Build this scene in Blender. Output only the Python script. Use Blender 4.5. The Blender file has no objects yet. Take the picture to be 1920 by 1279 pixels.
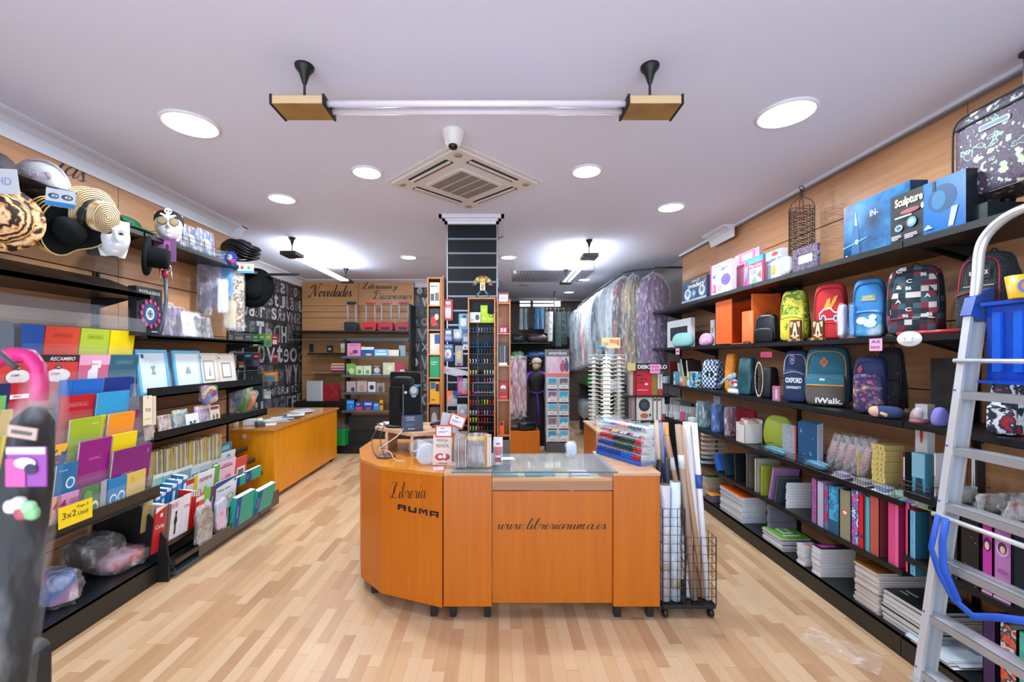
import bpy, bmesh, math, random
from mathutils import Vector, Matrix, noise
PI = math.pi
random.seed(7)
S = bpy.context.scene
COL = S.collection
F = 800.0; CX = 935.0; CY = 668.0; EYE = 1.6; CEIL = 3.0
cd = bpy.data.cameras.new('camera'); cam = bpy.data.objects.new('camera', cd); COL.objects.link(cam)
cam.location = (0, 0, EYE); cam.rotation_euler = (PI/2, 0, 0)
cd.sensor_width = 36; cd.lens = 36*F/1920
cd.shift_x = (960-CX)/1920; cd.shift_y = (CY-639.5)/1920
cd.clip_start = .02; cd.clip_end = 100
cd.dof.use_dof = True; cd.dof.focus_distance = 3.8; cd.dof.aperture_fstop = 3.6
S.camera = cam
S.view_settings.view_transform = 'Standard'; S.view_settings.look = 'None'
S.view_settings.exposure = 0.22; S.view_settings.gamma = 1.0; S.view_settings.use_curve_mapping = False
try:
    S.cycles.max_bounces = 7; S.cycles.diffuse_bounces = 4; S.cycles.glossy_bounces = 3
    S.cycles.transparent_max_bounces = 14; S.cycles.transmission_bounces = 4
    S.cycles.caustics_reflective = False; S.cycles.caustics_refractive = False
    S.cycles.sample_clamp_indirect = 4.0
except Exception: pass
W = bpy.data.worlds.new('World'); S.world = W; W.use_nodes = True
bg = W.node_tree.nodes['Background']; bg.inputs[0].default_value = (.68, .81, 1, 1); bg.inputs[1].default_value = 3.9
DOWN = [(-1.856, 2.57, .14), (1.655, 2.456, .14), (-1.0, 3.24, .10), (.664, 3.22, .10), (-1.92, 3.78, .105),
        (1.615, 4.0, .11), (-1.27, 6.02, .10), (.135, 6.02, .10), (1.556, 7.78, .10), (1.53, 9.3, .10)]
for i, (x, y, r) in enumerate(DOWN):
    ld = bpy.data.lights.new('downlight_glow', 'AREA'); ld.shape = 'DISK'; ld.size = r*1.8; ld.energy = 21; ld.color = (.87, .94, 1)
    lo = bpy.data.objects.new('downlight_glow', ld); lo.location = (x, y, CEIL-.03); COL.objects.link(lo)
def lin(h):
    if isinstance(h, str): c = [int(h[i:i+2], 16)/255 for i in (0, 2, 4)]
    else: c = [x/255 for x in h]
    return tuple((x/12.92 if x <= .04045 else ((x+.055)/1.055)**2.4) for x in c)+(1,)
MC = {}
def _new(name):
    m = bpy.data.materials.new(name); m.use_nodes = True
    nt = m.node_tree; return m, nt, nt.nodes['Principled BSDF']
def N(nt, t, **kw):
    n = nt.nodes.new(t)
    for k, v in kw.items():
        if k in n.inputs.keys(): n.inputs[k].default_value = v
        else: setattr(n, k, v)
    return n
def ramp(nt, cols, const=False, pos=None):
    r = nt.nodes.new('ShaderNodeValToRGB'); cr = r.color_ramp
    cr.interpolation = 'CONSTANT' if const else 'LINEAR'
    n = len(cols)
    for i, c in enumerate(cols):
        p = pos[i] if pos else (i/n if const else i/max(1, n-1))
        e = cr.elements[i] if i < 2 else cr.elements.new(p)
        e.position = p; e.color = lin(c)
    return r
def coords(nt, scale=(1, 1, 1), kind='Object'):
    tc = N(nt, 'ShaderNodeTexCoord'); mp = N(nt, 'ShaderNodeMapping'); mp.inputs['Scale'].default_value = scale
    nt.links.new(tc.outputs[kind], mp.inputs[0]); return mp.outputs[0]
def M(c, rough=.5, metal=0, spec=.5, bump=0, bs=60, coat=0, var=.06):
    k = ('M', c, rough, metal, spec, bump, bs, coat)
    if k in MC: return MC[k]
    m, nt, b = _new('surface_'+str(c))
    co = coords(nt); nz = N(nt, 'ShaderNodeTexNoise', Scale=9.0, Detail=3.0); nt.links.new(co, nz.inputs[0])
    L = lin(c); r = nt.nodes.new('ShaderNodeValToRGB')
    r.color_ramp.elements[0].color = tuple(max(0, x*(1-var)) for x in L[:3])+(1,)
    r.color_ramp.elements[1].color = tuple(min(1, x*(1+var)) for x in L[:3])+(1,)
    nt.links.new(nz.outputs[0], r.inputs[0]); nt.links.new(r.outputs[0], b.inputs['Base Color'])
    b.inputs['Roughness'].default_value = rough; b.inputs['Metallic'].default_value = metal
    b.inputs['Specular IOR Level'].default_value = spec
    if coat: b.inputs['Coat Weight'].default_value = coat
    if bump:
        n2 = N(nt, 'ShaderNodeTexNoise', Scale=float(bs), Detail=2.0); nt.links.new(co, n2.inputs[0])
        bp = N(nt, 'ShaderNodeBump', Strength=bump, Distance=.01); nt.links.new(n2.outputs[0], bp.inputs['Height']); nt.links.new(bp.outputs[0], b.inputs['Normal'])
    MC[k] = m; return m
def PAT(kind, cols, scale=30, rough=.5, sc=(1, 1, 1), coat=0):
    k = (kind, tuple(cols), scale, rough, sc)
    if k in MC: return MC[k]
    m, nt, b = _new('print_'+kind); co = coords(nt, sc); l = nt.links.new
    b.inputs['Roughness'].default_value = rough
    if coat: b.inputs['Coat Weight'].default_value = coat
    if kind == 'cell':
        v = N(nt, 'ShaderNodeTexVoronoi', Scale=float(scale)); l(co, v.inputs['Vector'])
        sp = N(nt, 'ShaderNodeSeparateColor'); l(v.outputs['Color'], sp.inputs[0]); r = ramp(nt, cols, True); l(sp.outputs[0], r.inputs[0])
    elif kind == 'dots':
        v = N(nt, 'ShaderNodeTexVoronoi', Scale=float(scale), Randomness=.35); l(co, v.inputs['Vector'])
        r = ramp(nt, [cols[1], cols[0]], True, [0, .28]); l(v.outputs['Distance'], r.inputs[0])
    elif kind == 'noise':
        v = N(nt, 'ShaderNodeTexNoise', Scale=float(scale), Detail=4.0); l(co, v.inputs['Vector'])
        n = len(cols); r = ramp(nt, cols, True, [0]+[.36+.28*i/max(1, n-2) for i in range(n-1)] if n > 2 else [0, .5]); l(v.outputs[0], r.inputs[0])
    elif kind == 'soft':
        v = N(nt, 'ShaderNodeTexNoise', Scale=float(scale), Detail=5.0); l(co, v.inputs['Vector'])
        n = len(cols); r = ramp(nt, cols, False, [.3+.4*i/(n-1) for i in range(n)]); l(v.outputs[0], r.inputs[0])
    elif kind == 'stripe':
        v = N(nt, 'ShaderNodeTexWave', Scale=float(scale), Distortion=0.0); l(co, v.inputs['Vector'])
        r = ramp(nt, cols, True); l(v.outputs['Color'], r.inputs[0])
    elif kind == 'tiger':
        v = N(nt, 'ShaderNodeTexWave', Scale=float(scale), Distortion=7.0, Detail=3.0); v.inputs['Detail Scale'].default_value = 1.6
        v.bands_direction = 'Z'; l(co, v.inputs['Vector'])
        r = ramp(nt, cols, False, [0, .28, .36, .6, 1][:len(cols)]); l(v.outputs['Color'], r.inputs[0])
    elif kind == 'grid':
        vm = N(nt, 'ShaderNodeVectorMath', operation='SCALE'); vm.inputs['Scale'].default_value = scale; l(co, vm.inputs[0])
        fl = N(nt, 'ShaderNodeVectorMath', operation='FLOOR'); l(vm.outputs[0], fl.inputs[0])
        wn = N(nt, 'ShaderNodeTexWhiteNoise'); l(fl.outputs[0], wn.inputs['Vector']); r = ramp(nt, cols, True); l(wn.outputs['Value'], r.inputs[0])
    elif kind == 'check':
        v = N(nt, 'ShaderNodeTexChecker', Scale=float(scale)); v.inputs[1].default_value = lin(cols[0]); v.inputs[2].default_value = lin(cols[1]); l(co, v.inputs['Vector'])
        l(v.outputs[0], b.inputs['Base Color']); MC[k] = m; return m
    l(r.outputs[0], b.inputs['Base Color']); MC[k] = m; return m
def WOOD(c1, c2, axis='Z', rough=.35, sc=6, coat=.0):
    k = ('wood', c1, c2, axis, rough, coat)
    if k in MC: return MC[k]
    m, nt, b = _new('wood'); s = [sc*6]*3; s['XYZ'.index(axis)] = sc*.35
    co = coords(nt, tuple(s)); nz = N(nt, 'ShaderNodeTexNoise', Scale=1.0, Detail=6.0, Roughness=.6); nt.links.new(co, nz.inputs[0])
    r = ramp(nt, [c1, c2], False, [.3, .7]); nt.links.new(nz.outputs[0], r.inputs[0]); nt.links.new(r.outputs[0], b.inputs['Base Color'])
    b.inputs['Roughness'].default_value = rough; b.inputs['Coat Weight'].default_value = coat; b.inputs['Coat Roughness'].default_value = .15
    MC[k] = m; return m
def FILM(tint='ffffff', op=.22, rough=.12, bump=.0, bs=30):
    k = ('film', tint, op, rough, bump)
    if k in MC: return MC[k]
    m, nt, b = _new('clear_film'); b.inputs['Base Color'].default_value = lin(tint); b.inputs['Roughness'].default_value = rough
    b.inputs['Specular IOR Level'].default_value = .8
    t = N(nt, 'ShaderNodeBsdfTransparent'); mx = N(nt, 'ShaderNodeMixShader'); out = nt.nodes['Material Output']
    nt.links.new(t.outputs[0], mx.inputs[1]); nt.links.new(b.outputs[0], mx.inputs[2]); nt.links.new(mx.outputs[0], out.inputs[0])
    mx.inputs[0].default_value = op
    if bump:
        co = coords(nt, (1, 1, .35)); n2 = N(nt, 'ShaderNodeTexNoise', Scale=float(bs), Detail=3.0); nt.links.new(co, n2.inputs[0])
        bp = N(nt, 'ShaderNodeBump', Strength=bump, Distance=.03); nt.links.new(n2.outputs[0], bp.inputs['Height']); nt.links.new(bp.outputs[0], b.inputs['Normal'])
        r = nt.nodes.new('ShaderNodeMapRange'); r.inputs[1].default_value = .5; r.inputs[2].default_value = .68; r.inputs[3].default_value = op*.7; r.inputs[4].default_value = min(1, op*2.6)
        nt.links.new(n2.outputs[0], r.inputs[0]); nt.links.new(r.outputs[0], mx.inputs[0])
    MC[k] = m; return m
def EMIT(c, s):
    k = ('emit', c, s)
    if k in MC: return MC[k]
    m, nt, b = _new('lit'); b.inputs['Base Color'].default_value = lin(c); b.inputs['Emission Color'].default_value = lin(c); b.inputs['Emission Strength'].default_value = s
    MC[k] = m; return m
class MB:
    def __init__(s): s.v = []; s.f = []; s.m = []; s.sm = []; s.mats = []
    def mi(s, m):
        if m not in s.mats: s.mats.append(m)
        return s.mats.index(m)
    def add(s, vs, fs, m, T=None, smooth=False):
        o = len(s.v); k = s.mi(m)
        s.v += [tuple(T @ Vector(v)) for v in vs] if T else [tuple(v) for v in vs]
        for f in fs: s.f.append([i+o for i in f]); s.m.append(k); s.sm.append(smooth)
        return s
    def box(s, x0, x1, y0, y1, z0, z1, m, T=None):
        vs = [(x, y, z) for z in (z0, z1) for y in (y0, y1) for x in (x0, x1)]
        return s.add(vs, [(0, 2, 3, 1), (4, 5, 7, 6), (0, 1, 5, 4), (2, 6, 7, 3), (0, 4, 6, 2), (1, 3, 7, 5)], m, T)
    def rbox(s, x0, x1, y0, y1, z0, z1, m, r=.01, T=None, n=4):
        pts = []
        for cx, cy, a in ((x1-r, y1-r, 0), (x0+r, y1-r, 90), (x0+r, y0+r, 180), (x1-r, y0+r, 270)):
            for i in range(n+1):
                t = math.radians(a+90*i/n); pts.append((cx+r*math.cos(t), cy+r*math.sin(t)))
        return s.prism(pts, z0, z1, m, T)
    def cbox(s, x0, x1, y0, y1, z0, z1, m, r=.02, T=None, n=4):
        R = Matrix.Rotation(PI/2, 4, 'X'); pts = []
        for cx, cy, a in ((x1-r, z1-r, 0), (x0+r, z1-r, 90), (x0+r, z0+r, 180), (x1-r, z0+r, 270)):
            for i in range(n+1):
                t = math.radians(a+90*i/n); pts.append((cx+r*math.cos(t), cy+r*math.sin(t)))
        return s.prism(pts, -y1, -y0, m, (T @ R) if T else R)
    def prism(s, pts, z0, z1, m, T=None, mtop=None):
        n = len(pts)
        vs = [(x, y, z0) for x, y in pts]+[(x, y, z1) for x, y in pts]
        s.add(vs, [tuple(range(n-1, -1, -1))]+[(i, (i+1) % n, n+(i+1) % n, n+i) for i in range(n)], m, T)
        s.add([(x, y, z1) for x, y in pts], [tuple(range(n))], mtop or m, T); return s
    def poly(s, vs, m, T=None): return s.add(vs, [tuple(range(len(vs)))], m, T)
    def tube(s, pts, r, m, n=8, T=None, closed=False, flat=1.0):
        P = [Vector(p) for p in pts]; k = len(P); vs = []; up = Vector((0, 0, 1))
        rr = r if isinstance(r, (list, tuple)) else [r]*k
        d0 = (P[1]-P[0]).normalized(); a = d0.cross(up)
        if a.length < .05: a = d0.cross(Vector((0, 1, 0)))
        a.normalize()
        for i in range(k):
            if closed: d = P[(i+1) % k]-P[i-1]
            else: d = (P[i+1]-P[i] if i == 0 else P[i]-P[i-1] if i == k-1 else P[i+1]-P[i-1])
            if d.length < 1e-9: d = d0
            d = d.normalized(); a = a-d*a.dot(d)
            if a.length < 1e-5: a = d.orthogonal()
            a.normalize(); b = d.cross(a)
            for j in range(n):
                t = 2*PI*j/n; vs.append(P[i]+a*(rr[i]*math.cos(t))+b*(rr[i]*math.sin(t)*flat))
        fs = []
        for i in range(k if closed else k-1):
            i2 = (i+1) % k
            for j in range(n): fs.append((i*n+j, i*n+(j+1) % n, i2*n+(j+1) % n, i2*n+j))
        if not closed: fs += [tuple(range(n-1, -1, -1)), tuple((k-1)*n+j for j in range(n))]
        return s.add(vs, fs, m, T, n > 5)
    def wire(s, a, b, r, m, T=None): return s.tube([a, b], r, m, 4, T)
    def lathe(s, prof, m, n=24, T=None, f=None, caps=True, smooth=True):
        vs = []
        for r, z in prof:
            for j in range(n):
                t = 2*PI*j/n; p = (r*math.cos(t), r*math.sin(t), z); vs.append(f(p) if f else p)
        fs = [(i*n+j, i*n+(j+1) % n, (i+1)*n+(j+1) % n, (i+1)*n+j) for i in range(len(prof)-1) for j in range(n)]
        if caps: fs += [tuple(range(n-1, -1, -1)), tuple((len(prof)-1)*n+j for j in range(n))]
        return s.add(vs, fs, m, T, smooth)
    def sq(s, c, r, m, e1=.5, e2=.5, T=None, nu=20, nv=12, f=None, flat=None):
        sg = lambda a, e: math.copysign(abs(a)**e, a)
        vs = []
        for i in range(nv+1):
            v = -PI/2+PI*i/nv
            for j in range(nu):
                u = 2*PI*j/nu
                p = [r[0]*sg(math.cos(v), e1)*sg(math.cos(u), e2), r[1]*sg(math.cos(v), e1)*sg(math.sin(u), e2), r[2]*sg(math.sin(v), e1)]
                if f: p = f(*p)
                if flat is not None: p[2] = max(p[2], flat)
                vs.append((c[0]+p[0], c[1]+p[1], c[2]+p[2]))
        fs = [(i*nu+j, i*nu+(j+1) % nu, (i+1)*nu+(j+1) % nu, (i+1)*nu+j) for i in range(nv) for j in range(nu)]
        return s.add(vs, fs, m, T, True)
    def grid(s, fn, nu, nv, m, T=None, smooth=True, mf=None):
        vs = [fn(i/nu, j/nv) for j in range(nv+1) for i in range(nu+1)]
        if not mf:
            return s.add(vs, [(j*(nu+1)+i, j*(nu+1)+i+1, (j+1)*(nu+1)+i+1, (j+1)*(nu+1)+i) for j in range(nv) for i in range(nu)], m, T, smooth)
        o = len(s.v); s.v += [tuple(T @ Vector(v)) for v in vs] if T else [tuple(v) for v in vs]
        for j in range(nv):
            for i in range(nu):
                s.f.append([o+j*(nu+1)+i, o+j*(nu+1)+i+1, o+(j+1)*(nu+1)+i+1, o+(j+1)*(nu+1)+i]); s.m.append(s.mi(mf((i+.5)/nu, (j+.5)/nv) or m)); s.sm.append(smooth)
        return s
    def mesh(s, name):
        me = bpy.data.meshes.new(name); me.from_pydata(s.v, [], s.f)
        for m in s.mats: me.materials.append(m)
        me.polygons.foreach_set('material_index', s.m); me.polygons.foreach_set('use_smooth', s.sm); me.update(); return me
def obj(name, mb, parent=None, bev=0, label=None):
    o = bpy.data.objects.new(name, mb.mesh(name)); COL.objects.link(o)
    if parent: o.parent = parent
    if label: o['label'] = label
    if bev:
        b = o.modifiers.new('bevel', 'BEVEL'); b.width = bev; b.segments = 2; b.limit_method = 'ANGLE'; b.angle_limit = .7
    return o
OD = ['first', 'second', 'third', 'fourth', 'fifth', 'sixth', 'seventh', 'eighth', 'ninth', 'tenth', 'eleventh', 'twelfth']+['%dth' % i for i in range(13, 60)]
def tag(o, label, cat, group=None, kind=None):
    if label: o['label'] = label
    if cat: o['category'] = cat
    if group: o['group'] = group
    if kind: o['kind'] = kind
    return o
def place(o, x, y, z, rz=0, rx=0, ry=0):
    o.location = (x, y, z); o.rotation_euler = (math.radians(rx), math.radians(ry), math.radians(rz)); return o
def thing(name, label, cat, group=None):
    o = bpy.data.objects.new(name, None); o.empty_display_size = .05; COL.objects.link(o); return tag(o, label, cat, group)
def solo(name, mb, label, cat, group=None, bev=0): return tag(obj(name, mb, None, bev), label, cat, group)
def struct(name, mb, bev=0):
    o = obj(name, mb, None, bev); o['kind'] = 'structure'; return o
def aim(o, loc, d, roll=0):
    o.location = loc; o.rotation_euler = (Vector(d).to_track_quat('Z', 'Y') @ Matrix.Rotation(math.radians(roll), 4, 'Z').to_quaternion()).to_euler(); return o
def dup(root, label=None, group=None):
    r = root.copy(); COL.objects.link(r)
    if label: r['label'] = label
    if group: r['group'] = group
    for ch in list(root.children):
        c = ch.copy(); COL.objects.link(c); c.parent = r
        for g in list(ch.children):
            d = g.copy(); COL.objects.link(d); d.parent = c
    return r
TC = {}
def glyphs(s, bold=0, shear=0):
    k = (s, bold, shear)
    if k in TC: return TC[k]
    c = bpy.data.curves.new('t', 'FONT'); c.body = s; c.size = 1; c.offset = bold; c.shear = shear; c.resolution_u = 3
    o = bpy.data.objects.new('t', c); COL.objects.link(o)
    dg = bpy.context.evaluated_depsgraph_get(); me = bpy.data.meshes.new_from_object(o.evaluated_get(dg))
    vs = [tuple(v.co) for v in me.vertices]; fs = [tuple(p.vertices) for p in me.polygons]
    bpy.data.objects.remove(o); bpy.data.curves.remove(c); bpy.data.meshes.remove(me)
    TC[k] = (vs, fs); return TC[k]
def fitpoly(mb, vs, fs, cx, cz, w, h, m, y, T, keep=False):
    if not vs: return
    x0 = min(v[0] for v in vs); x1 = max(v[0] for v in vs); y0 = min(v[1] for v in vs); y1 = max(v[1] for v in vs)
    sx = w/max(1e-6, x1-x0); sz = h/max(1e-6, y1-y0)
    if keep: sx = sz = min(sx, sz)
    mx = (x0+x1)/2; my = (y0+y1)/2
    mb.add([(cx+(v[0]-mx)*sx, y, cz+(v[1]-my)*sz) for v in vs], fs, m, T)
def text(mb, s, cx, cz, w, h, m, y=0, T=None, bold=.012, shear=0, keep=False):
    vs, fs = glyphs(s, bold, shear); fitpoly(mb, vs, fs, cx, cz, w, h, m, y, T, keep)
CUR = {  # copperplate strokes: (advance, [polyline...])
 'a': (.50, [[(.40, .40), (.26, .46), (.10, .34), (.05, .14), (.13, .01), (.26, .08), (.38, .30), (.42, .44)], [(.42, .44), (.37, .16), (.40, .02), (.48, .03), (.56, .14)]]),
 'b': (.46, [[(.00, .10), (.16, .50), (.26, .90), (.20, 1.0), (.12, .80), (.09, .30), (.14, .03), (.28, .02), (.36, .20), (.33, .40), (.38, .42), (.48, .36)]]),
 'c': (.38, [[(.30, .36), (.28, .45), (.16, .42), (.06, .22), (.08, .04), (.20, .0), (.34, .10), (.42, .20)]]),
 'd': (.52, [[(.40, .38), (.26, .46), (.10, .34), (.05, .14), (.13, .01), (.26, .08), (.38, .34), (.48, 1.0)], [(.48, 1.0), (.38, .20), (.41, .02), (.50, .03), (.58, .14)]]),
 'e': (.38, [[(.02, .12), (.18, .22), (.30, .36), (.22, .46), (.10, .36), (.06, .14), (.14, .0), (.28, .05), (.42, .18)]]),
 'i': (.26, [[(.02, .14), (.14, .44), (.09, .12), (.14, .0), (.22, .04), (.32, .16)], [(.18, .66), (.20, .69)]]),
 'í': (.26, [[(.02, .14), (.14, .44), (.09, .12), (.14, .0), (.22, .04), (.32, .16)], [(.18, .62), (.32, .82)]]),
 'l': (.28, [[(.00, .12), (.16, .50), (.28, .92), (.22, 1.02), (.13, .80), (.08, .25), (.12, .0), (.22, .04), (.32, .16)]]),
 'm': (.80, [[(.02, .14), (.12, .44), (.07, .0)], [(.08, .12), (.24, .42), (.32, .40), (.27, .0)], [(.28, .12), (.46, .42), (.54, .40), (.49, .10), (.54, .0), (.64, .04), (.74, .16)]]),
 'n': (.58, [[(.02, .14), (.12, .44), (.07, .0)], [(.08, .12), (.26, .42), (.34, .40), (.29, .10), (.34, .0), (.44, .04), (.54, .16)]]),
 'o': (.44, [[(.26, .44), (.12, .38), (.05, .16), (.14, .0), (.28, .10), (.33, .30), (.24, .45), (.30, .36), (.46, .38)]]),
 'r': (.38, [[(.02, .14), (.12, .46), (.18, .40), (.30, .38), (.24, .12), (.28, .0), (.36, .04), (.44, .16)]]),
 's': (.34, [[(.00, .10), (.18, .48), (.20, .34), (.28, .12), (.18, .0), (.06, .06)], [(.20, .0), (.32, .05), (.40, .16)]]),
 't': (.30, [[(.02, .14), (.18, .55), (.24, .80), (.12, .20), (.15, .01), (.24, .03), (.34, .16)], [(.04, .52), (.34, .54)]]),
 'u': (.52, [[(.02, .14), (.12, .44), (.07, .12), (.13, .0), (.26, .12), (.38, .44)], [(.38, .44), (.33, .12), (.38, .0), (.46, .04), (.56, .16)]]),
 'v': (.44, [[(.02, .36), (.10, .45), (.12, .20), (.18, .0), (.32, .22), (.34, .44), (.46, .38)]]),
 'w': (.66, [[(.02, .30), (.10, .45), (.09, .14), (.16, .0), (.30, .16), (.36, .44)], [(.36, .44), (.32, .12), (.40, .0), (.54, .18), (.56, .44), (.68, .38)]]),
 'y': (.48, [[(.02, .32), (.10, .45), (.09, .14), (.16, .02), (.28, .14), (.40, .44)], [(.40, .44), (.30, -.10), (.14, -.42), (.04, -.34), (.18, -.14), (.50, .12)]]),
 '.': (.22, [[(.06, .0), (.09, .03)]]), ' ': (.35, []),
 'L': (.86, [[(.10, .70), (.02, .82), (.20, .98), (.50, 1.0), (.56, .84), (.40, .66), (.34, .40), (.22, .08), (.06, .0), (.0, .10), (.16, .16), (.42, .02), (.66, .0), (.86, .16)], [(.46, .86), (.42, .5), (.36, .3)]]),
 'N': (1.02, [[(.02, .10), (.0, -.02), (.12, -.04), (.26, .30), (.44, .96)], [(.44, .96), (.52, .50), (.64, .02)], [(.64, .02), (.76, .50), (.90, 1.0), (1.04, 1.08), (1.10, 1.0)], [(.44, .96), (.32, 1.0), (.10, .84), (.04, .66)]]),
 'D': (.92, [[(.34, .90), (.26, .40), (.14, .06), (.0, .06), (.06, .16), (.30, .02), (.58, .06), (.80, .40), (.74, .82), (.46, 1.02), (.16, .96), (.0, .78), (.06, .62)]]),
}
def cursive(mb, s, cx, cz, w, h, m, y=0, T=None, thick=.07, thin=.018, slant=.32):
    vs = []; fs = []; x = 0
    for ch in s:
        adv, strokes = CUR[ch]
        for st in strokes:
            P = [Vector((p[0]+slant*p[1]+x, p[1])) for p in st]
            if len(P) == 2: pts = [P[0].lerp(P[1], t/4) for t in range(5)]
            else:
                pts = []
                Q = [P[0]*2-P[1]]+P+[P[-1]*2-P[-2]]
                for i in range(1, len(Q)-2):
                    for t in range(6):
                        u = t/6; a, b, c, d = Q[i-1:i+3]
                        pts.append(.5*((2*b)+(c-a)*u+(2*a-5*b+4*c-d)*u*u+(3*b-a-3*c+d)*u**3))
                pts.append(P[-1])
            k = len(pts)
            for i, p in enumerate(pts):
                d = (pts[min(k-1, i+1)]-pts[max(0, i-1)])
                d = d.normalized() if d.length > 1e-6 else Vector((1, 0))
                down = max(0, -d.y); wd = thin+(thick-thin)*down**1.3
                if k <= 5 and len(st) == 2 and st[0][1] < .7 and abs(st[0][0]-st[1][0]) < .05: wd = thick
                n = Vector((-d.y, d.x))*wd*.5
                o = len(vs); a = p+n; b = p-n; vs += [(a.x, a.y, 0), (b.x, b.y, 0)]
                if i: fs.append((o-2, o-1, o+1, o))
        x += adv
    fitpoly(mb, vs, fs, cx, cz, w, h, m, y, T)
def gfx(mb, w, h, specs, y, T=None, z0=0):
    k = 0
    for g in specs:
        k += 1; yy = y-.0006*k
        if g[0] == 'r':
            _, a, b, c, d, col = g
            mb.poly([(a*w, yy, z0+b*h), (c*w, yy, z0+b*h), (c*w, yy, z0+d*h), (a*w, yy, z0+d*h)], col if not isinstance(col, str) else M(col), T)
        elif g[0] == 'e':
            _, u, v, ru, rv, col = g
            mb.poly([(u*w+ru*w*math.cos(t*PI/8), yy, z0+v*h+rv*h*math.sin(t*PI/8)) for t in range(16)], col if not isinstance(col, str) else M(col), T)
        elif g[0] == 'p': mb.poly([(u*w, yy, z0+v*h) for u, v in g[1]], g[2] if not isinstance(g[2], str) else M(g[2]), T)
        elif g[0] == 't': text(mb, g[1], g[2]*w, z0+g[3]*h, g[4]*w, g[5]*h, M(g[6]), yy, T, *(g[7:]))
def lines(u0, u1, v0, v1, n, col, seed=1):
    r = random.Random(seed); out = []
    for i in range(n):
        v = v0+(v1-v0)*(i+.5)/n; t = (v1-v0)/n*.28
        out.append(('r', u0, v-t, u0+(u1-u0)*r.uniform(.55, 1), v+t, col))
    return out
def P(px, py, Y): return Vector(((px-CX)*Y/F, Y, EYE-(py-CY)*Y/F))
def zat(py, Y): return EYE-(py-CY)*Y/F
def fit(side, px0, px1, Xf, th=0, d=.02):
    s = 1 if side == 'R' else -1
    a0, a1 = sorted((s*(px0-CX), s*(px1-CX))); t = math.radians(th)
    n = (-math.cos(t), -math.sin(t)); u = (math.sin(t), -math.cos(t))
    def ev(w, Y):
        X = Xf+abs(u[0])*w/2+abs(n[0])*d/2
        A = [F*(X+i*u[0]*w/2+j*n[0]*d/2)/max(.2, Y+i*u[1]*w/2+j*n[1]*d/2) for i in (-1, 1) for j in (-1, 1)]
        return min(A), max(A), X
    Y = F*Xf/((a0+a1)/2); w = .2
    for _ in range(60):
        lo, hi, X = ev(w, Y); e = (lo-a0, hi-a1)
        l2, h2, _x = ev(w+1e-3, Y); l3, h3, _x = ev(w, Y+1e-3)
        J = ((l2-lo)*1e3, (l3-lo)*1e3, (h2-hi)*1e3, (h3-hi)*1e3); det = J[0]*J[3]-J[1]*J[2]
        if abs(det) < 1e-9: break
        dw = (e[0]*J[3]-J[1]*e[1])/det; dy = (J[0]*e[1]-e[0]*J[2])/det
        w = min(1.5, max(.006, w-max(-.1, min(.1, dw)))); Y = min(12, max(.6, Y-max(-.3, min(.3, dy))))
    lo, hi, X = ev(w, Y)
    return s*X, Y, w, (-90+th if side == 'R' else 90-th)
class Spot: pass
def spot(side, z, Xf, px0, px1, pyt, th=0, d=.02):
    q = Spot(); q.x, q.y, q.w, q.rz = fit(side, px0, px1, Xf, th, d); q.d = d; q.z = z
    q.h = max(.02, zat(pyt, q.y)-z); return q
def cspot(px0, px1, pyt, pyb, Y, d=.02):
    q = Spot(); q.x = ((px0+px1)/2-CX)*Y/F; q.w = (px1-px0)*Y/F; q.z = zat(pyb, Y); q.h = zat(pyt, Y)-q.z; q.y = Y+d/2; q.rz = 0; q.d = d; return q
def put(o, q, lean=0, dz=0): return place(o, q.x, q.y, q.z+dz, q.rz, lean)
PAPER = 'e9e6df'
BEECH = WOOD('b27e56', 'c6946a', 'Y', .38); BEECHX = WOOD('bc8656', 'd09c6a', 'X', .38)
DARKGAP = M('3a2a20', .8); BLACK = M('0d1114', .36); BLACK2 = M('07090b', .5); BROWNBLACK = M('2e2622', .35); STEEL = M('c4c8cc', .25, .9)
CEILM = M('e0e6fd', .85, var=.015); WHITE = M('e4e4e8', .5); MOULD = M('e2e4ee', .6, var=.02)
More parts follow.
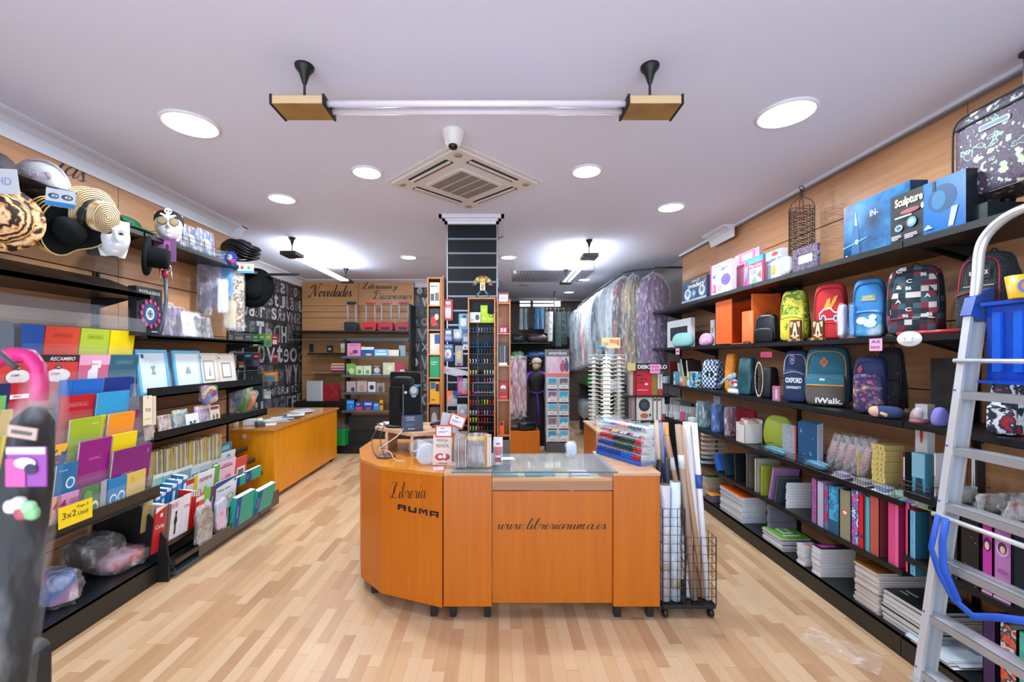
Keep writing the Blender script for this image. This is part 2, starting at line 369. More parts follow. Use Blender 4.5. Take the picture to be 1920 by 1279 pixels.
def floor_mat():
    m, nt, b = _new('laminate_floor'); l = nt.links.new; tc = N(nt, 'ShaderNodeTexCoord'); sp = N(nt, 'ShaderNodeSeparateXYZ'); l(tc.outputs['Object'], sp.inputs[0])
    def mt(op, a, bb=None):
        n = N(nt, 'ShaderNodeMath', operation=op)
        for i, v in enumerate((a, bb)):
            if v is None: continue
            if isinstance(v, (int, float)): n.inputs[i].default_value = v
            else: l(v, n.inputs[i])
        return n.outputs[0]
    row = mt('FLOOR', mt('DIVIDE', sp.outputs[0], .068)); wn = N(nt, 'ShaderNodeTexWhiteNoise', noise_dimensions='1D'); l(row, wn.inputs['W'])
    yy = mt('ADD', mt('DIVIDE', sp.outputs[1], .42), mt('MULTIPLY', wn.outputs['Value'], 7.0)); pl = mt('FLOOR', yy)
    cb = N(nt, 'ShaderNodeCombineXYZ'); l(row, cb.inputs[0]); l(pl, cb.inputs[1]); w2 = N(nt, 'ShaderNodeTexWhiteNoise', noise_dimensions='2D'); l(cb.outputs[0], w2.inputs['Vector'])
    mp = N(nt, 'ShaderNodeMapping'); mp.inputs['Scale'].default_value = (38, 2.2, 1); l(tc.outputs['Object'], mp.inputs[0])
    ad = N(nt, 'ShaderNodeVectorMath', operation='ADD'); l(mp.outputs[0], ad.inputs[0]); sc = N(nt, 'ShaderNodeVectorMath', operation='SCALE'); sc.inputs['Scale'].default_value = 31.0; l(cb.outputs[0], sc.inputs[0]); l(sc.outputs[0], ad.inputs[1])
    nz = N(nt, 'ShaderNodeTexNoise', Scale=1.0, Detail=4.0); l(ad.outputs[0], nz.inputs[0])
    v = mt('ADD', mt('MULTIPLY', w2.outputs['Value'], .75), mt('MULTIPLY', nz.outputs[0], .3))
    r = ramp(nt, ['a8805c', 'bb9470', 'c6a27c', 'ceae8a', 'c9a886'], False, [.05, .3, .5, .75, .95]); l(v, r.inputs[0])
    fx = mt('FRACT', mt('DIVIDE', sp.outputs[0], .068)); fy = mt('FRACT', yy)
    ed = mt('MINIMUM', mt('MULTIPLY', mt('GREATER_THAN', fx, .02), 1.0), mt('GREATER_THAN', fy, .006))
    mx = N(nt, 'ShaderNodeMix', data_type='RGBA'); l(ed, mx.inputs[0]); mx.inputs[6].default_value = lin('a8805c'); l(r.outputs[0], mx.inputs[7]); l(mx.outputs[2], b.inputs['Base Color'])
    b.inputs['Roughness'].default_value = .33; b.inputs['Specular IOR Level'].default_value = .45
    return m
mb = MB().box(-3.75, 2.7, -1.5, 10.8, -.1, 0, floor_mat()); struct('floor', mb)
mb = MB().box(-3.75, 2.7, -1.5, 10.8, CEIL, CEIL+.1, CEILM); struct('ceiling', mb)
def planks(x, ys, zs, side, name, y_ext=None):
    s = 1 if side == 'R' else -1; mb = MB()
    mb.box(min(x+s*.02, x+s*.14), max(x+s*.02, x+s*.14), ys[0], ys[-1], 0, CEIL, DARKGAP)
    for i in range(len(ys)-1):
        for j in range(len(zs)-1):
            mb.box(min(x, x+s*.02), max(x, x+s*.02), ys[i]+.003, ys[i+1]-.003, zs[j]+.004, zs[j+1]-.004, BEECH)
    return mb
ZS = [0, .35, .75, 1.15, 1.4, 1.8, 2.2, 2.62, CEIL]
struct('wall_right', planks(2.55, [-1.5, -.36, .98, 2.32, 3.66, 5.01, 5.92], ZS, 'R', ''))
struct('wall_left', planks(-2.87, [-1.5, -.78, .56, 1.89, 3.22, 4.55], ZS, 'L', ''))
GW = M('8d8580', .8); mb = MB().box(2.62, 2.7, 5.92, 10.8, 0, CEIL, GW); struct('wall_right_rear', mb)
mb = MB().box(-3.7, -2.89, 4.5, 4.56, 0, CEIL, M('b9a894', .8)); struct('wall_left_return', mb)
WPD = PAT('soft', ['101214', '24262a', '3a3c42'], 9, .5)
GR = [PAT('soft', [a, b], 22, .5) for a, b in (('8a8c92', 'c9cad0'), ('5c5e64', '9a9ba2'), ('3c3e44', '77797f'), ('26282c', '4c4e54'))]
def wallpaper(mb, w, h, T, seed, n):
    r = random.Random(seed); AL = 'eadgFRSWTXobNJpRmKvSCewGYDZQUByOEtfH&5r'
    mb.box(-w/2, w/2, 0, .04, 0, h, WPD, T)
    z = .02; k = 0
    while z < h-.05:
        x = -w/2+.01; rh = r.uniform(.14, .42)
        while x < w/2-.06:
            cw = rh*r.uniform(.55, .95)
            cw = min(cw, w/2-x-.005); ch = min(rh, h-z-.01)
            hh = ch*r.uniform(.75, 1)
            mb.poly([(x, -.001, z), (x+cw-.008, -.001, z), (x+cw-.008, -.001, z+hh-.008), (x, -.001, z+hh-.008)], GR[3] if r.random() < .55 else WPD, T)
            c = r.choice(AL); g = GR[min(2, int(r.random()*3.2))]
            v, f = glyphs(c, r.choice((.03, .0, .05)), 0); v = [(-a, b, 0) for a, b, _ in v] if r.random() < .5 else v
            fitpoly(mb, v, f, x+cw/2, z+hh/2, cw*.82, hh*.92, g, -.003, T)
            x += cw; k += 1
        z += rh
mb = MB(); wallpaper(mb, 3.34, CEIL, Matrix.Translation((-3.62, 6.23, 0)) @ Matrix.Rotation(PI/2, 4, 'Z'), 3, 0); struct('wall_left_rear', mb)
mb = MB(); wallpaper(mb, 3.62, CEIL, Matrix.Translation((-1.81, 7.88, 0)), 11, 0); struct('wall_back_left', mb)
mb = MB().box(-.06, 0, 7.92, 10.7, 0, CEIL, GW); struct('wall_middle_return', mb)
mb = MB(); BW = M('5d514d', .8); wz0, wz1 = zat(575.5, 10.6), zat(561, 10.6)
xs = [0, (974-CX)*10.6/F, (995.5-CX)*10.6/F, (999-CX)*10.6/F, (1052-CX)*10.6/F, 2.7]
mb.box(0, 2.7, 10.6, 10.75, 0, wz0, BW).box(0, 2.7, 10.6, 10.75, wz1, CEIL, BW)
for a, b in ((0, 1), (2, 3), (4, 5)): mb.box(xs[a], xs[b], 10.6, 10.75, wz0, wz1, BW)
for z in (.6, 1.2, 1.8): mb.box(0, 2.7, 10.594, 10.6, z, z+.008, M('2c2624', .8))
struct('wall_back', mb)
for i, (a, b) in enumerate(((1, 2), (3, 4))):
    mb = MB(); x0, x1 = xs[a], xs[b]; fr = M('cfc9c2', .5)
    for bx in ((x0, x1, wz0, wz0+.012), (x0, x1, wz1-.012, wz1), (x0, x0+.012, wz0, wz1), (x1-.012, x1, wz0, wz1)): mb.box(bx[0], bx[1], 10.62, 10.66, bx[2], bx[3], fr)
    mb.box(x0+.01, x1-.01, 10.68, 10.69, wz0+.01, wz1-.01, EMIT('f5e6df', 2.2)); struct('window_%d' % (i+1), mb)
def cornice(mb, a, b, side):  # a,b (x,y) along wall, side = inward normal
    a = Vector((a[0], a[1], 0)); b = Vector((b[0], b[1], 0)); n = Vector((side[0], side[1], 0))
    prof = [(0, -.13), (.012, -.13), (.02, -.10), (.035, -.06), (.07, -.03), (.10, -.022), (.12, -.012), (.12, 0), (0, 0)]
    vs = [tuple(p+n*u+Vector((0, 0, CEIL+v))) for p in (a, b) for u, v in prof]; k = len(prof)
    mb.add(vs, [(i, (i+1) % k, k+(i+1) % k, k+i) for i in range(k)]+[tuple(range(k)), tuple(range(2*k-1, k-1, -1))], MOULD)
mb = MB(); cornice(mb, (-2.87, -1.5), (-2.87, 4.68), (1, 0)); struct('trim_1', mb)
mb = MB(); cornice(mb, (-2.75, 4.56), (-3.62, 4.56), (0, 1)); cornice(mb, (-3.62, 4.56), (-3.62, 7.88), (1, 0)); cornice(mb, (-3.62, 7.88), (0, 7.88), (0, -1)); struct('trim_2', mb)
mb = MB().box(2.50, 2.55, -1.5, 5.92, CEIL-.022, CEIL, MOULD).box(2.515, 2.55, -1.5, 5.92, CEIL-.03, CEIL-.022, M('8a8a90')); struct('trim_3', mb)
mb = MB(); cornice(mb, (2.5, 4.52), (2.5, 5.0), (-1, 0)); struct('trim_4', mb)
struct('trim_5', MB().box(0, 2.62, 10.57, 10.6, CEIL-.03, CEIL, MOULD))
PX0, PX1, PY0, PY1 = -.52, -.016, 4.32, 4.82
mb = MB(); mb.box(PX0+.01, PX1-.01, PY0+.012, PY1-.012, 0, CEIL, M('7c8288', .4, .6)); SL = M('04090d', .5, 0, .25, var=.1)
z = CEIL-.09
mb.box(PX0, PX1, PY0, PY1, CEIL-.065, CEIL-.02, SL)
zz = CEIL-.072; pitch = .1455
while zz > .05:
    z1 = zz-.004; z0 = max(0, zz-pitch+.014); mb.box(PX0, PX1, PY0, PY1, z0, z1, SL)
    mb.box(PX0-.001, PX1+.001, PY0-.001, PY1+.001, z0-.006, z0-.001, M('aeb4ba', .3, .8)); zz -= pitch
for x in (PX0, PX1): mb.box(x-.006, x+.006, PY0-.006, PY0+.006, 0, CEIL, M('9aa0a6', .3, .7))
o = struct('wall_pillar', mb)
mb = MB(); a0, a1, b0, b1 = PX0-.07, PX1+.07, PY0-.12, PY1+.07
for k, (e, zt) in enumerate(((0, .035), (.03, .055), (.05, .08))):
    mb.box(a0+e, a1-e, b0+e, b0+e+.03, CEIL-zt, CEIL, MOULD).box(a0+e, a1-e, b1-e-.03, b1-e, CEIL-zt, CEIL, MOULD).box(a0+e, a0+e+.03, b0+e, b1-e, CEIL-zt, CEIL, MOULD).box(a1-e-.03, a1-e, b0+e, b1-e, CEIL-zt, CEIL, MOULD)
struct('trim_6', mb)
dn = ['large round recessed ceiling light nearest the hats wall', 'large round recessed ceiling light nearest the camouflage suitcase', 'round recessed ceiling light just left of the air conditioner cassette', 'round recessed ceiling light just right of the air conditioner cassette',
      'round recessed ceiling light between the left wall and the left lit tube lamp', 'round recessed ceiling light above the right wall shelves near the wire tower', 'small round ceiling light left of the black slatted pillar', 'small round ceiling light right of the black slatted pillar',
      'small round ceiling light beside the right lit tube lamp', 'small round ceiling light closest to the high rear windows']
for (x, y, r), lb in zip(DOWN, dn):
    t = thing('ceiling_downlight', lb, 'ceiling light', 'recessed round ceiling lights'); place(t, x, y, CEIL)
    obj('trim_ring', MB().lathe([(r+.018, 0), (r+.018, -.006), (r+.006, -.014), (r, -.012), (r, 0)], WHITE, 32), t)
    obj('diffuser', MB().lathe([(r, -.008), (r*.6, -.012), (.001, -.013)], EMIT('f2f8ff', 9), 32), t)
BRASS = M('b08a4c', .32, .75); BRASS2 = PAT('soft', ['8a6830', 'a8834a'], 8, .35)
def mount(t, x, y, z0, r=.045):
    m = MB().lathe([(r, 0), (r*.95, -.012), (r*.55, -.035), (.014, -.07), (.010, -.085), (.006, -.09), (.006, z0-CEIL)], BLACK2, 20)
    o = obj('ceiling_mount', m, t); o.location = (x, y, CEIL); return o
t = thing('tube_lamp', 'unlit two-tube ceiling lamp with two gold end boxes, near the camera', 'ceiling lamp', 'suspended tube lamps')
for s, x0, x1 in ((-1, -1.06, -.815), (1, .605, .855)):
    b = MB().box(x0, x1, 1.985, 2.125, 2.775, 2.815, BRASS2); b.box(x0, x1, 1.983, 1.985, 2.777, 2.813, M('d8b98c', .4)); e = obj('end_box', b, t, .003)
    for x in (x0, x1): obj('end_cap', MB().box(x-.006, x+.006, 1.978, 2.13, 2.770, 2.82, BLACK2), e, .004)
    mount(t, (x0+x1)/2-.0, 2.06, 2.815)
for y in (2.02, 2.085):
    o = obj('tube', MB().tube([(-.81, y, 2.795), (.60, y, 2.795)], .015, M('e9e3ee', .25), 14), t)
obj('tube_rail', MB().tube([(-.81, 2.052, 2.80), (.6, 2.052, 2.80)], .005, STEEL, 6), t)
for x, ya, yb, lb in ((-2.44, 5.05, 6.8, 'lit tube lamp hanging above the left desk'), (1.09, 5.15, 6.9, 'lit tube lamp hanging right of the pillar')):
    t = thing('tube_lamp', lb, 'ceiling lamp', 'suspended tube lamps')
    for y0, y1 in ((ya-.12, ya+.1), (yb-.1, yb+.12)):
        e = obj('end_box', MB().box(x-.09, x+.09, y0, y1, 2.775, 2.82, M('3b3630', .4, .5)), t, .003); mount(t, x, (y0+y1)/2, 2.82, .04)
    for dx in (-.035, .035): obj('tube', MB().tube([(x+dx, ya+.1, 2.80), (x+dx, yb-.1, 2.80)], .014, EMIT('eef6ff', 50), 10), t)
t = thing('air_conditioner', 'square cream ceiling cassette air conditioner with slotted grille', 'air conditioner'); place(t, -.275, 3.4, CEIL, 45); CR = M('dedad8', .45); H = .445
m = MB(); T0 = None
for a, z0, z1 in ((H, -.012, 0), (H-.03, -.03, -.012)):
    m.box(-a, a, -a, a, z0, z1, CR)
panel = obj('panel', m, t, .006)
g = MB().cbox(-.22, .22, 0, .012, -.22, .22, CR, .03, Matrix.Translation((0, 0, -.032)) @ Matrix.Rotation(-PI/2, 4, 'X')); gr = M('5a524c', .6)
for i in range(4):
    for j in range(17): g.box(-.19+i*.1, -.19+i*.1+.085, -.19+j*.0225, -.19+j*.0225+.011, -.0465, -.0445, gr)
text(g, 'Ciatesa', 0, 0, .06, .012, M('6a5a6a'), 0, Matrix.Translation((0, .205, -.0466)) @ Matrix.Rotation(-PI/2, 4, 'X'))
obj('intake_grille', g, t)
for k in range(4):
    T = Matrix.Rotation(k*PI/2, 4, 'Z'); s_ = MB(); s_.box(-.24, .24, -.37, -.30, -.0315, -.03, BLACK2, T); s_.box(-.235, .235, -.345, -.325, -.04, -.03, CR, T); obj('air_outlet', s_, t)
    cn = MB().lathe([(.03, 0), (.03, -.004), (.001, -.004)], M('a89a88', .5), 16, T @ Matrix.Translation((-.35, -.35, -.03))); obj('corner_screw_cover', cn, t)
t = thing('security_camera', 'white dome security camera on the ceiling before the air conditioner', 'security camera'); place(t, -.283, 2.66, CEIL)
obj('housing', MB().lathe([(.075, 0), (.075, -.012), (.066, -.03), (.052, -.06), (.046, -.085), (.03, -.098), (.001, -.1)], M('e2dedb', .35), 28), t)
obj('lens', MB().sq((0, -.012, -.098), (.03, .03, .02), M('101012', .1), 1, 1), t)
m = MB(); x0, x1, y0, y1 = .21, 1.32, 5.9, 6.75
for i in range(23): x = x0+(x1-x0)*i/22; m.wire((x, y0, 2.78), (x, y1, 2.78), .003, BLACK2)
for i in range(17): y = y0+(y1-y0)*i/16; m.wire((x0, y, 2.78), (x1, y, 2.78), .003, BLACK2)
for x in (x0, x1):
    for y in (y0, y1): m.wire((x, y, 2.78), (x, y, CEIL), .003, BLACK2)
solo('wire_grid_panel', m, 'black wire grid panel hung flat under the rear ceiling', 'wire grid')
m = MB().box(.4, .6, 8.3, 8.42, CEIL-.012, CEIL, M('b8b4b8')); [m.box(.41, .59, 8.31+i*.02, 8.32+i*.02, CEIL-.014, CEIL-.012, M('77747a')) for i in range(5)]
solo('ceiling_vent', m, 'small pale slotted vent in the rear ceiling', 'vent')
mb = MB(); cursive(mb, 'tas', -.0, 0, .20, .13, M('1d2a30', .5), 0); o = solo('cursive_lettering', mb, 'dark cursive letters "tas" above the hats', 'lettering'); place(o, -2.866, 2.87, 2.862, 90)
def shelf_mb(side, xf, xw, y0, y1, z, th=.03, lip=0, m=BLACK):
    s = 1 if side == 'R' else -1; a, b = sorted((s*xf, s*xw)); mb = MB().box(a, b, y0+.003, y1-.003, z-th, z, m)
    if lip: q = sorted((s*xf, s*(xf+.008))); mb.box(q[0], q[1], y0+.003, y1-.003, z-th, z+lip, m)
    return mb
def unit(side, name, label, group, xw, y0, y1, levels, base, xb):
    s = 1 if side == 'R' else -1; t = thing(name, label, 'shelving', group)
    for (z, xf, *r) in levels:
        o = obj('shelf', shelf_mb(side, xf, xw, y0, y1, z, r[0] if r else .03, r[1] if len(r) > 1 else 0), t)
        for y in (y0+.03, y1-.03):
            br = MB().prism([(s*xw, -.012), (s*(xw-.28), -.012), (s*(xw-.28), .01), (s*xw, .09)], 0, .006, BLACK2, Matrix.Translation((0, y, z-.02)) @ Matrix.Rotation(-PI/2, 4, 'X')); obj('bracket', br, o)
    a, b = sorted((s*xb, s*xw)); m = MB().box(a, b, y0, y1, base-.02, base, M('12191d', .35)); q = sorted((s*xb, s*(xb+.01))); m.box(q[0], q[1], y0+.002, y1-.002, 0, base-.002, M('1d1c1a', .4)); obj('base_deck', m, t)
    for y in (y0+.01, y1-.01): obj('upright', MB().box(min(s*(xw-.012), s*xw), max(s*(xw-.012), s*xw), y-.008, y+.008, base, 2.2, BLACK2), t)
    return t
RX = 2.15; RW = 2.548; ZD = .123; Z5 = .455; Z4 = .826; Z3 = 1.25; Z2 = 1.71; Z1 = 2.213
gR = 'black metal shelving units along the right wall'
far = [(Z5, RX), (Z4, RX), (Z3, RX), (Z2, RX, .03), (Z1, RX, .035)]
unit('R', 'shelving_unit', 'black shelving section on the right wall beside the ladder', gR, RW, .95, 2.27, [(.546, RX), (.886, RX), (Z3, RX), (Z2, RX), (Z1, RX, .035)], ZD, 2.14)
unit('R', 'shelving_unit', 'black shelving section on the right wall with the cartoon school bags', gR, RW, 2.27, 3.61, far, ZD, 2.14)
unit('R', 'shelving_unit', 'black shelving section on the right wall with the orange box', gR, RW, 3.61, 4.98, far, ZD, 2.14)
unit('R', 'shelving_unit', 'black shelving section at the far end of the right wall', gR, RW, 4.98, 5.96, far[1:], ZD, 2.14)
LX = 2.5; LW = 2.868
t1 = unit('L', 'shelving_unit', 'black shelving section on the left wall with notebooks and hats', 'black shelving on the left wall', LW, 1.3, 3.03, [(2.48, 2.52), (2.03, 2.45)], .15, 2.415)
m = MB().prism([(-2.45, 2.03), (-2.74, 2.14), (-2.74, 2.125), (-2.45, 2.0)], 0, 1.68, BLACK, Matrix.Translation((0, 3.0, 0)) @ Matrix.Rotation(PI/2, 4, 'X')); obj('sloped_tray', m, t1)
t2 = unit('L', 'shelving_unit', 'black shelving section on the left wall with picture frames and booklets', 'black shelving on the left wall', LW, 3.04, 4.52, [(2.48, 2.52), (1.745, 2.5, .02, .012), (1.31, 2.5, .015, .06), (1.0, 2.45, .015, .055)], .15, 2.415)
m = MB().prism([(-2.868, .60), (-2.58, .60), (-2.36, .31), (-2.34, .16), (-2.34, .0), (-2.868, 0)], 0, .016, BLACK2, Matrix.Translation((0, 3.036, 0)) @ Matrix.Rotation(PI/2, 4, 'X')); obj('side_panel', m, t2)
m = MB().prism([(-2.868, 2.48), (-2.6, 2.48), (-2.6, 2.45), (-2.868, 2.2)], 0, .01, BLACK2, Matrix.Translation((0, 4.52, 0)) @ Matrix.Rotation(PI/2, 4, 'X')); obj('end_plate', m, t2)
def box_item(q, name, label, cat, col, g=(), group=None, bev=.0015, side=None, lean=0, dz=0):
    m = MB(); w, h, d = q.w, q.h, q.d; c = M(col) if isinstance(col, str) else col
    m.box(-w/2, w/2, -d/2, d/2, 0, h, c)
    if side: m.box(-w/2-.0005, w/2+.0005, -d/2+.002, d/2-.002, .001, h-.001, M(side))
    gfx(m, w, h, g, -d/2-.0006)
    return put(solo(name, m, label, cat, group), q, lean, dz)
def book(q, name, label, cat, col, g=(), group=None, lean=0, spiral=None, dz=0, parts=True, rnd=.0, pg=PAPER):
    w, h, d = q.w, q.h, q.d; c = M(col, .4) if isinstance(col, str) else col; t = .0012
    cv = MB(); cv.box(-w/2, w/2, -d/2, -d/2+t, 0, h, c); cv.box(-w/2, w/2, d/2-t, d/2, 0, h, c)
    if not spiral: cv.box(-w/2, -w/2+t, -d/2, d/2, 0, h, c)
    gfx(cv, w, h, g, -d/2-.0006)
    pgm = MB().box(-w/2+t+.001, w/2-.003, -d/2+t, d/2-t, .002, h-.003, PAT('stripe', [pg, 'c9c6c0'], 130, .7, (0, 1, 0)))
    if not parts:
        for v in [pgm]: cv.add(v.v, v.f, v.mats[0])
        if spiral: spir(cv, w, h, d, spiral)
        return put(solo(name, cv, label, cat, group), q, lean, dz)
    r = thing(name, label, cat, group); obj('cover', cv, r); obj('pages', pgm, r)
    if spiral: m = MB(); spir(m, w, h, d, spiral); obj('spiral_binding', m, r)
    return put(r, q, lean, dz)
def spir(m, w, h, d, col, n=None):
    n = n or max(8, int(h/.014)); c = M(col if isinstance(col, str) else 'b9bcc2', .3, .6); r = d/2+.003
    for i in range(n):
        z = .008+(h-.016)*i/(n-1); m.tube([(-w/2+r*.6*math.cos(a)-.001, r*math.sin(a), z+.001*math.sin(a)) for a in [k*PI/3 for k in range(6)]], .0011, c, 4, closed=True)
def binder(q, name, label, cat, col, g=(), group=None, lean=0, ring=True, side=None):
    w, h, d = q.w, q.h, q.d; c = M(col, .35) if isinstance(col, str) else col; r = thing(name, label, cat, group)
    m = MB(); t = .003
    m.box(-w/2, w/2, -d/2, -d/2+t, 0, h, c); m.box(-w/2, -w/2+t, -d/2, d/2, 0, h, M(side) if side else c); m.box(w/2-t, w/2, -d/2, d/2, 0, h, M(side) if side else c)
    gfx(m, w, h, g, -d/2-.0006); obj('cover', m, r)
    obj('papers', MB().box(-w/2+t, w/2-t, -d/2+.02, d/2-.008, .003, h-.012, M('cfccc6', .8)), r)
    if ring: obj('finger_ring', MB().lathe([(.009, 0), (.014, 0), (.014, .002), (.009, .002)], STEEL, 16, Matrix.Translation((0, -d/2-.001, h*.22)) @ Matrix.Rotation(PI/2, 4, 'X')), r)
    return put(r, q, lean)
def bump(p, s, a, k=0):
    return noise.noise(Vector((p[0]*s+k, p[1]*s, p[2]*s)))*a
def soft(q, name, label, cat, inner, group=None, film=.3, seed=0, thick=None, dz=0, lean=0, tint='f4f6fa', e=.5, header=None, amp=.12, rx=0):
    w, h, d = q.w, q.h, thick or q.d; r = thing(name, label, cat, group)
    inn = M(inner, .5) if isinstance(inner, str) else inner
    m = MB(); m.sq((0, 0, h/2), (w*.44, d*.4, h*.45), inn, e, e, nu=18, nv=12, f=lambda x, y, z: [x+bump((x, y, z), 14, w*amp, seed), y+bump((x, y, z), 14, d*amp*1.5, seed+5), z+bump((x, y, z), 14, h*amp*.6, seed+9)]); obj('contents', m, r)
    m = MB(); m.sq((0, 0, h/2), (w*.5, d*.5, h*.5), FILM(tint, film*.42, .08, .9, 26), e, e, nu=26, nv=18, f=lambda x, y, z: [x+bump((x, y, z), 22, w*amp, seed+1), y+bump((x, y, z), 26, d*amp*2.2, seed+6), z+bump((x, y, z), 22, h*amp*.5, seed+8)]); obj('plastic_bag', m, r)
    if header:
        m = MB().box(-w*.48, w*.48, -.004, .004, h*.82, h*1.0, M(header[0])); gfx(m, w, h, header[1], -.005); obj('header_card', m, r)
    return put(r, q, lean, dz)
def card(q, name, label, cat, col, g=(), group=None, lean=0, dz=0, film=False, hole=False, thick=.0015):
    m = MB(); w, h = q.w, q.h; m.box(-w/2, w/2, -thick/2, thick/2, 0, h, M(col, .35) if isinstance(col, str) else col); gfx(m, w, h, g, -thick/2-.0004)
    if film:
        r = thing(name, label, cat, group); obj('card', m, r); mm = MB(); mm.grid(lambda u, v: (w*(u-.5)*1.04, -.012-.01*math.sin(PI*u)*math.sin(PI*v)+.004*noise.noise(Vector((u*7, v*7, 3))), h*v), 10, 10, FILM(op=.22, bump=.5)); obj('plastic_sleeve', mm, r); return put(r, q, lean, dz)
    return put(solo(name, m, label, cat, group), q, lean, dz)
def frame(q, name, label, cat, col, pic, group=None, lean=-8, fw=.022, g=(), bar='3a3a3a'):
    w, h, d = q.w, q.h, q.d; r = thing(name, label, cat, group); c = M(col, .35) if isinstance(col, str) else col
    m = MB()
    for a, b, e, f in ((-w/2, w/2, 0, fw), (-w/2, w/2, h-fw, h), (-w/2, -w/2+fw, fw, h-fw), (w/2-fw, w/2, fw, h-fw)): m.box(a, b, -d/2, d/2, e, f, c)
    obj('frame_moulding', m, r, .002)
    m = MB().box(-w/2+fw, w/2-fw, -d/2+.006, d/2-.002, fw, h-fw, M(pic)); gfx(m, w-2*fw, h-2*fw, g, -d/2+.005, None, fw); obj('picture', m, r)
    obj('backing_board', MB().box(-w/2+.004, w/2-.004, d/2-.002, d/2+.001, .004, h-.004, M('6b5a48', .8)), r)
    return put(r, q, lean)
def backpack(q, name, label, cat, mat, pocket=None, trim='222228', group=None, g=(), pg=(), strap='20242a', dz=0, pf=.5, e=.32):
    w, h, d = q.w, q.h, q.d; r = thing(name, label, cat, group); mt = M(mat, .7) if isinstance(mat, str) else mat; pm = M(pocket, .7) if isinstance(pocket, str) else (pocket or mt); tm = M(trim, .6)
    tp = lambda x, y, z: [x*(1-.10*max(0, z/h*2)), y*(1-.22*max(0, z/h*2)), z]
    obj('body', MB().sq((0, 0, h*.5), (w*.5, d*.34, h*.5), mt, .35, .45, nu=28, nv=18, f=tp), r)
    pd = d*.22; ph = h*pf; o = obj('front_pocket', MB().sq((0, -d*.27, ph*.5+h*.02), (w*.44, pd, ph*.5), pm, .3, .38, nu=24, nv=12), r)
    yf = lambda z: -d*.34*(1-.22*max(0, (z-h/2)/h*2))
    m = MB(); pts = []
    for i in range(25):
        a = -.15*PI+1.3*PI*i/24; x = math.cos(a); z = math.sin(a); sg = lambda v, k: math.copysign(abs(v)**k, v)
        px = w*.43*sg(x, .5); pz = h*.55+h*.37*sg(z, .5); pts.append((px*(1-.06*max(0, (pz-h/2)/h*2)), yf(pz)-.001, pz))
    m.tube(pts, .0035, tm, 6); obj('zip_piping', m, r)
    m = MB(); m.tube([(-w*.40+w*.8*i/12, -d*.27-pd*.99, h*.02+ph*(.84+.08*math.sin(PI*i/12))) for i in range(13)], .003, tm, 6); obj('pocket_zip', m, o)
    m = MB(); m.tube([(-w*.12+w*.24*i/8, d*.12, h*.97+.035*math.sin(PI*i/8)) for i in range(9)], .006, M(strap, .7), 6, flat=.5); obj('top_handle', m, r)
    for s in (-1, 1): obj('shoulder_strap', MB().tube([(s*w*.22, d*.30, h*.9), (s*w*.28, d*.44, h*.7), (s*w*.36, d*.46, h*.4), (s*w*.42, d*.34, h*.08)], .02, M(strap, .8), 8, flat=.3), r)
    if g: m = MB(); gfx(m, w*.8, h, g, yf(h*.7)-.004); obj('print', m, r)
    if pg: m = MB(); gfx(m, w*.8, ph, pg, -d*.27-pd-.001, None, h*.02); obj('pocket_print', m, o)
    return put(r, q, 0, dz)
def notebook_mesh(w, d, h, col, edge='d6d4d2', spiral=True, g=()):
    m = MB(); m.box(-w/2, w/2, -d/2, d/2, 0, .001, M('8a8c90')); m.box(-w/2+.003, w/2-.002, -d/2+.002, d/2-.002, .001, h-.001, M(edge, .8)); m.box(-w/2, w/2, -d/2, d/2, h-.001, h-.0002, M(col, .35) if isinstance(col, str) else col)
    if spiral:
        n = 26
        for i in range(n):
            y = -d/2+.01+(d-.02)*i/(n-1); m.tube([(-w/2+.002+(h*.42)*math.cos(a), y, h/2+(h*.5)*math.sin(a)) for a in [k*PI/2.5 for k in range(5)]], .0009, M('9a9da4', .3, .6), 3, closed=True)
    k = 0
    for u0, v0, u1, v1, c in g: k += 1; m.poly([(u0*w, v0*d, h+.0003*k), (u1*w, v0*d, h+.0003*k), (u1*w, v1*d, h+.0003*k), (u0*w, v1*d, h+.0003*k)], M(c, .35))
    return m
def stack(side, z, Xf, px0, px1, pyt, depth, n, top, label_top, label_rest, cat, group, cols=('c9cacc',), g=(), seed=1, edge='d6d4d2', spiral=True, kind='notebook', jit=.004):
    q = spot(side, z, Xf, px0, px1, pyt, 0, depth); r = random.Random(seed); h = q.h/n; protos = {}
    for i in range(n):
        topm = i == n-1; c = top if topm else cols[(i*7+seed) % len(cols)]
        k = (c, topm)
        if k in protos: o = dup(protos[k])
        else:
            o = solo(kind, notebook_mesh(q.w, depth, h, c, edge, spiral, g if topm else ()), label_rest, cat, group); protos[k] = o
        if topm: o['label'] = label_top
        else: o['label'] = label_rest+', '+OD[n-1-i]+' from the top'
        place(o, q.x+r.uniform(-jit, jit), q.y+r.uniform(-jit, jit), z+i*h, q.rz+r.uniform(-.8, .8))
    return q
G1 = 'toys and games on the top right shelf'
q = spot('R', Z1, 2.17, 1279, 1334, 524, 0, .05)
box_item(q, 'board_game_box', 'dark blue SPACE invaders game box at the far end of the top right shelf', 'box', '1d3350', [('e', -.25, .38, .14, .26, 'c9d3de'), ('e', -.25, .42, .08, .14, '6a7f96'), ('e', .33, .4, .12, .24, 'a9bccd'), ('e', .33, .44, .06, .12, '4a5f7a'), ('e', 0, .35, .12, .2, '3c6c9c'), ('e', .02, .36, .06, .1, '8ab6d8'), ('r', -.5, 0, .5, .12, '8fa4b8'), ('t', 'SPACE', .1, .9, .3, .1, 'b9c4d0'), ('t', 'invaders', .1, .72, .62, .2, 'e8eef4'), ('r', .42, .66, .49, .82, 'b04a4a')], G1)
q = spot('R', Z1, 2.17, 1332, 1381, 493, 0, .05)
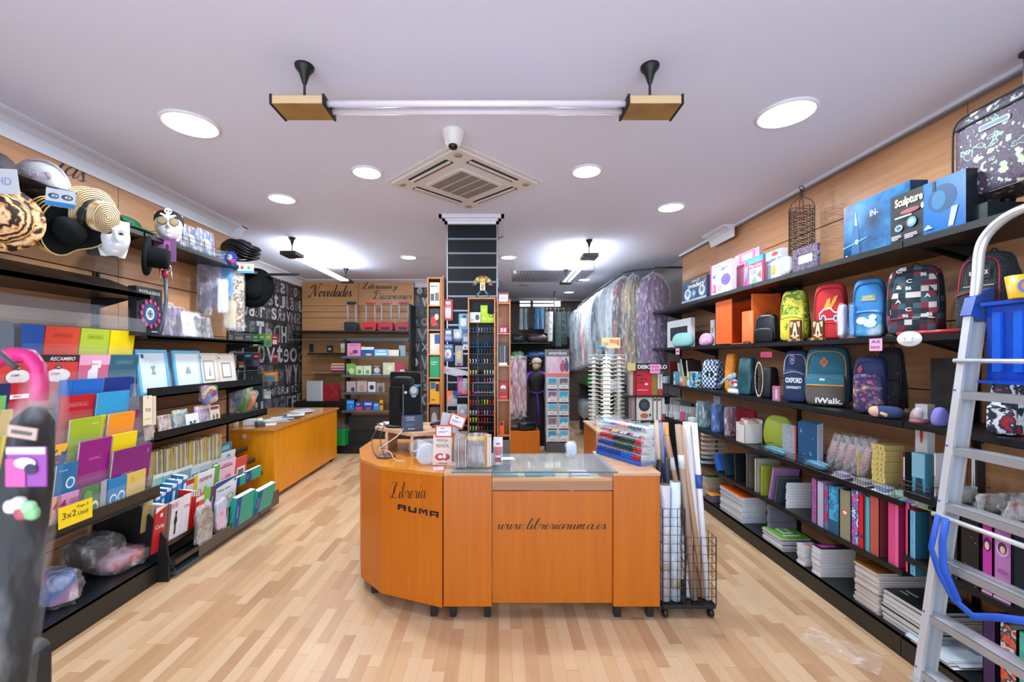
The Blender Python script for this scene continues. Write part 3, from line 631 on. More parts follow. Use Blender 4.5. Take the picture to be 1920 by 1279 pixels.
box_item(q, 'toy_box', 'white learning toy box with magenta SOUND lettering', 'box', 'ebe6e8', [('r', -.5, 0, -.42, 1, 'd43a80'), ('t', "SOUND 'N LEA", .06, .92, .8, .09, 'c02a5a'), ('e', -.28, .66, .12, .1, '9ab8d8'), ('e', -.3, .6, .06, .06, '3c6cb0'), ('e', .26, .42, .22, .18, '7a4aa0'), ('e', .27, .42, .12, .10, '3c62b4'), ('p', [(-.36, .08), (-.2, .08), (-.22, .34), (-.34, .34)], 'c8307a'), ('p', [(-.32, .12), (-.26, .12), (-.27, .3), (-.31, .3)], 'e7b3cc')]+lines(.02, .4, .74, .84, 2, '7a8a9a')+lines(-.1, .1, .1, .3, 3, 'c09ab0'), G1)
q = spot('R', Z1, 2.29, 1378, 1432, 472, 0, .04)
box_item(q, 'toy_box', 'pink ORDI toy computer box behind the small board game', 'box', 'e2a2c2', [('r', -.3, .74, .35, .98, 'd56a9e'), ('r', -.2, .78, .25, .94, 'f0b8d2'), ('t', 'ORDI', -.1, .66, .6, .1, 'c83232'), ('p', [(-.1, .1), (.2, .1), (.05, .5)], 'd04a9a'), ('e', .1, .36, .1, .1, '4a9ac8')], G1)
q = spot('R', Z1, 2.22, 1401, 1442, 482, 0, .05)
box_item(q, 'toy_box', 'bright blue toy box directly behind the red and clear board game', 'box', '2c9ac8', [('r', -.4, .8, .4, .95, '58b8dc'), ('r', -.4, .1, .4, .7, '3488b8')], G1)
q = spot('R', Z1, 2.18, 1403, 1436, 492, 0, .02)
box_item(q, 'board_game_box', 'small Parchis board game with red border in front of the blue toy box', 'box', 'b23a5c', [('r', -.42, .06, .42, .76, 'b0b8bc'), ('t', 'Parchis', 0, .87, .8, .14, 'f4f0f0'), ('p', [(-.3, .1), (.1, .1), (-.05, .4)], '7da08c'), ('p', [(.1, .4), (.35, .2), (.35, .6)], 'c86a6a'), ('r', -.3, .5, 0, .7, '94a4b4')], G1)
q = spot('R', Z1, 2.22, 1436, 1477, 470, 0, .05)
box_item(q, 'toy_box', 'white HAPPY toy box with yellow lamp print', 'box', 'd8dde0', [('r', -.5, .8, .5, 1, '9cc6dc'), ('t', 'HAPPY TI', 0, .68, .9, .11, '2c5c90'), ('e', .1, .88, .2, .07, 'c83a3a'), ('p', [(-.1, .2), (.15, .25), (.1, .5), (-.05, .48)], 'e0b020'), ('r', -.4, .05, -.15, .55, '9ab2c2')], G1)
q = spot('R', Z1, 2.17, 1458, 1490, 480, 0, .05); soft(q, 'wrapped_gift', 'clear wrapped silvery gift leaning beside the purple glitter frame', 'gift', 'b8bcc8', G1, .4, 3, .05)
q = spot('R', Z1, 2.17, 1486, 1538, 463, 0, .02); frame(q, 'picture_frame', 'purple glitter picture frame on the top right shelf', 'picture frame', PAT('cell', ['3c3048', '6a5578', '8f7c9c', '51405f', '2a2234'], 160, .4), 'b9ccc8', G1, 0, .05)
t = thing('wire_bottle_tower', 'tall black wire tower on the top right shelf', 'wire tower'); m = MB(); h = .56; a = .085; WM = M('201c26', .5)
for k in range(8):
    an = PI/4*k; x, y = a*math.cos(an), a*math.sin(an); m.wire((x, y, 0), (x, y, h), .003, WM)
for i in range(26):
    z = .01+(h-.02)*i/25; pts = [(a*math.cos(PI/4*k), a*math.sin(PI/4*k), z+(.008 if (i+k) % 2 else -.004)) for k in range(8)]; m.tube(pts, .0022, WM, 4, closed=True)
for i in range(25):
    z = .02+(h-.03)*i/25
    for k in range(16): an = PI/8*k; m.wire((a*math.cos(an), a*math.sin(an), z), (a*math.cos(an+.3), a*math.sin(an+.3), z+.022), .0017, WM)
obj('lattice_body', m, t); m = MB()
for k in range(4):
    an = PI/2*k+PI/4; m.tube([(a*math.cos(an), a*math.sin(an), h), (a*.75*math.cos(an), a*.75*math.sin(an), h+.05), (.012*math.cos(an), .012*math.sin(an), h+.09), (.008*math.cos(an), .008*math.sin(an), h+.15)], .003, WM, 5)
m.tube([(.018*math.cos(k*PI/4), 0, h+.16+.018*math.sin(k*PI/4)) for k in range(8)], .003, WM, 5, closed=True); obj('hanging_loop', m, t); place(t, 2.40, 3.38, Z1)
BLU = PAT('soft', ['0c2a48', '1c5a8c', '3c8cc0'], 6, .3)
q = spot('R', Z1, 2.30, 1582, 1740, 366, 0, .1)
box_item(q, 'appliance_box', 'dark blue IN-LINE appliance box partly behind the Sculpture box', 'box', BLU, [('t', 'IN-', .0, .72, .12, .10, 'dfe8ee'), ('p', [(-.36, .1), (-.22, .1), (-.25, .62), (-.31, .8), (-.35, .55)], '2f5f94'), ('p', [(-.31, .62), (-.26, .6), (-.29, .86)], 'b4cdde'), ('e', -.27, .32, .03, .04, 'c4d8e6'), ('p', [(-.5, .25), (-.1, .34), (-.1, .36), (-.5, .28)], '5ea6d6'), ('e', -.44, .08, .03, .05, 'dce6ea'), ('t', 'C', -.44, .08, .02, .05, '2a4c6a')], 'appliance boxes on the top right shelf')
q = spot('R', Z1, 2.17, 1670, 1852, 346, 0, .1)
box_item(q, 'appliance_box', 'black and blue Sculpture appliance box below the camouflage suitcase', 'box', '10161c', [('r', -.02, 0, .5, 1, M('0d62a8', .3)), ('e', .22, .62, .18, .26, '1e4a72'), ('e', .18, .60, .09, .18, '2d6a96'), ('e', -.03, .62, .02, .06, 'd8e2e6'), ('r', .1, .8, .14, .98, '1a2a3a'), ('p', [(.3, .05), (.36, .05), (.42, .4), (.34, .4)], 'a8b4bc'), ('t', 'Sculpture', -.22, .80, .40, .22, 'e6dfb8', .03), ('e', -.2, .60, .14, .05, '8c4a48'), ('e', -.36, .3, .06, .07, '88a4b8'), ('e', -.36, .3, .035, .04, '3c5c74'), ('e', -.17, .36, .07, .10, '5c8cb0'), ('e', -.17, .36, .04, .05, '9cc0d4'), ('p', [(-.0, .1), (.12, .1), (.06, .18)], 'c8dce8')]+lines(-.46, -.3, .06, .16, 3, 'b9bcc0')+lines(-.26, -.06, .04, .14, 3, 'b9bcc0')+lines(-.4, .0, .48, .53, 1, 'e0e0e0'), 'appliance boxes on the top right shelf')
q = spot('R', Z1, 2.20, 1815, 1935, 384, 0, .2); box_item(q, 'dark_case', 'teal black case lying under the camouflage suitcase', 'case', '15252c', [('r', -.5, .45, .5, .5, '2b3c44')], bev=.01)
t = thing('trolley_suitcase', 'camouflage print trolley suitcase with raised handle', 'suitcase'); CAM = PAT('noise', ['c9cfa0', 'b7c8c0', '4a3a50', '554660', '3a2f40', '8fb0a8', '5c4c62'], 22, .6)
w, h, d = .62, .42, .24; obj('shell', MB().sq((0, 0, h/2), (w/2, d/2, h/2), CAM, .22, .25, nu=32, nv=16), t)
m = MB(); m.tube([(w*.49*math.copysign(abs(math.cos(a))**.25, math.cos(a)), -d*.47, h/2+h*.485*math.copysign(abs(math.sin(a))**.25, math.sin(a))) for a in [k*PI/20 for k in range(40)]], .005, M('14181c', .5), 6, closed=True); obj('piping', m, t)
m = MB(); m.tube([(-w*.46, -d*.5, h*.84), (0, -d*.512, h*.86), (w*.46, -d*.5, h*.84)], .006, M('14282c', .5), 6); obj('zip', m, t)
m = MB().cbox(-.06, .06, -d*.52, -d*.505, h*.70, h*.76, M('e8eef0'), .008).cbox(-.054, .054, -d*.524, -d*.52, h*.71, h*.75, M('3c7088'), .006); o = obj('name_plate', m, t); o.location = (-.12, 0, 0)
for s in (-1, 1): obj('handle_pole', MB().tube([(s*.14, d*.2, h*.95), (s*.14, d*.2, h+.20)], .011, STEEL, 10), t)
obj('handle_grip', MB().cbox(-.16, .16, d*.2-.014, d*.2+.014, h+.195, h+.225, M('16181a', .4), .012), t)
for s in (-1, 1): obj('wheel', MB().lathe([(.001, -.012), (.025, -.012), (.025, .012), (.001, .012)], M('17181a', .5), 16, Matrix.Translation((s*.22, .06, .0)) @ Matrix.Rotation(PI/2, 4, 'Y')), t)
place(t, 2.34, 1.79, Z1+.125, -90)
G2 = 'bags on the second right shelf'
q = spot('R', Z2, 2.28, 1251, 1303, 600, 0, .05); frame(q, 'shadow_box_frame', 'deep white box frame behind the pale teal pouch', 'picture frame', 'd6d8dc', '23262c', None, 0, .09)
def pouch(q, label, mat, name='pouch', e=.6, cat='pouch', group=None, zipc='dde6e6'):
    r = thing(name, label, cat, group); w, h, d = q.w, q.h, q.d
    obj('body', MB().sq((0, 0, h*.5), (w/2, d/2, h/2), mat, .55, .7, nu=24, nv=14, f=lambda x, y, z: [x*(1-.22*max(0, z/h*2)**2), y*(1-.5*max(0, z/h*2)), z]), r)
    obj('zip', MB().tube([(-w*.36+w*.72*i/8, 0, h*(.90+.09*math.sin(PI*i/8))) for i in range(9)], .003, M(zipc), 6), r); return put(r, q)
q = spot('R', Z2, 2.17, 1256, 1306, 624, 10, .1); pouch(q, 'pale teal zipped pouch on the second right shelf', M('8cc6c4', .7))
q = spot('R', Z2, 2.17, 1307, 1343, 625, 10, .1); pouch(q, 'pink and lilac flowery pouch beside the orange box', PAT('noise', ['d8a050', 'c79ac8', 'd9b4d6', 'b884bc', 'dca8b8'], 14, .7))
q = spot('R', Z2, 2.36, 1332, 1346, 600, 0, .04); box_item(q, 'small_carton', 'narrow white carton against the orange box', 'box', 'd9dde0', [('r', -.2, .5, .2, .7, '8a97a6')])
OR = M('e0601e', .55)
t = thing('orange_display_box', 'large open orange box on the second right shelf', 'box'); q = spot('R', Z2, 2.21, 1341, 1466, 560, 0, .26); w, h, d = q.w, q.h, q.d; m = MB()
m.box(-w/2, w/2, d/2-.01, d/2, 0, h, OR).box(-w/2, -w/2+.01, -d/2, d/2, 0, h, OR).box(w/2-.01, w/2, -d/2, d/2, 0, h, OR).box(-w/2, w/2, -d/2, d/2, 0, .01, OR); m.box(-w/2, -w*.02, -d/2, -d/2+.008, 0, h, OR); obj('carcass', m, t); put(t, q)
q = spot('R', Z2, 2.165, 1382, 1424, 584, 0, .1); m = MB(); m.lathe([(q.w*.5, 0), (q.w*.5, q.h), (q.w*.49, q.h), (q.w*.49, .002)], OR, 32, Matrix.Scale(.3, 4, (0, 1, 0)), None, False); place(solo('rolled_card', m, 'curled sheet of orange card standing before the orange box', 'card'), q.x-.0, q.y, Z2, q.rz)
BK = M('0e1418', .35)
q = spot('R', Z2, 2.165, 1411, 1467, 590, 25, .12); backpack(q, 'small_backpack', 'small black leather backpack in front of the orange box', 'backpack', BK, BK, '3a444a', G2, strap='101418')
q = spot('R', Z2, 2.165, 1389, 1412, 640, 0, .05); m = MB(); m.tube([(q.w*.5*math.cos(a), 0, q.h*.5+q.h*.45*math.sin(a)) for a in [k*PI/8 for k in range(16)]], .006, BK, 6, closed=True, flat=.5); put(solo('bag_strap', m, 'black strap loop lying beside the small black leather backpack', 'strap'), q)
q = spot('R', Z2, 2.17, 1458, 1524, 545, 35, .16); backpack(q, 'school_backpack', 'yellow and green jungle print backpack', 'backpack', PAT('noise', ['8fa830', 'a9b83c', '5f8a2c', 'd0c63a', '3d6a2a', 'bcc24a'], 12, .6), PAT('noise', ['5f8a2c', 'd8cc3e', 'c8c040', '7fa438'], 10, .6), '8c9a3a', G2)
q = spot('R', Z2, 2.17, 1521, 1595, 533, 40, .15)
backpack(q, 'school_backpack', 'red school backpack with surfboards and racing car print', 'backpack', 'c01f28', 'c2222a', '8a1018', G2, pf=.30, strap='8a1018', g=[('p', [(-.22, .42), (.04, .60), (.06, .74), (-.06, .72), (-.24, .5)], 'e8a040'), ('p', [(.02, .5), (.26, .68), (.34, .78), (.2, .76), (.02, .58)], 'e89838'), ('p', [(-.36, .36), (.42, .36), (.44, .48), (.2, .5), (.06, .58), (-.2, .56), (-.36, .48)], 'f0e6e2'), ('p', [(-.33, .38), (.4, .38), (.4, .46), (.18, .48), (.04, .55), (-.18, .53), (-.33, .46)], 'b81c2c'), ('e', -.2, .38, .1, .07, 'cfd2e0'), ('e', -.2, .38, .06, .045, '4a5070'), ('e', .26, .38, .09, .06, 'cfd2e0'), ('e', .26, .38, .05, .035, '4a5070')])
for px, lb in ((1477, 'wooden letter trophy before the jungle print backpack'), (1520, 'wooden letter trophy before the red backpack')):
    q = spot('R', Z2, 2.155, px, px+29, 600, 30, .05); t = thing('wooden_trophy', lb, 'figurine', 'wooden letter trophies'); w, h, d = q.w, q.h, q.d
    obj('base', MB().box(-w/2, w/2, -d/2, d/2, 0, h*.12, M('b98a58')).box(-w*.2, w*.2, -d/2-.001, d/2+.001, .001, h*.119, M('5a3424')), t)
    m = MB().cbox(-w*.46, w*.46, -d*.12, d*.3, h*.12, h, M('5a3020', .5), .01); gfx(m, w, h, [('p', [(-.4, .94), (-.12, .9), (-.3, .62), (-.42, .7)], 'd6b482'), ('p', [(.4, .94), (.12, .9), (.3, .62), (.42, .7)], 'd6b482'), ('p', [(-.2, .3), (-.08, .86), (.08, .86), (.2, .3), (.34, .28), (.34, .22), (.05, .22), (.05, .3), (.09, .32), (.06, .46), (-.06, .46), (-.09, .32), (-.05, .3), (-.05, .22), (-.34, .22), (-.34, .28)], 'ecdcae'), ('e', 0, .18, .2, .05, 'd0a878')], -d*.12-.001); obj('letter_plaque', m, t); put(t, q)
q = spot('R', Z2, 2.155, 1568, 1592, 568, 20, .06); soft(q, 'wrapped_flask', 'white flask in clear plastic before the red backpack', 'flask', 'cdbfd0', None, .4, 11, .06, e=.35)
q = spot('R', Z2, 2.155, 1589, 1612, 569, 20, .06); soft(q, 'wrapped_flask', 'light blue flask in plastic between two backpacks', 'flask', '3a88cc', None, .18, 12, .06, e=.3)
q = spot('R', Z2, 2.17, 1594, 1668, 524, 40, .16)
backpack(q, 'school_backpack', 'sky blue school backpack with white clouds print', 'backpack', '2b7cb8', PAT('soft', ['1a5fa0', '4aa0d0', 'd8e8ee'], 9, .5), '1c4c80', G2, pf=.45, strap='1c3c60', g=[('p', [(-.28, .62), (.3, .62), (.26, .72), (-.22, .72)], '8a8f70'), ('t', 'SUPER', 0, .69, .36, .04, 'd8d0a0'), ('t', 'WINGS', 0, .645, .44, .04, 'c8c8b8'), ('e', .1, .45, .3, .03, 'b04a3c'), ('e', -.1, .42, .3, .03, '6a7c70')], pg=[('e', -.2, .6, .2, .14, 'e7eef2'), ('e', .1, .5, .24, .16, 'cfe0ea'), ('e', .2, .72, .14, .1, 'e7eef2')])
CK = PAT('grid', ['1c2836', '6a2030', '2a4a58', '8a2c3c', '15202c', '3a5c68', 'd2cdc8', '22303e'], 33, .7)
q = spot('R', Z2, 2.17, 1656, 1778, 500, 38, .2); ck = [('t', t_, u, v, .13, .055, 'e4e0dc', .03) for t_, u, v in (('C', -.3, .93), ('86', .22, .86), ('C', -.08, .78), ('86', -.1, .68), ('A', .3, .56), ('A', -.32, .5), ('&', -.3, .7), ('C', -.1, .38), ('86', -.16, .29), ('A', -.36, .1), ('86', .34, .3))]
backpack(q, 'school_backpack', 'dark red and navy chequered letter print backpack', 'backpack', CK, CK, '1c2030', G2, g=ck, pf=.25)
q = spot('R', Z2, 2.18, 1781, 1935, 474, 15, .24); BT = PAT('cell', ['22262c', '2c3238', '383e46', '1c2026'], 220, .8)
backpack(q, 'school_backpack', 'large dark grey backpack with red piping and BACK lettering', 'backpack', BT, BT, 'a02030', G2, g=[('p', [(-.32, .66), (.3, .66), (.3, .82), (-.32, .82)], '14181c'), ('t', 'BACKPACK', -.0, .74, .5, .05, 'e6e6e6', .03), ('r', -.42, .575, .4, .583, 'd8d8d8')], pf=.52)
m = MB(); m.tube([(-.17, 0, .012), (.15, 0, .012)], .012, M('b02030', .3), 10); m.tube([(.15, 0, .012), (.2, 0, .014)], [.012, .02], M('16181a'), 10); place(solo('long_red_case', m, 'slim red and black case lying before the chequered backpack', 'case'), 2.20, 2.18, Z2, -90)
m = MB().lathe([(.075, 0), (.08, .006), (.075, .012), (.001, .012)], M('e0e4e6', .3), 32, Matrix.Rotation(PI/2, 4, 'X')); gfx(m, .1, .1, [('p', [(-.3+.6*i/8, .18-.12*math.sin(PI*i/8)) for i in range(9)]+[(.3-.6*i/8, .24-.12*math.sin(PI*i/8)) for i in range(9)], '8a8f96'), ('e', -.25, .55, .05, .08, '8a8f96'), ('e', .25, .55, .05, .08, '8a8f96')], -.0135, None, -.05)
o = solo('smiley_disc', m, 'white smiling disc hanging on the edge of the second right shelf', 'disc'); place(o, 2.135, 2.215, Z2-.02, -75, 0, 0); o.scale = (.7, .7, .5)
def tagcard(px0, px1, py0, py1, X, label, txt='2x1', col='e0a0c8', rz=-90, lean=0):
    w = abs(F*X/(px0-CX)-F*X/(px1-CX)); Y = F*X/((px0+px1)/2-CX); h = (py1-py0)*Y/F; m = MB().box(-w/2, w/2, -.0008, .0008, 0, h, M(col, .6)); gfx(m, w, h, [('t', a, 0, v, .7, .22, '5a3a6a') for a, v in txt], -.001)
    return place(solo('price_card', m, label, 'price card', 'pink handwritten price cards'), X, Y, zat(py1, Y), rz, lean)
tagcard(1630, 1654, 635, 658, 2.14, 'pink price card hanging under the sky blue backpack', (('AS', .75), ('NOV', .3)))
tagcard(1267, 1274, 653, 665, 2.14, 'small pink card hanging under the pale teal pouch', (('1', .5),))
G3 = 'bags on the third right shelf'
q = spot('R', Z3, 2.30, 1255, 1270, 678, 0, .1); box_item(q, 'small_gift_box', 'dark red gift box at the far end of the third right shelf', 'box', '7a2028', [('e', .1, .5, .16, .14, 'c87070')])
for i, (a, b, p, c, lb) in enumerate(((1243, 1256, 706, '8fb7c6', 'pale blue boxed game left of the small red figure'), (1256, 1263, 701, '1c2430', 'dark red and black lighthouse figure'), (1263, 1275, 697, '5c9cbc', 'light blue boxed set of cards on the third right shelf'), (1274, 1290, 706, 'c9a884', 'tan packet pile before the leaning dark books'))):
    q = spot('R', Z3, 2.17, a, b, p, 0, .06); box_item(q, 'small_box' if i != 1 else 'figurine', lb, 'box' if i != 1 else 'figurine', c, [('r', -.5, 0, .5, .3, 'c04a4a' if i % 2 else 'd8dcdc'), ('r', -.3, .5, .3, .8, 'dfe6e2')])
for i, (a, b, p, c, an, lb) in enumerate(((1284, 1296, 679, 'c9ccc8', -24, 'white book leaning on the third right shelf'), (1291, 1303, 671, '1a1c20', -22, 'black book leaning right of the white one'), (1299, 1309, 676, '2a2422', -12, 'dark brown book beside the black leaning one'))):
    q = spot('R', Z3, 2.26, a, b, p, 0, .15); w = .03; m = MB().box(-w/2, w/2, -.08, .08, 0, q.h, M(c)).box(-w/2+.003, w/2-.003, -.083, .075, .003, q.h-.003, M('d8d4cc')); o = solo('hardback_book', m, lb, 'book'); place(o, q.x, q.y, Z3+.008, -90, 0, an)
CC = PAT('cell', ['3a80b0', '8ec4d8', 'd8d080', 'e8ecec', '4a9cc4', '2c5c90'], 42, .4)
q = spot('R', Z3, 2.165, 1288, 1315, 697, 0, .1); box_item(q, 'sticker_box', 'blue and yellow patterned box left of the houndstooth bag', 'box', CC, [('r', -.5, .6, -.05, .95, 'd6c66a'), ('r', -.45, .1, .0, .4, 'cfe0ea')])
def handbag(q, label, mat, group, trim, strap=True, g=(), name='shoulder_bag', e=.3):
    r = thing(name, label, 'bag', group); w, h, d = q.w, q.h, q.d
    obj('body', MB().sq((0, 0, h*.5), (w/2, d/2, h/2), mat, .3, .35, nu=26, nv=16, f=lambda x, y, z: [x*(1-.06*max(0, z/h*2)), y*(1-.35*max(0, z/h*2)), z]), r)
    obj('zip', MB().tube([(-w*.4, 0, h*.985), (0, -.002, h), (w*.4, 0, h*.985)], .003, M(trim), 6), r)
    if strap: obj('strap', MB().tube([(w*.46, 0, h*.85), (w*.52, -d*.4, h*.5), (w*.5, -d*.5, h*.1)], .006, M(trim), 6), r)
    if g: m = MB(); gfx(m, w*.9, h, g, -d/2-.002); obj('print', m, r)
    return put(r, q)
HT = PAT('check', ['14305c', 'c4d8e8'], 40, .6)
q = spot('R', Z3, 2.17, 1313, 1362, 674, 20, .14); handbag(q, 'blue and white houndstooth bag with dark bow', HT, G3, '1a2a44', g=[('e', .0, .52, .14, .1, '0c1018'), ('e', .24, .52, .14, .1, '0c1018'), ('e', .12, .5, .06, .06, 'c8d0d8')])
q = spot('R', Z3, 2.22, 1357, 1391, 663, 20, .12); handbag(q, 'orange quilted bag behind the plush elephant', PAT('check', ['e8901e', 'd07c14'], 50, .6), G3, 'c06a18')
t = thing('plush_elephant', 'small grey plush elephant leaning on the houndstooth bag', 'plush toy'); PG = M('9aa4ae', .95); m = MB().sq((0, 0, .05), (.045, .04, .045), PG, .9, .9).sq((-.02, -.02, .105), (.032, .03, .03), PG, .9, .9).sq((.01, -.01, .125), (.02, .012, .026), M('7fb0c4', .9), .9, .9)
m.tube([(-.04, -.04, .10), (-.065, -.05, .08), (-.085, -.055, .05), (-.1, -.06, .04)], [.014, .012, .009, .007], PG, 8); obj('body', m, t)
obj('bandana', MB().sq((.02, -.035, .06), (.025, .012, .016), M('b02838', .8), .8, .8), t); obj('ribbon', MB().box(.03, .06, -.052, -.048, .03, .055, M('e8eaec')), t); place(t, 2.2, 3.99, Z3+.045, -60)
t = solo('cloud_cushion', MB().sq((0, 0, .025), (.085, .05, .028), M('dfe6ea', .9), .8, .8, f=lambda x, y, z: [x*(1+.08*math.sin(14*x*9)), y, z*(1+.12*math.cos(x*110))]), 'white cloud shaped cushion under the plush elephant', 'cushion'); place(t, 2.21, 3.98, Z3-.002, -80)
q = spot('R', Z3, 2.165, 1381, 1424, 670, 30, .14); handbag(q, 'dark teal leather bucket bag', PAT('soft', ['123842', '1e5560', '2a6a74'], 7, .3), G3, '0f2c34')
q = spot('R', Z3, 2.17, 1421, 1464, 688, 25, .14); handbag(q, 'black bag with red top edge and chain strap', M('101418', .6), G3, 'a02830', False)
m = MB()
for i in range(46):
    a = 2*PI*i/46; c = Vector((.035*math.cos(a), 0, .15+.14*math.sin(a))); m.sq(tuple(c), (.006, .004, .009), STEEL, 1, 1, nu=6, nv=4)
place(solo('bag_chain', m, 'silver chain strap loop between teal and black bags', 'chain'), 2.165, 3.55, Z3+.005, -70)
tagcard(1426, 1447, 660, 670, 2.17, 'pink price card above the black chain bag', (('2x', .5),), 'b03a5a')
q = spot('R', Z3, 2.155, 1448, 1465, 724, 20, .02); frame(q, 'mini_frame', 'tiny ornate pink frame at the shelf edge', 'picture frame', 'a86a8c', 'c9b4c0', None, 0, .018)
q = spot('R', Z3, 2.165, 1464, 1527, 657, 32, .12); NAVY = M('12244c', .7)
backpack(q, 'school_backpack', 'navy OXFORD UNIVERSITY shoulder bag', 'backpack', NAVY, NAVY, '9aaac0', G3, pf=.62, e=.2, g=[('e', -.12, .82, .13, .09, '8fa0b8'), ('e', -.12, .82, .10, .07, '12244c'), ('e', -.12, .82, .05, .04, '8fa0b8')], pg=[('t', 'OXFORD', 0, .66, .8, .16, 'd4dce6', .04), ('t', 'UNIVERSITY', 0, .44, .72, .08, 'd4dce6', .03)])
q = spot('R', Z3, 2.165, 1504, 1602, 650, 42, .2)
backpack(q, 'school_backpack', 'teal and brown iWalk backpack with orange zips', 'backpack', '1c6076', M('5a534c', .8), 'd08a2a', G3, pf=.52, g=[('p', [(-.18, .74), (-.05, .84), (.08, .74), (-.05, .64)], 'a06848'), ('t', 'H', -.05, .74, .07, .05, '3a2418')], pg=[('t', 'iWalk.', .1, .16, .72, .18, 'e6e6e6', .03), ('r', -.5, .66, .5, 1.0, '1f7088'), ('r', -.5, .63, .5, .67, 'd8922e'), ('r', -.14, .8, .0, .86, 'dfe4e6')])
PT = PAT('noise', ['c04868', '2c2c5c', '35305c', '262850', '8a3c5c', '4a6a7c', 'cfa060'], 26, .7)
q = spot('R', Z3, 2.28, 1640, 1702, 652, 38, .18); backpack(q, 'school_backpack', 'black backpack with faint print behind the zigzag one', 'backpack', PAT('noise', ['4a4450', '16161a', '1c1a20', '3c2c34'], 22, .8), None, '1a1a20', G3)
q = spot('R', Z3, 2.165, 1594, 1672, 669, 38, .18); backpack(q, 'school_backpack', 'dark blue backpack with zigzag print pocket', 'backpack', '1f2a5a', PT, '28346c', G3, pf=.68, g=[('p', [(-.42, .78), (-.3, .86), (-.2, .78), (-.32, .70)], 'a83050')])
m = MB().sq((0, 0, .035), (.07, .035, .035), M('2c3c64', .9), .8, .8).sq((-.05, -.005, .035), (.035, .032, .03), M('d0a890', .9), .9, .9).tube([(-.02, -.03, .03), (.01, -.045, .02)], .01, M('b8a090', .9), 6); place(solo('plush_doll', m, 'small plush doll lying before the zigzag backpack', 'plush toy'), 2.19, 2.40, Z3, -60)
t = thing('snow_globe', 'small snow globe on the third right shelf', 'snow globe'); obj('base', MB().lathe([(.036, 0), (.038, .01), (.034, .022), (.001, .022)], M('9c5a68', .4), 24), t); obj('dome', MB().sq((0, 0, .022), (.036, .036, .062), FILM('e8eef2', .3, .05), 1, .999, flat=0), t); obj('figure', MB().sq((0, 0, .045), (.02, .016, .02), M('c8788a'), .7, .7).sq((0, -.005, .05), (.012, .012, .008), M('3c88c0'), .8, .8), t); place(t, 2.2, 2.235, Z3)
q = spot('R', Z3, 2.165, 1740, 1786, 764, 0, .07); pouch(q, 'lilac felt pencil case beside the snow globe', M('7a7ac4', .85), zipc='5a5aa0', cat='pencil case', name='pencil_case')
q = spot('R', Z3, 2.40, 1744, 1803, 672, 0, .02); box_item(q, 'display_board', 'dark grey board standing against the right wall behind the ladder', 'board', '2b2a2c', [('r', -.49, 0, -.46, 1, '4a4a4c')])
FL = PAT('noise', ['c02430', '15243a', '1c2c44', 'dfe3e6', 'e6e8ea', '28384e', 'b01c2c', '9a3a50'], 13, .7)
q = spot('R', Z3, 2.18, 1842, 1945, 706, 20, .18); backpack(q, 'school_backpack', 'navy and red hibiscus print backpack behind the ladder', 'backpack', FL, FL, '18202c', G3)
for i, (a, b, p, c, lb) in enumerate(((1243, 1262, 742, 'cfd4d8', 'upright white sheaf at the far end of the fourth right shelf'), (1262, 1296, 752, '9aa2a8', 'grey block of papers behind the white cartons'))):
    q = spot('R', Z4, 2.35, a, b, p, 0, .15); q.y = min(q.y, 5.85); box_item(q, 'paper_pile', lb, 'papers', PAT('stripe', [['e0e2e4', 'b8bcc0'], ['8a9094', '6a7074']][i], 60, .8, (0, 1, 0)))
for i in range(9):
    a = 1251+i*6; q = spot('R', Z4, 2.22, a, a+6, 758+i*.8, 0, .12); box_item(q, 'notepad', OD[i]+' small white notepad from the far end of the fourth right shelf', 'notepad', ['e4e6e8', 'd4d8dc', 'dcdcdc'][i % 3], [('r', -.5, 0, .5, .05, 'a8acb0')], 'white notepads on the fourth right shelf')
for i, (a, b, p, c, lb) in enumerate(((1249, 1264, 773, 'c6ccd0', 'clear plastic tub of white erasers'), (1264, 1275, 773, 'd2d6da', 'white carton left of the pink one'), (1276, 1283, 772, 'd05a8c', 'pink carton in the row of small cartons'), (1284, 1295, 774, '8a8c88', 'grey patterned carton right of the pink one'), (1290, 1307, 783, 'e6e8ea', 'low white open carton by the turquoise folder'))):
    q = spot('R', Z4, 2.165, a, b, p, 0, .06); box_item(q, 'small_carton', lb, 'box', c, [('r', -.3, .3, .3, .6, 'a8b0b6')])
def folder_bundle(a, b, p, c, lb, n, sd=0, tint='ffffff'):
    q = spot('R', Z4, 2.17, a, b, p, 15, .12); r = thing('folder_pack', lb, 'folders', 'plastic folders on the fourth right shelf'); w, h, d = q.w, q.h, q.d
    for i in range(n):
        x = -w/2+w*(i+.5)/n; obj('folder', MB().box(x-w/n*.3, x+w/n*.3, -d/2+.004*(i % 3), d/2-.01, .002, h*(.97-.02*(i % 2)), M(c, .3)), r)
    obj('plastic_bag', MB().sq((0, 0, h/2), (w*.56, d*.53, h*.5), FILM(tint, .22, .08, .8), .2, .2, f=lambda x, y, z: [x+bump((x, y, z), 20, .008, sd), y+bump((x, y, z), 20, .01, sd), z]), r); put(r, q)
folder_bundle(1305, 1336, 752, '147c8c', 'turquoise plastic folders with a white elastic', 3, 1)
folder_bundle(1334, 1359, 757, '1a5cac', 'bright blue plastic folders in a clear bag', 5, 2, 'bcd8ff')
folder_bundle(1358, 1381, 763, '7c3a64', 'purple spiral folders in a clear bag', 5, 3)
q = spot('R', Z4, 2.33, 1379, 1420, 767, 0, .03); box_item(q, 'red_folder', 'dark red folder behind the white tray of brushes', 'folder', '8c1428')
q = spot('R', Z4, 2.33, 1336, 1352, 742, 0, .02); card(q, 'price_sheet', 'white sheet standing behind the blue folders', 'sheet', 'c4ccd4')
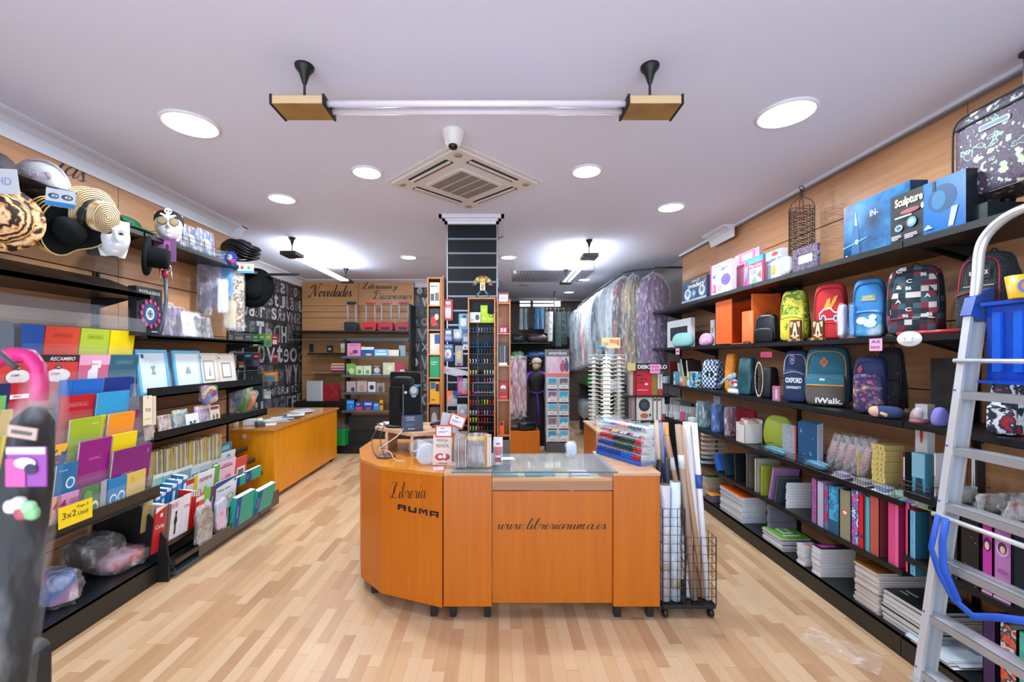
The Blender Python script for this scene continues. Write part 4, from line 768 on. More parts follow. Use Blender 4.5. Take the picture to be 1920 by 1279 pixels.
t = thing('open_carton', 'open white carton full of pinkish packets', 'box'); q = spot('R', Z4, 2.165, 1380, 1430, 796, 0, .16); w, h, d = q.w, q.h, q.d; m = MB(); c = M('d6d2ce'); m.box(-w/2, w/2, -d/2, d/2, 0, .004, c)
m.box(-w/2, w/2, -d/2, -d/2+.003, 0, h, c).box(-w/2, w/2, d/2-.003, d/2, 0, h*1.3, c).box(-w/2, -w/2+.003, -d/2, d/2, 0, h*1.1, c).box(w/2-.003, w/2, -d/2, d/2, 0, h*1.1, c); gfx(m, w, h, [('t', 'J', -.3, .5, .06, .3, '333338')], -d/2-.0006); obj('box', m, t)
obj('packets', MB().sq((0, 0, h*.8), (w*.44, d*.42, h*.5), PAT('soft', ['6a4a48', 'b48a86', 'd6c0bc'], 14, .3), .5, .5, f=lambda x, y, z: [x, y, z+bump((x, y, z), 30, .02)]), t); put(t, q)
q = spot('R', Z4, 2.24, 1425, 1500, 779, 10, .1); pouch(q, 'lime green pencil case on the fourth right shelf', M('9aa83a', .75), 'pencil_case', cat='pencil case', zipc='6a7428')
q = spot('R', Z4, 2.19, 1466, 1494, 796, 10, .01); card(q, 'spotted_card', 'grey speckled card with red edge behind the wire basket', 'card', PAT('dots', ['8c96a0', '5a646e'], 60), [('r', .4, 0, .5, 1, 'c8323c')])
for i in range(4):
    q = spot('R', Z4, 2.18+.014*i, 1496+i*3, 1535+i*3, 793-i, 10, .012); book(q, 'spiral_notebook', 'dark blue notebook with crescent moons, '+OD[i]+' from the front', 'notebook', '1c4a70', [('e', -.3, .8, .06, .05, '88b4cc'), ('e', -.28, .81, .05, .04, '1c4a70'), ('e', .2, .3, .06, .05, '88b4cc'), ('e', .22, .31, .05, .04, '1c4a70'), ('e', -.15, .25, .02, .012, 'a8c4d4'), ('e', .3, .65, .02, .012, 'a8c4d4')], 'moon notebooks on the fourth right shelf')
PINKP = PAT('check', ['b88a90', '8c6068'], 90, .4)
for i in range(5):
    q = spot('R', Z4, 2.26, 1545+i*15, 1566+i*15, 812+i*2, 10, .05); q.w = .045
    t = thing('wrapped_umbrella', 'folding umbrella in clear plastic, '+OD[i]+' from the far end of five', 'umbrella', 'wrapped folding umbrellas'); L = q.h*1.05
    obj('canopy_roll', MB().tube([(0, 0, .0), (0, 0, L*.8)], [.02, .026], [PINKP, PAT('soft', ['5a4450', 'c4a4a8'], 20)][i % 2], 12), t); obj('handle', MB().tube([(0, 0, L*.8), (0, 0, L)], [.014, .018], M('3c343c', .4), 10), t)
    obj('plastic_sleeve', MB().tube([(0, 0, -.005), (0, 0, L*.5), (0, 0, L*1.02)], [.03, .034, .024], FILM(op=.25, bump=.8), 12), t); place(t, q.x, q.y, Z4+.006, -90, 0, 18)
YB = M('cdb96c', .7)
for i, (a, b, p, lb, n) in enumerate(((1609, 1642, 846, 'low pile of yellow index cards', 5), (1634, 1697, 833, 'taller pile of yellow envelopes', 8))):
    q = spot('R', Z4, 2.25, a, b, p, 0, .12); r = random.Random(i)
    for k in range(n):
        hh = q.h/n; m = MB().box(-q.w/2, q.w/2, -.06, .06, .0005, hh-.001, YB); gfx(m, q.w, hh, [('r', -.05, .2, 0, .6, '3c3a30'), ('r', .25, .2, .3, .6, '3c3a30')], -.0605)
        place(solo('envelope_pack', m, OD[n-1-k]+' pack from the top of the '+lb, 'envelopes', 'yellow envelope packs'), q.x+r.uniform(-.004, .004), q.y+r.uniform(-.004, .004), Z4+k*hh, -90)
for a, b, p, c, lb, g in ((1692, 1711, 848, '26262a', 'black and red USB cable pack', [('r', -.5, 0, -.3, 1, 'c83a2c'), ('r', 0, .4, .45, .9, 'd8dcdc')]), (1716, 1753, 818, 'd6d6d8', 'white box with red corkscrew picture', [('e', .02, .45, .12, .22, 'b83040'), ('p', [(0, .3), (.15, .32), (.2, .85), (.1, .9)], 'b83040')]), (1710, 1749, 850, '4a9cb8', 'pale blue boxed webcam', [('r', -.2, .1, .3, .5, '1c3c50'), ('r', -.5, .5, .5, 1, '7cb4c8')]), (1754, 1766, 850, 'd8dadc', 'narrow white boxed cable', [('r', -.3, .3, .3, .6, '8a8c90')])):
    q = spot('R', Z4, 2.30 if a == 1716 else 2.22, a, b, p, 10, .05)
    if a == 1716: q.z = Z4+.06; q.h -= .06; box_item(spot('R', Z4, 2.30, 1716, 1753, 853, 10, .05), 'small_carton', 'plain tan carton under the corkscrew box', 'box', 'b89a74'); q.z = Z4+zat(853, q.y)-Z4
    box_item(q, 'small_carton', lb, 'box', c, g)
for i, (a, c, lb) in enumerate(((1560, 'b0a8c0', 'lilac blister pack lying in the wire front tray'), (1600, 'a4a8b4', 'grey blister pack lying in the wire front tray'), (1640, 'dfe4e6', 'white blister pack with blue mark in the wire front tray'), (1672, '4aa090', 'green blister pack in the wire front tray'), (1700, '2c4c9c', 'dark blue blister pack in the wire front tray'), (1722, '7aa05c', 'light green blister pack in the wire front tray'))):
    Y = F*2.2/(a+20-CX); m = MB().box(-.05, .05, -.045, .045, 0, .004, M(c)).sq((0, 0, .014), (.035, .03, .012), M(['8a7ca8', '5c6470', '2c5ca0', '2c7868', '1c3474', '5a8c48'][i], .3), .4, .4).sq((0, 0, .014), (.042, .036, .016), FILM(op=.2), .3, .3); place(solo('blister_pack', m, lb, 'blister pack', None), 2.2, Y, Z4+.004, -90+12*math.sin(i*3), 8)
for i, (a, lb) in enumerate(((1426, 'pale blue bag of cotton in the left wire tray'), (1505, 'pale blue bag of cotton in front of the moon notebooks'))):
    q = spot('R', Z4, 2.17, a+2, a+58, 800+i*30, 0, .07); q.h = .05; soft(q, 'soft_packet', lb, 'packet', '4aa6c4', None, .2, 30+i, .08)
def wire_front(ya, yb, z, x, label, h=.06):
    m = MB(); n = int((yb-ya)/.018)
    for i in range(n+1): y = ya+(yb-ya)*i/n; m.wire((x, y, z), (x, y, z+h), .0014, BLACK2)
    for zz in (z+.004, z+h*.6, z+h): m.wire((x, ya, zz), (x, yb, zz), .0022, BLACK2)
    for y in (ya, yb): m.wire((x, y, z+h), (x+.3, y, z+h), .002, BLACK2); m.wire((x, y, z+.004), (x+.3, y, z+.004), .002, BLACK2)
    solo('wire_shelf_front', m, label, 'wire basket', 'wire fronts on the fourth right shelf')
wire_front(3.10, 3.52, Z4, 2.145, 'wire tray front before the lime pencil case'); wire_front(2.31, 3.08, Z4, 2.145, 'long wire tray front before the umbrellas and envelopes'); wire_front(2.12, 2.29, .886, 2.145, 'short wire tray front beside the ladder', .06)
for i, (a, b, p, c, lb) in enumerate(((1780, 1838, 905, '4a8a84', 'clear bag of teal cards lying behind the ladder'), (1830, 1890, 902, '8c6a60', 'clear bag of mixed craft pieces behind the ladder'), (1868, 1925, 868, '3a3436', 'clear bag with dark contents on the near shelf'), (1888, 1935, 915, 'a8523c', 'clear bag with red and cream beads'))):
    q = spot('R', .886, 2.17+(.1 if i == 2 else 0), a, b, p, 0, .16); q.h = max(.04, min(.09, q.h)); soft(q, 'craft_bag', lb, 'packet', PAT('soft', [c, 'd8d4cc', '2a2c30'], 18, .4), 'craft bags on the near shelf', .3, 40+i, .16)
q = spot('R', .886, 2.34, 1822, 1848, 848, 10, .05); box_item(q, 'small_carton', 'black and white boxed earphones behind the ladder', 'box', '1c1c20', [('r', -.5, 0, .1, 1, 'd8d8da'), ('p', [(-.3, .1), (-.15, .6), (0, .1)], '2a2a2e')])
for i in range(7):
    q = spot('R', Z5, 2.13+(i % 2)*.012, 1314, 1368, 893, 0, .26); z = Z5+.02+i*.048; m = MB(); w = q.w*.9
    m.grid(lambda u, v: ((u-.5)*w, (v-.5)*.26, .022*(abs(2*u-1)**3+abs(2*v-1)**4*.3)), 8, 6, FILM('cfe0e4', .42, .1)); m.tube([(-w/2, -.13, .024), (0, -.133, .002), (w/2, -.13, .024)], .003, M('a8bcc0', .2), 5)
    place(solo('letter_tray', m, 'clear plastic letter tray, '+OD[i]+' from the bottom of the far stack', 'letter tray', 'stacked clear letter trays'), q.x, q.y, z, -90)
for i, (a, b, p, c, an, lb, dd) in enumerate(((1353, 1378, 853, '2a5cae', -26, 'bright blue ring binder leaning right of the letter trays', .22), (1370, 1392, 852, '16303c', -20, 'dark teal display book leaning on the blue binder', .2), (1388, 1410, 852, '14181c', -4, 'black binder with metal edge', .2), (1409, 1434, 850, '5c5852', 0, 'grey brown ring binder seen from its rings', .2), (1432, 1444, 860, 'a8a494', 0, 'beige folder beside the lime folder', .2), (1442, 1458, 873, '8f9a2e', 2, 'lime green folder standing on the fifth right shelf', .2), (1452, 1478, 874, '9a70a0', 12, 'lilac binder leaning over the grey document case', .2), (1463, 1485, 893, '3c4a50', 10, 'smoky grey document case', .18))):
    q = spot('R', Z5, 2.17, a, b, p, 0, dd); w = max(.03, q.w*.75)
    m = MB().box(-w/2, w/2, -dd/2, -dd/2+.003, 0, q.h, M(c, .35)).box(-w/2, -w/2+.003, -dd/2, dd/2, 0, q.h, M(c, .35)).box(w/2-.003, w/2, -dd/2, dd/2, 0, q.h, M(c, .35)); t = thing('ring_binder', lb, 'binder', 'leaning binders on the fifth right shelf'); obj('cover', m, t); obj('papers', MB().box(-w/2+.004, w/2-.004, -dd/2+.004, dd/2-.01, .004, q.h-.01, M('b8b8b4', .8)), t)
    place(t, q.x, q.y, Z5+abs(math.sin(math.radians(an)))*w*.5, -90, 0, an)
stack('R', Z5, 2.165, 1476, 1522, 905, .21, 9, '9cc0d0', 'topmost notebook of the white stack among the binders', 'white exercise book in the stack among the binders', 'notebook', 'white exercise books on the fifth shelf', ('e2e4e6',), seed=4, spiral=False, edge='e4e4e6', kind='exercise_book')
GB = 'patterned binders on the fifth right shelf'
VP = PAT('dots', ['7a3c7a', 'd0a0c0'], 120); 
bl = [(1521, 1532, 885, VP, 'purple binder with fine light dots', [], '6a3468'), (1532, 1545, 891, PAT('check', ['b4b0c8', '9a96b4'], 80), 'pale lilac binder with lattice print', [], None), (1544, 1554, 896, PAT('noise', ['3c8cb8', 'a82c58', '2c74a8', 'b03860'], 30), 'blue binder with raspberry squares', [('r', -.4, .7, .4, .88, 'a8305c'), ('r', -.4, .2, .4, .4, 'a8305c')], None), (1553, 1574, 899, PAT('noise', ['2a7ca4', '3c9cc8', '2c6c94', '58b0d0'], 24), 'bright blue flowery binder in plastic', [('r', -.5, 0, .5, .28, PAT('dots', ['1c5070', '7ab0c8'], 90))], '28586c'),
      (1574, 1596, 906, PAT('check', ['9a9474', '6f6a54'], 110), 'beige basket weave binder with round badge', [('e', 0, .55, .28, .055, 'c05060'), ('e', 0, .55, .18, .035, 'e8d8d4')], '3c2c34'), (1596, 1611, 905, PAT('noise', ['3c7cc0', '8a4a9c', 'c4609c', '2c5c9c', 'd8dce6', '5a9cd0'], 22), 'multicoloured blossom print binder', [], None), (1609, 1620, 913, 'c81c2c', 'plain red binder with a dark blue spot', [('e', .1, .22, .3, .03, '1c2c5c')], 'a87078'), (1622, 1632, 921, '4aa0b0', 'thin turquoise binder beside the coral one', [], None)]
for a, b, p, c, lb, g, sd in bl: q = spot('R', Z5, 2.165, a, b, p, 0, .27 if a != 1622 else .2); q.w *= 1.0; q.d = .25; x, y, w, rz = fit('R', a, b, 2.165, 0, .001); q.w = w*.96; q.y = y; q.x = 2.165+q.d/2; binder(q, 'lever_binder', lb, 'binder', c, g, GB, 0, False, sd)
for a, b, p, c, lb, g, sd in ((1630, 1649, 927, PAT('check', ['b4584a', 'a84c44'], 150), 'wide coral lever binder with finely woven cover', [], '7c3438'), (1664, 1686, 931, 'c8447c', 'wide magenta box file', [('r', .2, 0, .5, 1, 'd65a8c')], 'a02460'), (1697, 1707, 939, 'c84468', 'raspberry folder behind the cupcake binder', [], 'b03050'), (1702, 1717, 957, PAT('dots', ['5aa0c8', '3a70a8'], 60), 'light blue binder with cupcake side', [('r', .42, 0, .5, 1, 'a8d0e4')], '2a7088'), (1740, 1750, 950, '16181c', 'black binder beside the ladder', [], None)):
    x, y, w, rz = fit('R', a, b, 2.165, 0, .001); q = Spot(); q.w = w*.96; q.d = .27; q.y = y; q.x = 2.165+q.d/2; q.z = Z5; q.rz = rz; q.h = zat(p, y)-Z5
    o = binder(q, 'lever_binder', lb, 'binder', c, g, GB, 0, False, sd)
    if 'cupcake side' in lb:
        m = MB()
        for i in range(4): m.sq((-q.w/2-.002, -.09+.05*(i % 2), .05+i*.075), (.003, .028, .02), M('c87048', .6), .9, .9); m.sq((-q.w/2-.003, -.09+.05*(i % 2), .07+i*.075), (.003, .03, .005), M('d8e0e0'), .9, .9)
        obj('side_print', m, o)
BD = PAT('dots', ['141416', 'c08468'], 55); GN = 'binders on the near shelf behind the ladder'
for a, b, p, c, lb, g, sd, z in ((1772, 1797, 962, BD, 'black binder with pastel dots, leftmost behind the ladder', [('e', .1, .25, .3, .09, '3a3a3e')], None, .546), (1800, 1838, 975, BD, 'wide black binder with pastel dots behind the ladder', [('e', .1, .16, .26, .09, '3a3a3e')], '141416', .546), (1841, 1862, 985, 'b8389c', 'magenta binder with doll portrait', [('e', 0, .72, .38, .10, '501c40'), ('e', 0, .70, .22, .06, 'e0b8a8'), ('r', -.5, .0, .5, .03, 'e8b0d8'), ('r', -.5, .06, .5, .09, 'e8b0d8'), ('r', -.5, .12, .5, .15, 'e8b0d8')], '90287c', .546), (1863, 1898, 990, 'b878b8', 'pale mauve binder with doll portrait', [('e', 0, .70, .36, .10, 'd8a8d4'), ('e', 0, .72, .26, .08, '4a3050'), ('e', .02, .7, .15, .05, 'e0b8a8'), ('e', 0, .4, .3, .03, '9a5c98'), ('r', -.5, .0, .5, .03, 'e0c0dc'), ('r', -.5, .06, .5, .09, 'e0c0dc'), ('r', -.5, .12, .5, .15, 'e0c0dc')], '9060a0', .546), (1899, 1945, 1000, '16262a', 'plain dark green binder at the right edge', [], None, .546),
    (1842, 1868, 1141, '341c4c', 'dark violet binder on the bottom shelf', [], '2a163c', ZD), (1874, 1908, 1160, PAT('noise', ['d84c30', 'e0623c', '4a4a4e', 'd0ccc8', 'c8402c', '8a8886'], 20), 'binder with orange sky and grey tree print', [], '202428', ZD), (1909, 1950, 1185, PAT('soft', ['1c8c8c', '58c0a8', '2c7ca0'], 12), 'teal and green watery print binder', [], None, ZD)):
    x, y, w, rz = fit('R', a, b, 2.17, 0, .001); q = Spot(); q.w = w*.96; q.d = .27; q.y = y; q.x = 2.17+q.d/2; q.z = z; q.rz = rz; q.h = min(.33, zat(p, y)-z); binder(q, 'lever_binder', lb, 'binder', c, g, GN, 0, False, sd)
GS = 'piled notebooks on the bottom right shelf'
def st(*a, **k): return stack('R', ZD, *a, **k)
st(2.165, 1316, 1366, 893, .24, 13, '1f8a48', 'green notebook on top of the farthest pile', 'kraft edged notebook in the farthest, green topped pile', 'notebook', GS, ('a87c5c', 'c8a484'), seed=2, edge='c8b8a4')
st(2.15, 1322, 1356, 926, .12, 8, 'e8a020', 'amber folder on top of the small folder pile', 'folder in the small amber topped pile', 'folder', 'coloured folders on the bottom right shelf', ('5a3468', 'c8b840', '4a3050'), seed=3, spiral=False, edge='6a5a74', kind='paper_folder')
q = st(2.15, 1350, 1437, 921, .215, 17, 'd85a1e', 'orange notebook on top of the tall white pile', 'white spiral notebook in the orange topped pile', 'notebook', GS, ('d4dae2', 'c4ccd8'), seed=5, edge='dadce2')
st(2.17, 1437, 1494, 945, .22, 14, '2a2a30', 'dark notebook on top of the black pile', 'black notebook in the pile right of the orange topped one', 'notebook', GS, ('1c1c22', '3a3640'), seed=6, edge='6a6470')
st(2.15, 1431, 1522, 998, .22, 9, '58a032', 'green notebook on top of the spread pile', 'notebook in the green and white topped pile', 'notebook', GS, ('c8d0d8', '4a5860', '9aa4ae'), g=[(-.4, -.2, .1, .2, 'dfeadc'), (-.3, -.1, 0, .1, '58a032'), (.2, -.3, .3, .3, 'e6efe4')], seed=7, jit=.01)
st(2.145, 1494, 1541, 1022, .12, 9, 'a8b8cc', 'pale blue and orange notebook on top of the narrow pile', 'white notebook in the narrow pile left of the magenta one', 'notebook', GS, ('dcdee4', 'c8ccd6'), g=[(-.2, -.4, .3, .1, 'd88c6c')], seed=8)
st(2.145, 1521, 1605, 1025, .24, 13, '34203c', 'black and magenta notebook on top of the pile', 'white spiral notebook in the magenta topped pile', 'notebook', GS, ('d4d6de', 'c0c4d0', 'dcdce2'), g=[(-.42, -.4, .1, .1, 'c43a9c'), (-.05, -.35, .05, .0, 'f0e8f0')], seed=9)
st(2.16, 1601, 1745, 1063, .30, 18, '8a5a1c', 'brown covered book on top of the kraft edged pile', 'white book in the brown topped pile', 'notebook', GS, ('d8ccc0', 'c8bcb4'), seed=10, edge='cfc4bc', jit=.006)
st(2.17, 1655, 1850, 1125, .32, 14, '141c1c', 'black covered notebook with white print on top of the pile by the ladder', 'spiral notebook in the black topped pile by the ladder', 'notebook', GS, ('22262a', 'c4c8cc'), g=[(-.4, -.3, -.2, -.26, 'c8d0d0'), (-.4, -.2, -.1, -.16, 'c8d0d0'), (0, .2, .2, .28, 'b8c0c0')], seed=11, jit=.008)
st(2.15, 1705, 1905, 1230, .30, 8, 'c4d4e0', 'pale blue printed magazine on top of the loose heap', 'magazine in the heap at the ladder foot', 'magazine', 'magazines at the foot of the ladder', ('d8dade', 'e4e0dc', 'b8c8d4'), g=[(-.4, -.3, .0, .1, '9ab8cc'), (-.3, -.2, -.1, .0, 'e8eef0'), (.1, .1, .3, .4, '6a94b0')], seed=12, spiral=False, kind='magazine', jit=.02)
m = MB(); m.grid(lambda u, v: ((u-.5)*.34, (v-.5)*.2, .004+.016*abs(noise.noise(Vector((u*6, v*6, 1))))*math.sin(PI*u)), 20, 14, FILM('ffffff', .13, .1, 1.0, 16)); place(solo('plastic_wrapper', m, 'crumpled clear plastic wrapper on the floor by the base shelf', 'plastic wrapper'), 1.86, 2.32, .002, -50)
TI = {1: (2.60, 1.777, .30, 7), 2: (2.575, 1.612, .30, 7), 3: (2.55, 1.462, .30, 7), 4: (2.525, 1.372, .30, 7), 5: (2.50, 1.232, .30, 7), 6: (2.47, 1.10, .30, 7), 7: (2.43, .83, .23, 4)}
t = thing('tiered_display_rack', 'tiered rack with clear trays holding notebooks on the left wall', 'display rack')
AC = FILM('dfe6ea', .05, .05)
for k, (X, zt, h, ln) in TI.items():
    zb = zt-h; m = MB(); m.box(-X+.012, -X+.015, 1.72, 3.01, zb-.004, zt-.055 if k < 7 else zt-.06, AC); m.box(-X-.07, -X+.015, 1.72, 3.01, zb-.006, zb-.003, AC); m.box(-X-.07, -X+.015, 3.007, 3.01, zb, zt-.1, AC); obj('clear_tray', m, t)
m = MB(); m.box(-2.42, -2.405, 1.72, 3.03, .615, .685, BROWNBLACK).box(-2.50, -2.405, 1.72, 3.03, .605, .615, BROWNBLACK); obj('front_lip', m, t)
m = MB().prism([(-2.86, 1.5), (-2.62, 1.5), (-2.42, .7), (-2.42, .61), (-2.86, .61)], 0, .01, M('121417', .3), Matrix.Translation((0, 1.72, 0)) @ Matrix.Rotation(PI/2, 4, 'X')); obj('side_panel', m, t)
for z in (1.3, .95, .62): obj('back_rail', MB().box(-2.86, -2.60+(1.3-z)*.3, 1.73, 3.0, z-.012, z, BLACK2), t)
m = MB(); m.box(-2.57, -2.565, 1.3, 3.05, 1.80, 1.93, FILM('8a96a0', .18, .08)).box(-2.50, -2.495, 1.3, 3.02, 1.77, 1.86, FILM('c4ccd4', .08, .08)); solo('acrylic_header', m, 'smoky clear acrylic strip above the coloured folders', 'acrylic panel')
GL = 'stationery in the tiered rack'
def lit(k, a, b, name, label, cat, col, g=(), sp=None, d=.012, zt=None, dx=0, dh=0, pyt=None):
    X, z1, h, ln = TI[k]; X += dx; x, y, w, rz = fit('L', a, b, X, 0, .001); q = Spot(); q.w = w-.003; q.d = d; q.h = h+dh; q.x = -X-.0; q.y = y; q.rz = 90
    if pyt: z1 = zat(pyt, y)
    elif zt: z1 = zt
    q.z = z1-q.h; q.x = -(X+.035*math.sin(0))-.015
    return book(q, name, label, cat, col, g, GL, ln, sp)
PB = lambda c, v=.84: [('r', -.28, v-.05, .28, v-.046, c), ('r', -.28, v+.03, .28, v+.034, c), ('r', -.28, v-.05, -.275, v+.034, c), ('r', .275, v-.05, .28, v+.034, c), ('t', 'PAPYRUS', 0, v-.01, .46, .03, c)]
lit(1, 22, 76, 'folder', 'blue folder at the top left of the tiered rack', 'folder', '1a4c9c')
lit(1, 77, 143, 'folder', 'red PAPYRUS folder in the top tier', 'folder', 'cc4430', PB('7c2418'))
lit(1, 144, 199, 'folder', 'lime green PAPYRUS folder in the top tier', 'folder', 'a8bc34', PB('4a5a14'))
lit(1, 200, 247, 'folder', 'yellow folder at the right end of the top tier', 'folder', 'e8d000')
RC = [('r', -.5, .86, .5, 1, '2a2226'), ('t', 'RECAMBIO', .08, .92, .66, .07, 'e6e0e0', .01, .3), ('e', -.0, .6, .32, .13, 'e0dcdc'), ('e', -.02, .76, .09, .045, '4a4a52'), ('t', 'A4', -.02, .76, .09, .04, 'e0dcdc'), ('t', '100', -.08, .63, .2, .04, '3a3a40')]
lit(2, -10, 64, 'paper_refill_pack', 'red RECAMBIO paper refill pack behind the pink umbrella handle', 'paper refill', 'c83c38', RC)
lit(2, 65, 140, 'paper_refill_pack', 'red RECAMBIO A4 paper refill pack in the second tier', 'paper refill', 'c83c38', RC)
lit(2, 141, 200, 'paper_refill_pack', 'pink refill pack with white house shape', 'paper refill', 'c06080', [('r', -.5, .78, .5, 1, 'd898b8'), ('p', [(-.2, .45), (.12, .45), (.12, .72), (.2, .72), (.2, .88), (-.1, .88), (-.1, .72), (-.2, .66)], 'dcd8e0'), ('t', 'PACK', -.0, .8, .24, .04, 'c23c3c')])
lit(2, 198, 254, 'folder', 'slate teal PAPYRUS folder at the end of the second tier', 'folder', '2a5c70', PB('8aa8b0'))
lit(3, -12, 12, 'notebook', 'navy notebook with green corner at the left picture edge', 'notebook', '1a2c5c', [('r', -.5, .3, .2, .8, '6ab85c')])
lit(3, 10, 48, 'notebook', 'red notebook with white PAC band', 'notebook', 'b01c30', [('r', -.5, .72, .5, .80, 'e4e0e0'), ('t', 'PAC', -.1, .76, .4, .05, '8c1c30')])
lit(3, 105, 129, 'folder', 'mid blue folder half behind the plastic bag', 'folder', '1c64b8')
lit(3, 128, 187, 'folder', 'glossy blue folder left of the navy notebooks', 'folder', '1a62b4')
for i in range(3): lit(3, 188+i*3, 240+i*3, 'spiral_notebook', 'navy blue spiral notebook behind the sky blue one, '+OD[i]+' of three', 'notebook', '14307c', [], 'a8acb4', .008, 1.462-.004*i, .012*i)
for i in range(3): lit(4, 176+i*4, 229+i*4, 'spiral_notebook', 'sky blue spiral notebook in the middle tiers, '+OD[i]+' of three', 'notebook', '2c94c8', [], 'a8acb4', .008, 1.372, -.016+.008*i)
lit(4, 105, 172, 'notebook', 'large red PAPYRUS notebook in the middle tiers', 'notebook', 'b01420', PB('d8a0a0', .82), None, .01)
lit(4, -10, 16, 'notebook', 'cream notebook at the left picture edge', 'notebook', 'c8b880', [('r', -.5, .1, .5, .5, 'd0a0a0')], None, .01, 1.33)
lit(5, -6, 22, 'folder', 'yellow folder edge at the left picture edge', 'folder', 'e0c820', [], None, .01, 1.2)
lit(5, 124, 184, 'spiral_notebook', 'lime green spiral notebook in the fifth tier', 'notebook', '9cb428', [('t', 'papyrus', .3, .86, .22, .04, 'dfe8c0')], 'b4b8bc')
lit(5, 180, 193, 'notebook', 'yellow notebook edge right of the lime spiral one', 'notebook', 'd8cc28', [], None, .006, 1.232, .02)
lit(5, 197, 247, 'spiral_notebook', 'orange spiral notebook in the fifth tier', 'notebook', 'e8901c', [], 'b4b8bc')
lit(5, 243, 255, 'notebook', 'magenta notebook just visible behind the orange one', 'notebook', 'a02080', [], None, .006, 1.232, .03)
lit(6, 98, 122, 'notebook', 'small orange and navy patterned notebook', 'notebook', PAT('noise', ['d85028', '1c3c7c', 'e8b020', '2a4c94'], 10), [], None, .008, None, 0, -.06, 832)
lit(6, 100, 142, 'spiral_notebook', 'blue notebook with smiling face left of the magenta one', 'notebook', '1c6ca0', [('e', .2, .52, .22, .14, 'd8e4ec'), ('e', .2, .52, .15, .10, '2a78ac'), ('r', -.4, .84, 0, .86, '9cc4dc')], 'c0c4c8', .01, None, -.03, -.06, 868)
lit(6, 141, 203, 'spiral_notebook', 'magenta PLATIPAC spiral notebook', 'notebook', '8c1478', [('t', 'PLATIPAC', 0, .62, .36, .05, 'c87ab8')], 'b4b8bc', .012, 1.10, -.012)
lit(6, 204, 251, 'spiral_notebook', 'bright yellow spiral notebook above the purple one', 'notebook', 'e4cc10', [], 'b4b8bc')
lit(6, 205, 279, 'spiral_notebook', 'wide plum coloured ASTIDIO notebook', 'notebook', '7a1870', [('t', 'ASTIDIO', -.1, .45, .3, .05, 'c890c0'), ('r', .38, .8, .4, .9, 'c890c0')], 'b4b8bc', .01, 1.0, -.025)
lit(7, 60, 96, 'notebook', 'green and orange workbook near the left picture edge', 'notebook', 'd87030', [('r', -.5, .8, .5, 1, '58a850')], None, .008)
lit(7, 76, 114, 'workbook', 'pale red workbook with a figure 4', 'workbook', 'd8a898', [('t', '4', .2, .75, .26, .22, 'b82034', .04), ('r', -.5, .1, .1, .5, 'e4c4b8')], '7c7c84', .008)
lit(7, 105, 153, 'workbook', 'pink workbook with a large magenta 4', 'workbook', 'c890b8', [('t', '4', -.26, .76, .26, .2, 'a01c64', .04)]+lines(0, .45, .66, .86, 3, 'a85c98'), '5c5c64', .008)
lit(7, 146, 189, 'workbook', 'green workbook with smiling face prints', 'workbook', '4c7c48', [('e', .24, .42, .18, .16, 'dfe6dc'), ('e', .24, .4, .12, .10, '4c7c48'), ('e', -.1, .72, .2, .18, '6a9862')], None, .008)
for i in range(4): lit(7, 184+i*5, 200+i*5, 'spiral_notebook', OD[i]+' grey edged spiral notebook from the left in the lowest tier', 'notebook', ['9aa0ac', '8a8c9c', 'a8acb8', '7c8494'][i], [], '6a6c74', .008, .83, .01*i)
lit(7, 201, 237, 'workbook', 'blue workbook with two round faces', 'workbook', '1c78b4', [('e', -.18, .42, .2, .15, 'dce8ee'), ('e', .24, .45, .2, .15, 'dce8ee'), ('e', -.18, .42, .14, .10, '2c88c0'), ('e', .24, .45, .14, .10, '2c88c0')], None, .008)
lit(7, 237, 273, 'workbook', 'pale yellow workbook with a figure 3', 'workbook', 'd0b45c', [('t', '3', -.22, .82, .2, .18, 'e0a81c', .04), ('r', -.5, 0, .5, .3, 'd8a840'), ('r', -.3, .5, .4, .55, 'c8a498')], 'b4a888', .008)
x, y, w, rz = fit('L', 108, 172, 2.395, 0, .001); m = MB().box(-w/2, w/2, -.001, .001, 0, .115, M('e8cc20')); gfx(m, w, .115, [('t', '3x2', -.2, .55, .4, .3, '4a3c10', -.0), ('t', 'Paga 2', .2, .78, .34, .16, '4a3c10', 0), ('t', 'Unid', .2, .45, .3, .2, '4a3c10', 0)], -.0015); place(solo('price_note', m, 'yellow handwritten 3x2 offer note on the rack lip', 'note'), -2.392, y, .655, 90)
for i, (a, b, py0, c, s, lb, X, z) in enumerate(((102, 244, 1003, PAT('soft', ['16181c', '2c2a2e', 'a09a94'], 6, .4), 3, 'black and grey costume folded in clear plastic, upper bundle', 2.56, .20), (148, 292, 1028, PAT('soft', ['9c1424', 'b8a0b4', 'c83c4c', 'ccc4d0'], 5, .4), 4, 'red and white costume folded in clear plastic', 2.45, .15), (40, 164, 1066, PAT('soft', ['c8c4d0', '1c5c9c', 'a86898', 'dcd8e0'], 4, .4), 5, 'blue and pink boxed costume in clear plastic nearest the camera', 2.45, .15))):
    q = spot('L', z, X, a, b, py0, 12, .24); q.h = max(.1, q.h); soft(q, 'bagged_costume', lb, 'costume pack', c, 'bagged costumes on the left base deck', .34, 50+i, .26, e=.6, amp=.09)
t = thing('booklet_rack', 'dark metal stepped rack full of school booklets below the frames', 'display rack')
RW_ = [(2.66, .62, .30), (2.58, .50, .26), (2.50, .36, .28), (2.41, .22, .27), (2.33, .10, .22)]
for i, (X, zb, h) in enumerate(RW_):
    m = MB(); m.box(-X-.06, -X+.012, 3.06, 4.50, zb-.008, zb, BROWNBLACK).box(-X+.008, -X+.012, 3.06, 4.50, zb-.008, zb+.035, BROWNBLACK); obj('tier', m, t)
